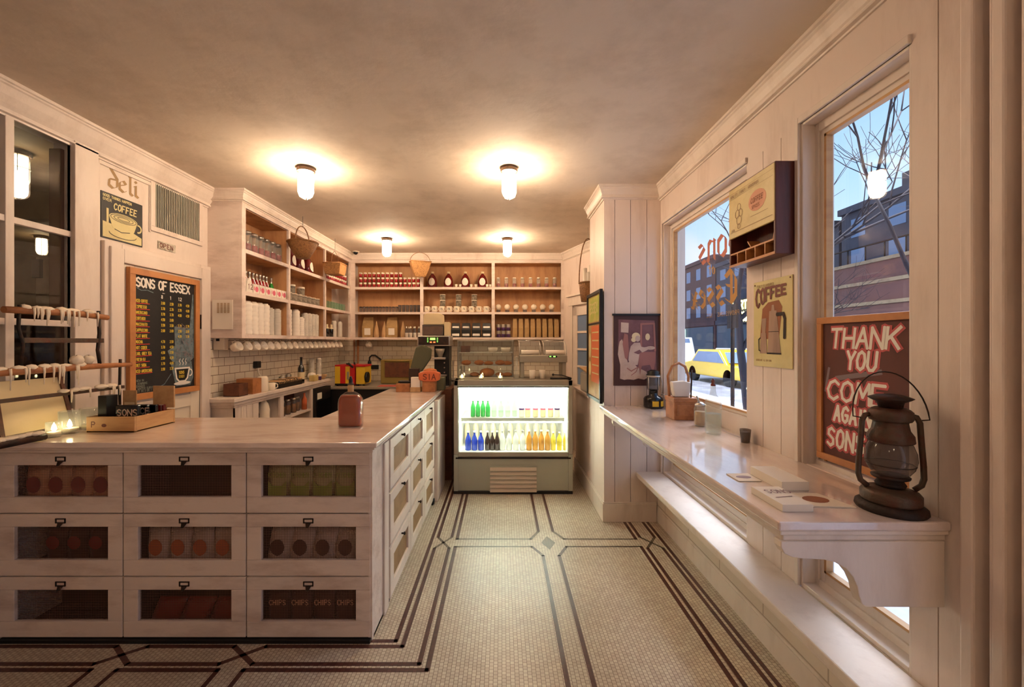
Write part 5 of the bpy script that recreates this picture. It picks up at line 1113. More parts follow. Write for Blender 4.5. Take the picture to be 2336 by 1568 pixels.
o = proto(cupstack(.27, .036, 14), 'cup_sleeve', 'clear_plastic'); row(o, [(-2.52, 5.40, ZW), (-2.47, 5.50, ZW)], '{} tall sleeve of clear cups by the corner of the work counter', 'cup stack', 'clear cup sleeves by the corner')
t_ = MB(); t_.lathe([(.05, 0), (.09, .04), (.092, .048), (.04, .012)], (-2.45, 5.62, ZW-.02), 18); o = t_.build('serving_bowl', 'tan_paper'); tag(o, 'tan bowl at the far end of the work counter', 'bowl'); bpy.data.objects.remove(o)
m = MB(); m.lathe([(.04, 0), (.07, .05), (.072, .06), (.03, .012)], (-2.415, 5.45, ZW), 18); tag(m.build('serving_bowl', 'tan_paper'), 'tan bowl at the far end of the work counter', 'bowl')
m = MB(); q = P(582, 832, 4.27); m.box(XL+.013, q.y-.035, q.z-.035, XL+.06, q.y+.035, q.z+.035); tag(m.build('wall_plug', 'black', bevel=.006), 'black plug on the left tiles above the white canister', 'plug')
m = MB(); m.tube([(XL+.045, 4.27, q.z-.03), (XL+.05, 4.27, q.z-.09), (XL+.05, 4.34, q.z-.16), (XL+.05, 4.48, q.z-.2), (XL+.06, 4.6, q.z-.22)], .008, 6); tag(m.build('cable', 'ivory'), 'pale cable drooping from the black plug to the tray', 'cable')
t = thing('thermostat', 'pale wall box with a dark display under the shelf side', 'thermostat', (XL+.05, 3.66, 1.5))
m = MB(); m.box(XL+.013, 3.645, 1.475, XL+.12, 3.70, 1.60); m.build('housing', 'ivory', t, bevel=.01)
m = MB(); m.box(XL+.045, 3.643, 1.555, XL+.075, 3.645, 1.578); m.build('display', 'black', t)
# cubby contents
m = MB(); m.lathe([(.055, 0), (.06, .02), (.06, .13), (.045, .19), (.025, .22), (.025, .25)], (-2.44, 4.17, .727), 18); tag(m.build('milk_jug', 'porcelain'), 'white plastic jug in the first cubby under the work counter', 'jug')
m = MB(); m.lathe([(.035, 0), (.04, .1), (.02, .15), (.02, .18)], (-2.46, 4.06, .727), 12); tag(m.build('dark_flask', 'cola'), 'dark flask left of the white jug in the first cubby', 'flask')
row(proto(lidded_jar(.034, .17, .6), 'storage_jar', ['glass_smoke', 'gold_drink', 'steel']), [(-2.43, 4.50, .727), (-2.43, 4.62, .727), (-2.43, 4.75, .727), (-2.45, 4.87, .727)], '{} storage jar from the left in the second cubby', 'jar', 'storage jars in the second cubby')
m = MB(); m.lathe([(.03, 0), (.03, .12), (.012, .16), (.012, .2)], (-2.41, 4.97, .727), 12); tag(m.build('sauce_bottle', 'snack_label'), 'orange sauce bottle at the right of the second cubby', 'bottle')

# ---------------------------------------------------------------- bags of snacks behind the wire screens
def snack(w_, h_, mats, lab='disc', lean=0):
    m = MB(); d_ = .028
    n = 5; rows_ = []
    for i in range(n+1):
        f = i/n; bul = math.sin(math.pi*f)**.6 if 0 < f < 1 else 0
        rows_.append([(-w_/2+lean*f, -d_*bul*.35, h_*f), (-w_*.22+lean*f, -d_*bul, h_*f), (w_*.22+lean*f, -d_*bul, h_*f), (w_/2+lean*f, -d_*bul*.35, h_*f), (w_/2+lean*f, d_*bul*.35, h_*f), (-w_/2+lean*f, d_*bul*.35, h_*f)])
    vs = [v for r_ in rows_ for v in r_]; fs = []
    for i in range(n):
        for j in range(6): fs.append((i*6+j, i*6+(j+1) % 6, (i+1)*6+(j+1) % 6, (i+1)*6+j))
    fs.append((5, 4, 3, 2, 1, 0)); fs.append(tuple(n*6+j for j in range(6)))
    m.add(vs, fs, 0, True)
    pl = Plane((lean*.4, -d_*1.12, 0), (1, 0, 0), (0, 0, 1), (0, -1, 0))
    if lab == 'disc': poly(m, pl, ell(0, h_*.58, w_*.32, h_*.19, 16), .001, 1)
    elif lab == 'band':
        poly(m, pl, [(-w_*.42, h_*.1), (w_*.42, h_*.1), (w_*.42, h_*.66), (w_*.2, h_*.55), (-w_*.2, h_*.55), (-w_*.42, h_*.66)], .001, 1)
        write(m, pl, 'KITCHEN', -w_*.38, h_*.74, h_*.10, .003, .002, 1, .2, .7)
    elif lab == 'text':
        write(m, pl, 'CHIPS', -w_*.36, h_*.70, h_*.13, .005, .002, 1, .3, .75)
    return proto(m, 'snack_bag', mats)
def bagrow(o, i, j, n, cat_words, group, x_off=0, yb=2.168, sc=None):
    x0, x1 = xc[i]+.085, xc[i+1]-.085; z = zr[j]+.0045+ (0 if j else .0)
    sp = [(x0+(x1-x0)*(k+.5)/n+x_off, yb, z+.001) for k in range(n)]
    row(o, sp, cat_words, 'snack bag', group)
HB = .235
bagrow(snack(.118, .23, ['snack_bag', 'snack_red']), 0, 2, 4, '{} round logo snack bag from the left, top left bin', 'snack bags top left bin')
bagrow(snack(.116, .235, ['tin_cream', 'snack_green'], 'band'), 2, 2, 4, '{} green and tan snack bag from the left, top right bin', 'snack bags top right bin')
bagrow(snack(.112, .225, ['snack_silver', 'snack_label']), 1, 1, 4, '{} silver snack bag with orange disc from the left, centre bin', 'snack bags centre bin')
bagrow(snack(.116, .225, ['snack_silver', 'photo_brown'], 'disc', .03), 2, 1, 4, '{} leaning silver bag with brown disc, middle right bin', 'snack bags middle right bin', -.012)
bagrow(snack(.15, .16, ['snack_red', 'snack_red'], 'none', .06), 1, 0, 3, '{} slumped red snack bag from the left, bottom centre bin', 'snack bags bottom centre bin', -.02, 2.19)
bagrow(snack(.110, .21, ['photo_brown', 'snack_bag'], 'text'), 2, 0, 4, '{} brown lettered snack bag from the left, bottom right bin', 'snack bags bottom right bin')
bagrow(snack(.115, .19, ['photo_brown', 'snack_red']), 0, 1, 4, '{} shadowy brown snack bag from the left, middle left bin', 'snack bags middle left bin', 0, 2.26)

# ---------------------------------------------------------------- whisky style flask bottle on the counter
t = thing('liquor_bottle', 'square shouldered amber liquor bottle with a dark stopper on the counter', 'bottle', (-.916, 2.47, ZC1))
x, y, z = -.916, 2.47, ZC1
def flask(mb, sc, z0_, z1_, top=True):
    prof = [(.95, 0), (1, .012), (1, .135), (.93, .165), (.78, .185), (.5, .20), (.24, .21)]
    k = [(p[0], p[1]) for p in prof if z0_ <= p[1] <= z1_]
    rings = []
    for s_, zz in k:
        ring = []
        for i in range(24):
            a = 2*math.pi*i/24; ca, sa = math.cos(a), math.sin(a); n = .38
            ring.append((x+math.copysign(abs(ca)**n, ca)*.071*s_*sc, y+math.copysign(abs(sa)**n, sa)*.040*max(s_, .38)*sc, z+zz+.003*(sc < 1)))
        rings.append(ring)
    vs = [v for r_ in rings for v in r_]; fs = [(i*24+j, i*24+(j+1) % 24, (i+1)*24+(j+1) % 24, (i+1)*24+j) for i in range(len(k)-1) for j in range(24)]
    fs.append(tuple(range(24))[::-1]); fs.append(tuple((len(k)-1)*24+j for j in range(24))); mb.add(vs, fs, 0, True)
m = MB(); flask(m, 1, 0, 1); m.lathe([(.017, .205), (.0165, .25), (.019, .252), (.019, .262), (.012, .264)], (x, y, z), 16); m.build('glass', 'glass_thin', t)
m = MB(); flask(m, .94, 0, .19); m.build('liquor', 'amber', t)
m = MB(); m.lathe([(.0175, .207), (.0172, .247)], (x, y, z), 16, cap=False); m.build('neck_label', 'tan_paper', t)
m = MB(); m.lathe([(.011, .255), (.012, .28), (.009, .285), (.006, .30)], (x, y, z), 12); m.build('stopper', 'black', t)

# tray box with packets
t = thing('packet_tray', 'shallow tan wooden tray marked P holding packets', 'tray', (-2.19, 2.42, ZC1))
x0, x1, y0, y1 = -2.33, -2.06, 2.285, 2.57
m = MB(); h_ = .088
m.box(x0, y0, ZC1, x1, y0+.012, ZC1+h_); m.box(x0, y1-.012, ZC1, x1, y1, ZC1+h_); m.box(x0, y0+.012, ZC1, x0+.012, y1-.012, ZC1+h_); m.box(x1-.012, y0+.012, ZC1, x1, y1-.012, ZC1+h_); m.box(x0, y0, ZC1-.0002, x1, y1, ZC1+.01)
m.build('tray_body', 'pine', t, bevel=.002)
pl = Plane((x0, y0, ZC1), (1, 0, 0), (0, 0, 1), (0, -1, 0)); m = MB(); write(m, pl, 'P', .03, .03, .03, .005, .0008); poly(m, pl, ell(.1, .04, .014, .01, 10), .0012); m.build('marks', 'print_brown', t)
random.seed(5)
for i, (yy, lean, mt) in enumerate(((2.34, .0, 'black_gloss'), (2.40, .02, 'black_gloss'), (2.46, .03, 'black_gloss'), (2.52, .02, 'snack_red'))):
    m = MB(); m.box(x0+.11, yy, ZC1+.012, x1-.03, yy+.022, ZC1+.145-.008*i, 0); pl = Plane((x0+.11, yy-.0005, ZC1+.06), (1, 0, 0), (0, 0, 1), (0, -1, 0)); write(m, pl, ('SONS', 'SPICE', 'SEA', 'SALT')[i], .012, .025, .035, .006, .0006, 1, .3)
    tag(m.build('packet', [mt, 'photo_cream'], bevel=.004), '%s lettered packet counted from the front of the tan tray' % ORD[i], 'packet', 'packets in the tan tray')
m = MB(); m.box(x0+.02, 2.33, ZC1+.012, x0+.07, 2.40, ZC1+.20); tag(m.build('black_sleeve', 'black', bevel=.002), 'upright black sleeve at the left inside the tan tray', 'sleeve')
t = thing('picture_card', 'upright tan card with a red picture inside the tan tray', 'card', (x0+.1, 2.42, ZC1+.012))
m = MB(); m.box(x0+.075, 2.425, ZC1+.012, x0+.155, 2.43, ZC1+.22); m.build('card', 'tan_paper', t)
pl = Plane((x0+.08, 2.4245, ZC1+.05), (1, 0, 0), (0, 0, 1), (0, -1, 0)); m = MB(); poly(m, pl, [(.005, .0), (.065, .0), (.065, .1), (.005, .1)], .0004, 0); poly(m, pl, [(.01, .01), (.06, .01), (.045, .05), (.035, .085), (.022, .05)], .0012, 1); m.build('picture', ['cream', 'chalk_red'], t)
m = MB(); m.box(x0+.16, 2.535, ZC1+.10, x1+.02, 2.545, ZC1+.235); tag(m.build('cardboard_lid', 'tan_paper', bevel=.001), 'plain tan board standing behind the packets in the tray', 'board') 

# wax covered rustic rack against the inner window
t = thing('candle_rack', 'rustic iron and driftwood rack dripping with candle wax', 'rack', (-2.42, 2.3, ZC1))
XR = -2.42
def drips(mb, y0, y1, z, seed, amt=1):
    random.seed(seed); yy = y0
    while yy < y1:
        w_ = random.uniform(.02, .05); mb.blob((XR, yy, z+.012), .020, w_, random.uniform(.010, .018), 0, 8, 5, .002)
        for k in range(random.choice((0, 1, 2, 3))):
            a = yy+random.uniform(-w_, w_); L = random.uniform(.03, .10)*amt; mb.tube([(XR+.019, a, z+.012), (XR+.022, a, z-.012), (XR+.020, a, z-.02-L)], [.006, .005, .002], 5)
        yy += w_*random.uniform(1.2, 2.2)
m = MB(); m.tube([(XR, 1.98, 1.707), (XR, 2.3, 1.712), (XR, 2.50, 1.698)], [.017, .020, .016], 10); m.build('upper_branch', 'box_wood', t)
m = MB(); m.tube([(XR, 1.80, 1.398), (XR, 2.3, 1.405), (XR, 2.66, 1.402)], [.018, .020, .013], 10); m.build('middle_branch', 'box_wood', t)
m = MB(); m.box(XR-.006, 2.06, 1.544, XR+.006, 2.475, 1.570); m.build('slat', 'rust', t, bevel=.002)
m = MB(); m.box(XR-.006, 1.80, 1.252, XR+.006, 2.61, 1.272); m.build('lower_slat', 'rust', t, bevel=.002)
m = MB(); m.tube([(XR, 2.045, 1.735), (XR, 2.04, 1.62), (XR, 2.06, 1.54), (XR, 2.05, 1.42)], .008, 6); m.build('iron_post', 'iron', t)
m = MB(); m.tube([(XR, 2.445, 1.735), (XR, 2.45, 1.6), (XR, 2.44, 1.5), (XR, 2.455, 1.40)], .009, 6); m.build('iron_post', 'iron', t)
m = MB(); m.tube([(XR, 2.585, 1.44), (XR, 2.58, 1.25), (XR, 2.585, ZC1)], .008, 6); m.build('iron_post', 'iron', t)
m = MB(); m.tube([(XR, 1.9, 1.42), (XR, 1.9, ZC1)], .008, 6); m.build('iron_post', 'iron', t)
m = MB(); drips(m, 2.07, 2.40, 1.712, 1, .6); drips(m, 1.82, 2.42, 1.405, 2, .8); drips(m, 2.25, 2.55, 1.266, 4, .5)
m.blob((XR, 2.32, 1.445), .03, .034, .028, 0, 10, 6, .004); m.blob((XR, 2.385, 1.445), .026, .03, .026, 0, 10, 6, .004); m.build('wax', 'wax', t)
o = MB(); o.tube([(-2.375, 1.80, 1.062), (-2.37, 1.95, 1.064), (-2.365, 2.11, 1.058)], [.020, .022, .016], 10, 1); 
for i in range(8): o.blob((-2.37+random.uniform(-.006, .006), 1.82+.036*i, 1.082), .024, .04, .012, 0, 8, 5, .003)
tag(o.build('waxed_log', ['wax', 'rust_dark']), 'log caked in white wax lying along the counter by the inner window', 'log')
t = thing('menu_board', 'blank cream board in a brown frame leaning by the inner window', 'board', (-2.56, 2.2, 1.06))
m = MB(); m.prism([(-2.52, 2.05, ZC1+.03), (-2.52, 2.40, ZC1+.03), (-2.57, 2.37, 1.345), (-2.57, 2.07, 1.345)], (-.008, 0, 0)); m.build('sheet', 'cream', t)
m = MB()
for y_ in (2.045, 2.385): m.prism([(-2.51, y_, ZC1+.001), (-2.51, y_+.02, ZC1+.001), (-2.563, y_+(.02 if y_ < 2.2 else -.012)+.0, 1.37), (-2.563, y_+(0 if y_ < 2.2 else -.03), 1.37)], (-.02, 0, 0))
m.build('frame', 'brown_wood', t)
cg = [(-2.47, 2.36, .036, .075), (-2.40, 2.45, .046, .10), (-2.36, 2.52, .042, .10)]
for i, (cx_, cy_, r_, h_) in enumerate(((-2.39, 2.175, .033, .082), (-2.405, 2.268, .046, .125), (-2.40, 2.372, .044, .125))):
    t = thing('candle_glass', ('small candle glass glowing at the left of the three by the tray', 'larger candle glass with shining ribs, middle of three', 'larger candle glass nearest to the tan tray')[i], 'candle', (cx_, cy_, ZC1), 'candle glasses by the tray')
    z_ = ZC1 if i else ZC1
    m = MB(); m.lathe([(r_*.85, 0), (r_, .01), (r_, h_), (r_*.93, h_), (r_*.9, .014)], (cx_, cy_, z_), 18); m.build('glass_cup', 'glass_clear', t)
    m = MB(); m.lathe([(r_*.8, .012), (r_*.8, .03)], (cx_, cy_, z_), 14); m.build('wax', 'wax', t)
    if i < 2:
        m = MB(); m.lathe([(.001, .03), (.011, .042), (.008, .06), (.001, .078)], (cx_, cy_, z_), 8); m.build('flame', 'flame', t)
# ---------------------------------------------------------------- left wall signs
LP = lambda x, y0, z0: Plane((x, y0, z0), (0, 1, 0), (0, 0, 1), (1, 0, 0))
pl = LP(XL, 2.68, 2.575); m = MB(); blackletter(m, pl, 'deli', 0, 0, .078, .022, .0015, 0, .92); 
for k_ in range(len(m.v)): pass
tag(m.build('wall_lettering', 'print_faint'), 'faded brown blackletter word deli painted above the coffee tin sign', 'lettering')
t = thing('coffee_sign', 'square black and cream tin sign with a big coffee cup', 'sign', (XL, 2.79, 2.23))
m = MB(); m.box(XL+.001, 2.636, 2.23, XL+.008, 2.94, 2.532); m.build('plate', 'black', t, bevel=.001)
pl = LP(XL+.008, 2.636, 2.23); m = MB()
poly(m, pl, [(.01, .008), (.295, .008), (.295, .06), (.22, .085), (.1, .10), (.01, .11)], .001, 0)
poly(m, pl, ell(.155, .155, .105, .033, 24), .0030, 0); poly(m, pl, [(.052, .15), (.075, .085), (.115, .055), (.19, .05), (.235, .085), (.258, .15)], .0022, 0)
poly(m, pl, [(.035, .2), (.05, .2), (.05, .10), (.035, .10)], .0015, 0)
ribbon(m, pl, ell(.265, .12, .025, .025, 12, -1.6, 1.6), .011, .0024, 0)
m.build('cup_picture', 'tin_cream', t)
m = MB(); 
for rx, ry in ((.094, .026), (.072, .018), (.045, .010)): ribbon(m, pl, ell(.155, .155, rx, ry, 24)+[(.155+rx, .155)], .0035, .0036, 0)
ribbon(m, pl, ell(.15, .05, .10, .028, 16, math.pi, 2*math.pi), .004, .0032, 0); ribbon(m, pl, [(.09, .075), (.14, .062), (.2, .075)], .005, .0032)
m.build('outline', 'black', t)
m = MB(); write(m, pl, 'GOOD THINGS HAPPEN', .012, .272, .017, .0035, .0012, 0, .28, .78); write(m, pl, 'OVER', .012, .247, .017, .0035, .0012, 0, .35); write(m, pl, 'COFFEE', .085, .205, .042, .008, .0014, 0, .3, .75, .1); m.build('lettering', 'tin_cream', t)
t = thing('vent_grille', 'white wall vent grille with vertical slats above the door', 'vent', (XL, 3.27, 2.41))
m = MB(); z0, z1, y0, y1 = 2.41, 2.79, 3.045, 3.49
for a in ((y0-.04, z0-.035, y1+.035, z0), (y0-.04, z1, y1+.035, z1+.02), (y0-.04, z0, y0, z1), (y1, z0, y1+.035, z1)): m.box(XL+.001, a[0], a[1], XL+.014, a[2], a[3])
m.build('vent_frame', 'white_paint', t, bevel=.002)
m = MB(); m.box(XL+.0005, y0, z0, XL+.003, y1, z1); m.build('backing', 'black', t)
m = MB()
for k in range(26): yy = y0+(y1-y0)*(k+.5)/26; m.box(XL+.004, yy-.005, z0, XL+.012, yy+.003, z1)
m.build('slats', 'case_grey', t)
t = thing('number_plate', 'tiny metal plate with worn letters below the vent grille', 'plate', (XL, 3.16, 2.25))
m = MB(); m.box(XL+.001, 3.076, 2.255, XL+.006, 3.24, 2.315); m.build('plate', 'tin_label', t)
m = MB(); write(m, LP(XL+.006, 3.076, 2.255), 'OPEN', .016, .014, .033, .006, .001, 0, .5); m.build('lettering', 'print_brown', t)

def framed(name, label, cat, pl, w_, h_, fr, dep, fmat, bmat):
    """board lying in plane pl (origin lower left), frame standing out dep"""
    t = thing(name, label, cat, pl.o)
    m = MB(); m.prism([pl.p(fr, fr, .0), pl.p(w_-fr, fr, 0), pl.p(w_-fr, h_-fr, 0), pl.p(fr, h_-fr, 0)], pl.n*(dep*.5)); m.build('board', bmat, t)
    m = MB()
    for a in ((0, 0, w_, fr), (0, h_-fr, w_, h_), (0, fr, fr, h_-fr), (w_-fr, fr, w_, h_-fr)):
        m.prism([pl.p(a[0], a[1]), pl.p(a[2], a[1]), pl.p(a[2], a[3]), pl.p(a[0], a[3])], pl.n*dep)
    m.build('frame', fmat, t, bevel=.002)
    return t
pl = LP(XL+.026, 2.79, 1.14); BW, BH = .645, .925
t = framed('menu_chalkboard', 'oak framed chalkboard coffee menu headed sons of essex', 'chalkboard', pl, BW, BH, .045, .03, 'oak', 'chalkboard')
D = .0165
m = MB(); write(m, pl, 'SONS OF ESSEX', .062, .80, .062, .013, D, 0, .16, .80); 
for k, x in enumerate((.27, .35, .43, .51)): write(m, pl, '812 8'[k] if k != 2 else '12', x, .735, .024, .005, D, 0, .2)
write(m, pl, '...', .28, .775, .02, .006, D, 0, .1)
cupo = (.40, .09); ribbon(m, pl, [(.40, .20), (.415, .12), (.44, .095), (.50, .095), (.525, .12), (.545, .20), (.40, .20)], .012, D+.0012, 0); ribbon(m, pl, ell(.552, .16, .022, .026, 10, -1.7, 1.7), .010, D+.0012, 0); poly(m, pl, ell(.472, .08, .085, .014, 20), D+.0014, 0)
for k in range(3): ribbon(m, pl, [(.445+.03*k, .225), (.452+.03*k, .24), (.440+.03*k, .255), (.450+.03*k, .275)], .005, D+.0012, 0)
m.build('white_lettering', 'chalk_white', t)
items = ['ICED COFFEE', 'ESPRESSO', 'AMERICANO', 'CORTADO', 'MACCHIATO', 'CAPPUCCINO', 'FLAT WHITE', 'MOCHA', 'HOT CIDER', 'EARL GREY TEA', 'FRESH OJ', 'DIET SODA', 'ICED AMERICANO']
ys_ = [.685, .64, .597, .552, .51, .466, .42, .36, .31, .262, .218, .17, .262]
ys_ = [.69-.0415*k for k in range(13)]
m = MB(); m2 = MB(); random.seed(2)
for k, (it, yy) in enumerate(zip(items, ys_)):
    sx_ = min(.62, .125/(len(it)*.018*.8)*.62) if k < 9 else .55
    x_ = write(m, pl, it, .058, yy, .020, .0042, D, 0, .22, sx_)
    ribbon(m2, pl, [(.058, yy-.009), (max(.17, x_), yy-.006)], .005, D, 0)
    for c, x in enumerate((.27, .35, .43, .51)):
        if k >= 7 and c > 1: continue
        if k in (6,) and c < 2 or (k == 3 and c > 1): continue
        write(m, pl, '%d.%d0' % (random.choice((2, 3, 4)), random.choice((0, 5, 7))), x, yy+.002, .018, .0042, D, 0, .12, .7)
m.build('yellow_lettering', 'chalk_yellow', t); m2.build('red_underline', 'chalk_red', t)
m = MB()
for k, (tx, yy) in enumerate((('NEW IN', .128), ('BOWMANS', .107), ('BANGER', .088), ('WINTER SURVIVAL', .070), ('KIT IN 3 OR 1 LB', .052))):
    write(m, pl, tx, .062+.01*(k % 2), yy, .015, .0026, D, 0, .25, .9)
m.build('dim_lettering', 'chalk_dim', t)
m = MB(); poly(m, pl, [(.36, .27), (.42, .23), (.53, .23), (.595, .28), (.59, .80), (.58, .80), (.565, .66), (.55, .52), (.395, .53), (.40, .38), (.33, .34)], D-.0006, 0); poly(m, pl, [(.36, .24), (.41, .06), (.56, .06), (.59, .12), (.57, .25)], D-.0009, 0)
ribbon(m, pl, [(.22, .06), (.30, .09), (.36, .16)], .006, D); ribbon(m, pl, [(.065, .79), (.10, .775), (.15, .782), (.2, .77)], .006, D); m.build('chalk_drawing', 'chalk_blue', t)
m = MB(); poly(m, pl, [(.413, .19), (.425, .125), (.445, .105), (.495, .105), (.515, .125), (.532, .19)], D+.0009, 0); m.build('cup_fill', 'black', t)
m = MB(); write(m, pl, 'SONS', .437, .155, .022, .0045, D+.0022, 0, .2, .75); write(m, pl, 'ESSEX', .437, .125, .018, .0035, D+.0022, 0, .2, .72); m.build('cup_lettering', 'chalk_yellow', t)
random.seed(9); m = MB()
for k in range(40):
    x, y = random.uniform(.41, .58), random.uniform(.25, .52); ribbon(m, pl, [(x, y), (x+random.uniform(-.02, .02), y+random.uniform(.01, .03)), (x+random.uniform(-.03, .03), y+random.uniform(.02, .05))], .003, D+.0004, 0)
m.build('chalk_strokes', 'chalk_grey', t)

# ---------------------------------------------------------------- right wall: tin poster, wall rack, thank you board
RP = lambda x, y0, z0: Plane((x, y0, z0), (0, -1, 0), (0, 0, 1), (-1, 0, 0))     # origin at the far (image left) lower corner
t = thing('coffee_poster', 'cream tin poster lettered coffee with a tall percolator', 'poster', (XW, 2.06, 1.42))
m = MB(); m.box(XW-.006, 1.915, 1.421, XW-.001, 2.208, 1.867); m.build('plate', 'tin_cream', t, bevel=.001)
pl = RP(XW-.006, 2.208, 1.421); w_, h_ = .293, .446
m = MB(); poly(m, pl, [(.055, .145), (.075, .30), (.12, .33), (.2, .335), (.225, .3), (.20, .14)], .0008); m.build('smoke', 'print_smoke', t)
m = MB(); hs = [1.55, 1.30, 1.08, .92, .80, .74]
tops = lambda i: hs[i]
write(m, pl, 'COFFEE', .022, .345, .060, .0135, .002, 0, .22, .78, 0, tops); m.build('title_lettering', 'print_brown', t)
m = MB(); poly(m, pl, [(.118, .072), (.215, .072), (.185, .285), (.13, .285)], .0016, 0); poly(m, pl, [(.055, .068), (.112, .068), (.105, .175), (.065, .175)], .0020, 0); poly(m, pl, [(.145, .285), (.17, .285), (.165, .315), (.15, .315)], .0016, 0); poly(m, pl, [(.072, .175), (.1, .175), (.107, .25), (.068, .25)], .0012, 0)
m.build('percolator_picture', 'pot_grey', t)
m = MB(); ribbon(m, pl, [(.19, .265), (.235, .265), (.245, .24), (.242, .15)], .018, .0022); ribbon(m, pl, [(.115, .07), (.218, .07)], .008, .0022); ribbon(m, pl, [(.06, .15), (.045, .14), (.047, .085), (.06, .08)], .006, .0022); ribbon(m, pl, [(.126, .18), (.202, .18)], .003, .0022); m.build('outline', 'rust_dark', t)
m = MB(); write(m, pl, 'FULLY FLAVOURED', .03, .415, .012, .0022, .001, 0, .4, .75); write(m, pl, 'SERVED HOT  ALL DAY LONG', .022, .028, .009, .0018, .001, 0, .3, .62); m.build('small_lettering', 'print_faint', t)
m = MB()
for a, b_ in ((.012, .43), (.28, .435)): q = pl.p(a, b_, 0); m.blob(q, .004, .004, .004)
m.build('nail', 'print_brown', t)

t = thing('wall_rack', 'dark red wooden wall cabinet with a yellowed printed front and pigeonholes', 'wall cabinet', (1.32, 2.09, 1.96))
Y0, Y1, Z0, Z1, X0, X1 = 1.90, 2.285, 1.962, 2.395, 1.275, XW-.001
m = MB(); s_ = .014
m.box(X0, Y0, Z0, X1, Y0+s_, Z1); m.box(X0, Y1-s_, Z0, X1, Y1, Z1); m.box(X0, Y0+s_, Z1-s_, X1, Y1-s_, Z1); m.box(X0, Y0+s_, Z0, X1, Y1-s_, Z0+s_); m.box(X1-.006, Y0+s_, Z0+s_, X1, Y1-s_, Z1-s_)
m.build('cabinet_body', 'red_wood', t, bevel=.004)
m = MB(); m.box(X0-.004, Y0+.003, 2.118, X0+.008, Y1-.003, Z1-.006); m.build('front_panel', 'tin_yellow', t, bevel=.002)
m = MB(); m.box(X0, Y0+s_, 2.028, X1-.01, Y1-s_, 2.036)
for k in (1, 2, 3, 4): yy = Y0+(Y1-Y0)*k/5; m.box(X0, yy-.003, Z0+s_, X1-.01, yy+.003, 2.028)
m.box(X0-.002, Y0+.003, Z0, X0+.004, Y1-.003, Z0+.012)
m.prism([(X0+.01, 2.10, 2.037), (X0+.01, 2.13, 2.075), (X0+.01, 2.136, 2.073), (X0+.01, 2.106, 2.035)], (.06, 0, 0)); m.prism([(X0+.01, 1.93, 2.037), (X0+.01, 1.915, 2.09), (X0+.01, 1.921, 2.092), (X0+.01, 1.936, 2.037)], (.06, 0, 0))
m.build('pigeonholes', 'oak', t)
pl = RP(X0-.004, Y1, 2.118); m = MB(); write(m, pl, 'QUALITY   FANCY   GROCERIES', .02, .222, .014, .003, .001, 0, .35, .72)
ribbon(m, pl, [(.01, .215), (.375, .215)], .0015, .001); ribbon(m, pl, [(.01, .245), (.375, .245)], .0015, .001); ribbon(m, pl, [(.02, .03), (.37, .03)], .003, .001); ribbon(m, pl, [(.2, .07), (.34, .07)], .002, .001)
for cx_, cy_, r_ in ((.10, .155, .016), (.085, .12, .02), (.115, .12, .018), (.10, .085, .022), (.10, .052, .012)): ribbon(m, pl, ell(cx_, cy_, r_, r_*1.1, 10)+[(cx_+r_, cy_)], .004, .001)
write(m, pl, 'JAVA', .03, .035, .012, .003, .001, 0, .3, .7); m.build('print', 'print_faint', t)
m = MB(); poly(m, pl, ell(.255, .14, .07, .052, 24), .001, 0); m.build('oval_print', 'print_pink', t)
m = MB(); write(m, pl, 'COFFEE', .205, .135, .024, .004, .0022, 0, .3, .75, .1); write(m, pl, 'SPICES', .215, .105, .016, .003, .0022, 0, .3, .75); m.build('oval_lettering', 'print_smoke', t)

pl = RP(1.423, 1.822, 1.036)
t = framed('thank_you_board', 'oak framed brown board chalked thank you come again', 'chalkboard', pl, .52, .62, .028, .018, 'oak', 'brown_board')
def chalk(lines, wd, d, mt, nm):
    m = MB()
    for tx, x, z, h, sx_, sl in lines: write(m, pl, tx, x, z-1.036, h, wd, d, 0, .26, sx_, sl)
    m.build(nm, mt, t)
L_ = [('THANK', .070, 1.525, .078, .95, .12), ('YOU', .150, 1.440, .070, .75, .12), ('COME', .052, 1.305, .080, 1.05, .10), ('AGAIN', .088, 1.218, .062, .68, .10), ('SONS', .052, 1.105, .075, .68, .1)]
chalk(L_, .029, .0095, 'chalk_pink', 'pink_halo'); chalk(L_, .0125, .0105, 'chalk_white', 'white_lettering'); 
m = MB(); ribbon(m, pl, [(.04, .30), (.06, .40)], .012, .0092); ribbon(m, pl, [(.42, .42), (.43, .46)], .014, .0092); ribbon(m, pl, [(.1, .36), (.3, .40)], .02, .0092); m.build('chalk_smudge', 'chalk_grey', t)
m = MB(); 
for x in (.21, .235, .26): poly(m, pl, [(x, .165), (x+.014, .165), (x+.014, .178), (x, .178)], .0108)
m.build('chalk_marks', 'chalk_white', t)

# ---------------------------------------------------------------- on the pier
pl = Plane((.962, 3.516, 1.172), (1, 0, 0), (0, 0, 1), (0, -1, 0))
t = thing('hanging_picture', 'dark bordered print of a seated figure at a dressing table', 'picture', pl.o)
w_, h_ = .398, .615
m = MB(); m.prism([pl.p(0, 0, .001), pl.p(w_, 0, .001), pl.p(w_, h_, .001), pl.p(0, h_, .001)], pl.n*.008); m.build('board', 'photo_brown', t, bevel=.001)
m = MB(); m.box(pl.p(-.012, 0).x, 3.516-.02, pl.p(0, h_).z-.012, pl.p(w_+.002, 0).x, 3.514, pl.p(0, h_).z+.004); m.build('top_rail', 'black', t)
m = MB(); poly(m, pl, [(.05, .06), (.12, .05), (.2, .062), (.37, .055), (.36, .35), (.35, .56), (.04, .57), (.04, .42), (.035, .35), (.06, .2)], .0105); m.build('print_ground', 'photo_mauve', t)
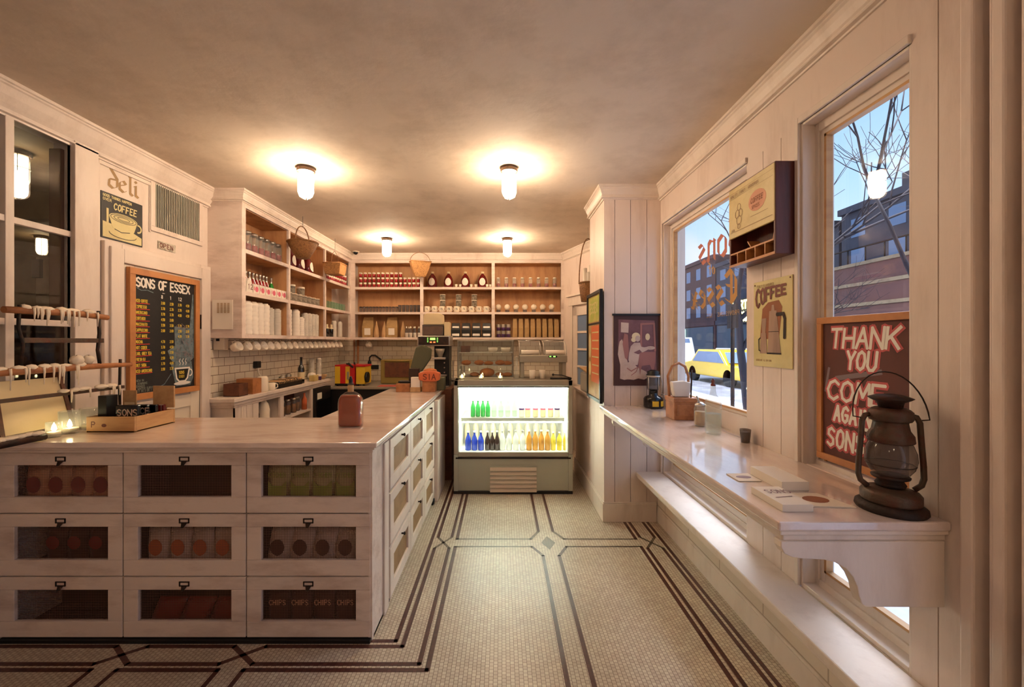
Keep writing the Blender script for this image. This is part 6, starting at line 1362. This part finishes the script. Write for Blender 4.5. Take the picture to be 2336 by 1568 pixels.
m = MB(); poly(m, pl, [(.055, .06), (.09, .05), (.12, .056), (.17, .05), (.21, .062), (.26, .052), (.29, .07), (.28, .12), (.2, .16), (.15, .21), (.12, .2), (.10, .28), (.085, .36), (.07, .40), (.05, .38), (.04, .33), (.035, .27), (.055, .18)], .012); poly(m, pl, [(.06, .46), (.125, .455), (.128, .54), (.062, .545)], .012)
poly(m, pl, [(.175, .37), (.145, .34), (.13, .28), (.125, .22), (.14, .19), (.17, .175), (.205, .18), (.215, .24), (.22, .285), (.25, .288), (.275, .30), (.30, .315), (.295, .335), (.26, .33), (.235, .335), (.225, .37)], .0128)
poly(m, pl, [(.135, .20), (.145, .10), (.165, .09), (.17, .13), (.185, .18)], .0127); poly(m, pl, ell(.205, .405, .022, .026, 14), .0136); poly(m, pl, ell(.315, .325, .04, .016, 12), .0132)
m.build('figure', 'photo_cream', t)
m = MB(); poly(m, pl, ell(.190, .425, .036, .032, 16), .0134); poly(m, pl, ell(.170, .395, .022, .02, 10), .0133); poly(m, pl, ell(.29, .42, .02, .03, 12), .0137); m.build('hair', 'cream', t)
m = MB(); poly(m, pl, [(.215, .29), (.36, .29), (.355, .20), (.34, .10), (.31, .18), (.24, .17), (.225, .09), (.21, .20)], .0122); ribbon(m, pl, [(.235, .29), (.235, .53), (.345, .535), (.355, .30)], .016, .0125); poly(m, pl, [(.09, .45), (.12, .44), (.13, .30), (.115, .22), (.095, .24), (.075, .36)], .0126)
ribbon(m, pl, [(.115, .15), (.15, .125), (.19, .15), (.235, .17)], .008, .0142); ribbon(m, pl, [(.15, .09), (.19, .12), (.22, .18)], .006, .0142); m.build('furniture', 'photo_rose', t)
m = MB(); poly(m, pl, [(.245, .515), (.335, .515), (.34, .345), (.245, .345)], .0121); poly(m, pl, [(.17, .285), (.21, .27), (.24, .29), (.22, .31)], .0145); m.build('mirror_glass', 'photo_mauve', t)
# tall board on the pier's left face
pl = RP(.866, 4.045, 1.016)
t = framed('standing_board', 'tall black framed colourful board on the left face of the pier', 'board', pl, .545, .99, .028, .026, 'black', 'kraft')
m = MB(); poly(m, pl, [(.04, .72), (.50, .72), (.50, .95), (.04, .95)], .0135); m.build('green_panel', 'snack_green', t)
m = MB(); poly(m, pl, [(.16, .16), (.50, .16), (.50, .68), (.16, .68)], .0138); m.build('orange_panel', 'snack_label', t)
m = MB(); ribbon(m, pl, [(.04, .70), (.50, .70)], .02, .014); m.build('dark_band', 'black', t)
m = MB(); write(m, pl, 'ESSEX', .10, .80, .09, .016, .0145, 0, .3, .8); poly(m, pl, ell(.1, .5, .05, .12, 14), .0145); poly(m, pl, ell(.1, .28, .045, .07, 14), .0145)
for k in range(6): ribbon(m, pl, [(.2, .62-.075*k), (.45, .62-.075*k)], .012, .0150)
m.build('lettering', 'tin_cream', t)
t = thing('leaflet_box', 'clear sided leaflet box with a sloped tan top on the low wall', 'box', (.95, 4.3, 1.013))
m = MB(); m.box(.872, 4.13, 1.013, 1.02, 4.55, 1.22); m.build('bagged_leaflets', 'plastic_film', t, bevel=.02)
m = MB(); m.box(.885, 4.15, 1.02, 1.005, 4.53, 1.20); m.build('leaflets', 'paper', t, bevel=.01)
m = MB(); m.prism([(.866, 4.12, 1.225), (.866, 4.56, 1.255), (.866, 4.56, 1.27), (.866, 4.12, 1.24)], (.16, 0, 0)); m.build('sloped_top', 'tan_paper', t, bevel=.003)

# ---------------------------------------------------------------- on the window bar
ZB = 1.0005
t = thing('camp_lantern', 'small black camp lantern with yellow panels on its base by the pier', 'lantern', (1.255, 3.40, ZB)); c = (1.262, 3.40, ZB)
m = MB(); m.lathe([(.070, 0, 0), (.078, .01, 0), (.078, .075, 0), (.066, .092, 0), (.036, .105, 0), (.036, .15, 0), (.048, .155, 0)], c, 18); m.build('fuel_tank', 'black_gloss', t)
m = MB()
for a0 in (-2.0, -1.1): 
    pts = [(c[0]+.0795*math.cos(a), c[1]+.0795*math.sin(a)) for a in [a0+i*.13 for i in range(6)]]
    for i in range(5): (xa, ya), (xb, yb_) = pts[i], pts[i+1]; m.add([(xa, ya, ZB+.018), (xb, yb_, ZB+.018), (xb, yb_, ZB+.062), (xa, ya, ZB+.062)], [(0, 1, 2, 3)])
m.build('yellow_label', 'yellow', t)
m = MB(); m.lathe([(.048, .156), (.052, .20), (.048, .255)], c, 18, cap=False); m.build('globe', 'glass_grey', t)
m = MB(); m.lathe([(.058, .255, 0), (.060, .27, 0), (.045, .285, 1), (.05, .30, 1), (.02, .315, 1)], c, 18)
for k in range(4): a = k*math.pi/2+.5; m.tube([(c[0]+.054*math.cos(a), c[1]+.054*math.sin(a), ZB+h) for h in (.15, .26)], .004, 6)
m.build('hood', ['steel', 'black'], t)
m = MB(); m.tube([(c[0]+.062, c[1], ZB+.26), (c[0]+.078, c[1], ZB+.20), (c[0]+.075, c[1], ZB+.12)], .003, 6); m.tube([(c[0]+.055, c[1]-.03, ZB+.11), (c[0]+.08, c[1]-.05, ZB+.115)], .006, 6); m.build('bail_handle', 'steel', t)
t = thing('napkin_caddy', 'carved wooden caddy with a white napkin fan and a hoop handle', 'caddy', (1.285, 2.93, ZB))
m = MB(); m.box(1.205, 2.85, ZB, 1.365, 3.0, ZB+.125); m.box(1.20, 2.845, ZB+.125, 1.367, 3.005, ZB+.155); m.box(1.22, 2.845, ZB+.03, 1.35, 2.851, ZB+.11); m.build('box', 'box_wood', t, bevel=.006)
m = MB(); m.prism([(1.228, 2.90, ZB+.156), (1.335, 2.90, ZB+.156), (1.36, 2.90, ZB+.255), (1.30, 2.90, ZB+.27), (1.21, 2.90, ZB+.262)], (0, .05, 0)); m.build('napkins', 'paper', t, bevel=.008)
m = MB(); m.tube([(1.215, 2.96, ZB+.15), (1.205, 2.96, ZB+.30), (1.235, 2.96, ZB+.37), (1.285, 2.96, ZB+.395), (1.33, 2.96, ZB+.37), (1.355, 2.96, ZB+.30), (1.35, 2.96, ZB+.15)], .010, 8); m.build('hoop_handle', 'box_wood', t)
m = MB(); m.tube([(1.33, 2.87, ZB+.15), (1.335, 2.865, ZB+.35)], .005, 6); m.build('spoon', 'iron', t)
t = thing('sugar_jar', 'clear glass sugar jar with a tan filling and metal spout', 'jar', (1.295, 2.66, ZB)); c = (1.293, 2.66, ZB)
m = MB(); m.lathe([(.034, 0), (.037, .008), (.037, .115), (.030, .13)], c, 18); m.build('glass', 'glass_clear', t)
m = MB(); m.lathe([(.031, .008), (.031, .095)], c, 14); m.build('sugar', 'tan_paper', t)
m = MB(); m.lathe([(.032, .13), (.033, .143), (.015, .155)], c, 16); m.tube([(c[0]-.005, c[1], ZB+.15), (c[0]-.022, c[1], ZB+.195)], .006, 8); m.build('spout', 'steel', t)
t = thing('glass_bottle', 'tall clear swing top bottle with a red stopper on the bar', 'bottle', (1.262, 2.436, ZB)); c = (1.262, 2.436, ZB)
m = MB(); m.lathe([(.040, 0), (.045, .010), (.046, .175), (.040, .205), (.018, .235), (.014, .265), (.014, .285)], c, 22); m.build('glass', 'glass_clear', t)
m = MB(); m.lathe([(.030, .012), (.041, .02), (.041, .12), (.041, .1215)], c, 20); m.build('liquid', 'water', t)
m = MB(); m.lathe([(.012, .285), (.016, .29), (.009, .30), (.011, .315), (.003, .33)], c, 12); m.build('stopper', 'dark_red', t)
t = thing('small_tumbler', 'little mauve brown glass tumbler against the wall on the bar', 'glass', (1.332, 2.224, ZB)); c = (1.328, 2.224, ZB)
m = MB(); m.lathe([(.022, 0), (.028, .072), (.026, .072), (.020, .006)], c, 18); m.build('glass', 'glass_smoke', t)
m = MB(); m.lathe([(.020, .006), (.0245, .06)], c, 16); m.build('wax', 'pot_grey', t)
t = thing('leaflet_stack', 'thick stack of white leaflets, nearer the wall of the two stacks', 'leaflets', (1.08, 1.58, ZB))
m = MB(); m.box(1.03, 1.50, ZB, 1.13, 1.69, ZB+.034); m.build('stack', 'paper', t, bevel=.001)
t = thing('leaflet_stack', 'lower stack of printed cards at the front edge of the bar', 'leaflets', (.96, 1.4, ZB))
m = MB(); m.box(.905, 1.315, ZB, 1.005, 1.48, ZB+.024); m.build('stack', 'paper', t, bevel=.001)
pl = Plane((.905, 1.315, ZB+.0242), (1, 0, 0), (0, 1, 0), (0, 0, 1)); m = MB(); write(m, pl, 'SONS', .02, .10, .03, .004, .0004, 0, .3, .8); ribbon(m, pl, [(.02, .06), (.08, .07)], .004, .0004); m.build('print', 'photo_mauve', t)
t = thing('postcard', 'grey edged postcard with a brown food picture on the bar', 'postcard', (1.09, 1.4, ZB))
m = MB(); m.prism([(1.035, 1.355, ZB), (1.17, 1.345, ZB), (1.135, 1.47, ZB), (1.01, 1.475, ZB)], (0, 0, .004)); m.build('card', 'ivory', t)
pl = Plane((1.085, 1.41, ZB+.0042), (1, 0, 0), (0, 1, 0), (0, 0, 1)); m = MB(); poly(m, pl, ell(0, 0, .042, .03, 18), .0004); m.build('picture', 'print_smoke', t)
m = MB(); pl = Plane((.93, 1.60, ZB), (1, 0, 0), (0, 1, 0), (0, 0, 1)); poly(m, pl, [(0, 0), (.09, .0), (.09, .09), (0, .09)], .0035, 0, .003); poly(m, pl, ell(.045, .045, .03, .016, 14), .004, 1); tag(m.build('flyer', ['paper', 'photo_mauve']), 'thin flyer with a small dark oval on the bar', 'flyer')

# big rusty barn lantern
t = thing('barn_lantern', 'large rusty barn lantern with a smoky globe and wire bail', 'lantern', (1.272, 1.335, ZB)); c = (1.272, 1.335, ZB)
m = MB(); m.lathe([(.088, 0), (.092, .006), (.090, .018), (.078, .026), (.074, .028)], c, 28); m.build('base_ring', 'rust_dark', t)
m = MB(); m.lathe([(.074, .028), (.077, .034), (.077, .056), (.070, .066), (.045, .074), (.038, .076)], c, 28); m.build('fuel_tank', 'rust', t)
m = MB(); m.lathe([(.034, .076), (.040, .085), (.032, .098), (.048, .106), (.050, .112), (.030, .118)], c, 22); m.build('burner', 'rust_dark', t)
m = MB(); m.lathe([(.046, .118), (.060, .140), (.066, .165), (.064, .190), (.056, .215), (.052, .222)], c, 26, cap=False); m.build('globe', 'glass_smoke', t)
m = MB(); m.lathe([(.056, .222), (.060, .226), (.058, .246), (.048, .262), (.044, .285), (.046, .292)], c, 26); m.build('hood', 'rust', t)
m = MB(); m.lathe([(.052, .292), (.056, .298), (.056, .322), (.048, .330), (.040, .334)], c, 26); m.build('chimney_ring', 'rust', t)
m = MB(); m.lathe([(.030, .334), (.034, .352), (.050, .360), (.058, .366), (.034, .376), (.0, .380)], c, 26); m.build('chimney_cap', 'rust_dark', t)
R_ = Vector((.93, -.37, 0)).normalized()      # side tubes lie across the view
for s_ in (-1, 1):
    q = lambda r, h: (c[0]+R_.x*r*s_, c[1]+R_.y*r*s_, c[2]+h)
    m = MB(); m.tube([q(.050, .31), q(.066, .306), q(.074, .288), q(.078, .22), q(.083, .15), q(.084, .11), q(.078, .088), q(.060, .072)], .0085, 8); m.build('side_tube', 'rust', t)
m = MB(); m.tube([(c[0]-R_.x*.060, c[1]-R_.y*.060, ZB+.235), (c[0]+R_.x*.06, c[1]+R_.y*.06, ZB+.235)], .002, 5); m.tube([(c[0]+.062*math.cos(a), c[1]+.062*math.sin(a), ZB+.15) for a in [i*math.pi/9 for i in range(18)]], .0018, 5, closed=True); m.build('globe_guard', 'iron', t)
m = MB(); n = 20; pts = []
for i in range(n+1):
    a = math.pi*i/n; rr = .098; pts.append((c[0]-R_.x*rr*math.cos(a)*1.0, c[1]-R_.y*rr*math.cos(a)+.02*math.sin(a), ZB+.300+.150*math.sin(a)))
pts = [(c[0]-R_.x*.073, c[1]-R_.y*.073, ZB+.296)]+pts+[(c[0]+R_.x*.073, c[1]+R_.y*.073, ZB+.296)]
m.tube(pts, .0022, 6); m.build('bail_handle', 'iron', t)

# ---------------------------------------------------------------- outside: snowy pavement, street, buildings, trees, cars
b = MB(); b.box(1.62, -12, -.25, 6.5, 80, -.12); struct(b, 'floor_pavement', 'snow', loc=(0, 0, 0))
b = MB(); b.box(6.5, -12, -.25, 14, 80, -.20); struct(b, 'floor_street', 'asphalt', loc=(0, 0, 0))
b = MB(); b.box(14, -12, -.25, 30, 80, -.12); struct(b, 'floor_far_pavement', 'snow', loc=(0, 0, 0))
def building(y0, y1, h, mt, label, lit, x=20, dep=7, floors=4, top=None):
    t = thing('building', label, 'building', (x, (y0+y1)/2, -.12))
    m = MB(); m.box(x, y0, -.12, x+dep, y1, h); m.box(x-.25, y0, h, x+dep, y1, h+.35); m.box(x-.12, y0, 3.1, x, y1, 3.5)
    if top: m.box(x+1, y0+top, h+.35, x+2.5, y0+top+1.2, h+1.5)
    m.build('wall', mt, t)
    m = MB(); m.box(x-.08, y0+.3, -.1, x-.01, y1-.3, 3.0); m.build('shop_front', 'shop_front', t)
    n = max(2, int((y1-y0)/2.1)); fh = (h-3.7)/(floors-1)
    for f in range(floors-1):
        for k in range(n):
            yc_ = y0+(y1-y0)*(k+.5)/n; z = 4.0+fh*f
            m = MB(); m.box(x-.03, yc_-.45, z, x-.01, yc_+.45, z+fh*.6, 1 if (f, k) in lit else 0); m.build('window', ['window_dusk', 'window_lit'], t)
    return t
building(6, 17, 8.6, 'brick_out', 'reddish brick building across the street seen in the near window', {(0, 3)}, top=4)
building(17.2, 24, 8.9, 'brick_out2', 'blue grey building across the street with dusky windows', set(), top=3)
building(24.2, 38, 8.4, 'brick_out2', 'long dark building across the street behind the painted lettering', {(0, 2)}, top=9)
building(38.2, 60, 9.4, 'brick_out', 'farthest brick building at the left of the far window', set(), floors=4)
t = thing('low_shops', 'low reddish brick shop row with cream bands across the street', 'building', (18.5, 21, -.12))
m = MB(); m.box(17.6, 14.5, -.12, 19.6, 27.0, 5.3); m.build('wall', 'brick_out', t)
m = MB()
for z in (3.3, 4.3, 5.3): m.box(17.5, 14.5, z, 17.6 if z < 5 else 19.6, 27.0, z+.16); m.build('cream_band', 'next_wall', t); m = MB()
for k in range(13): m.tube([(17.65, 14.8+k*1.0, 5.46), (17.65, 14.8+k*1.0, 6.2)], .03, 6)
m.tube([(17.65, 14.6, 6.2), (17.65, 26.9, 6.2)], .04, 6); m.build('railing', 'iron', t)
t = thing('shop_sign', 'glowing yellow two line shop sign across the street', 'sign', (19.5, 33, 3.6))
pl = Plane((19.25, 34.1, 3.25), (0, -1, 0), (0, 0, 1), (-1, 0, 0))
m = MB(); m.box(19.3, 31.2, 3.05, 19.6, 34.5, 5.05); m.box(19.6, 32.6, 4.0, 20.0, 33.1, 4.2); m.build('sign_box', 'black', t)
m = MB(); write(m, pl, 'CURT', .15, .95, .62, .16, .02, 0, .3, .95); write(m, pl, 'BOOKS', .1, .02, .62, .22, .02, 0, .25, .78); m.build('lettering', 'sign_lit', t)
t = thing('lit_shop_window', 'pale green lit shop window low across the street', 'shop window', (19.88, 46, .9))
m = MB()
for k in range(4): m.box(19.86, 44.2+k*1.25, 1.3, 19.9, 45.2+k*1.25, 2.9)
m.build('pane', 'shop_lit', t)
def tree(x, y, seed, label, h=9, lean=(-.1, 0), rb=.10):
    t = thing('bare_tree', label, 'tree', (x, y, -.12)); random.seed(seed); m = MB()
    def grow(p, d, L, r, n):
        pts = [p]; q = p; dd = d.copy(); k = 4
        for i in range(k):
            dd = (dd+Vector((random.uniform(-.16, .16), random.uniform(-.16, .16), random.uniform(-.05, .10)))).normalized(); q = q+dd*L/k; pts.append(q)
        m.tube(pts, [max(.004, r*(1-.4*i/k)) for i in range(k+1)], 5 if n < 4 else 6)
        if n == 0: return
        for j in range(3 if n > 1 else 3):
            s0 = pts[random.choice((2, 3, 4))]; nd = (dd+Vector((random.uniform(-.9, .9), random.uniform(-.9, .9), random.uniform(-.35, .6)))).normalized()
            grow(s0, nd, L*random.uniform(.6, .85), r*.55, n-1)
    grow(Vector((x, y, -.12)), Vector((lean[0], lean[1], 1)).normalized(), h*.30, rb, 5); m.build('branches', 'bark', t); return t
tree(6.0, 5.3, 11, 'bare street tree whose branches cross the near window', 11, (-.1, 0), .065)
tree(5.8, 9.6, 4, 'bare street tree whose branches cross the far window', 10)
tree(12.5, 17.5, 8, 'bare tree across the street before the brick building', 9)
m = MB(); q = P(1671, 0, 7.6); m.tube([(q.x, q.y, -.12), (q.x, q.y, 2.2)], .035, 8); m.box(q.x-.02, q.y-.15, 1.8, q.x+.02, q.y+.15, 2.25); tag(m.build('sign_post', 'iron'), 'dark street sign post standing outside the far window', 'post')
def car(name, x, y, paint, label, L=4.6, W=1.8, Hh=1.42, van=False):
    t = thing(name, label, 'car', (x, y, -.2)); z = -.2
    prof = [(-.5, .30), (-.5, .62), (-.47, .78), (-.30, .86), (-.18, 1.0*Hh), (.20, 1.0*Hh), (.34, .90), (.49, .80), (.5, .55), (.5, .30)] if not van else [(-.5, .3), (-.5, .8), (-.44, 1.0), (-.36, Hh), (.48, Hh), (.5, Hh-.15), (.5, .3)]
    m = MB(); m.prism([(x-W/2, y+a*L, z+b_) for a, b_ in prof], (W, 0, 0)); m.build('body', paint, t, bevel=.05)
    m = MB()
    zz0, zz1 = .90, Hh-.08
    m.prism([(x-W/2-.012, y-.27*L+(.02*L if van else 0), z+zz0), (x-W/2-.012, y-.17*L, z+zz1), (x-W/2-.012, y+.18*L, z+zz1), (x-W/2-.012, y+.30*L, z+zz0)], (.012, 0, 0)); m.prism([(x-W/2+.1, y-(.305 if not van else .43)*L, z+.92), (x+W/2-.1, y-(.305 if not van else .43)*L, z+.92), (x+W/2-.2, y-(.19 if not van else .365)*L-.02, z+zz1), (x-W/2+.2, y-(.19 if not van else .365)*L-.02, z+zz1)], (0, -.01, 0)); m.build('windows', 'window_dusk', t)
    for s_ in (-1, 1):
        for a in (-.32, .31):
            m = MB(); cx_ = x+s_*(W/2-.1); m.tube([(cx_-.1, y+a*L, z+.33), (cx_+.1+.0, y+a*L, z+.33)], .33, 18); m.build('wheel', 'tyre', t)
        m = MB(); m.blob((x+s_*(W/2-.28), y-.5*L-.01, z+.62), .13, .06, .10); m.build('headlight', 'headlight', t)
    return t
car('taxi', 9.6, 17.2, 'taxi', 'yellow taxi with lit headlights in the near lane outside')
car('van', 9.8, 25.0, 'van_white', 'white van with lit headlights behind the yellow taxi', 5.2, 2.0, 2.0, True)
car('taxi', 9.6, 33.0, 'taxi', 'second yellow taxi farther down the street')
car('parked_car', 12.4, 21.0, 'van_white', 'pale car in the far lane of the street')
m = MB(); random.seed(6)
for k in range(7):
    a = k*.9; m.tube([(4.3+random.uniform(-.5, .5), 6.0+.5*k, -.1), (4.4, 6.2+.5*k, .10), (4.2, 6.6+.5*k, .12), (4.1, 6.9+.5*k, -.1)], .012, 5)
tag(m.build('plant_twigs', 'bark'), 'low bare twigs poking from the snow outside the far window', 'twigs', kind='stuff')
# unseen overhead area light, added to brighten the snow outside
arealamp('snow_fill_light', (7, 12, 7.5), (0, 0, 0), 5, 16, 1500, (.95, .93, 1))
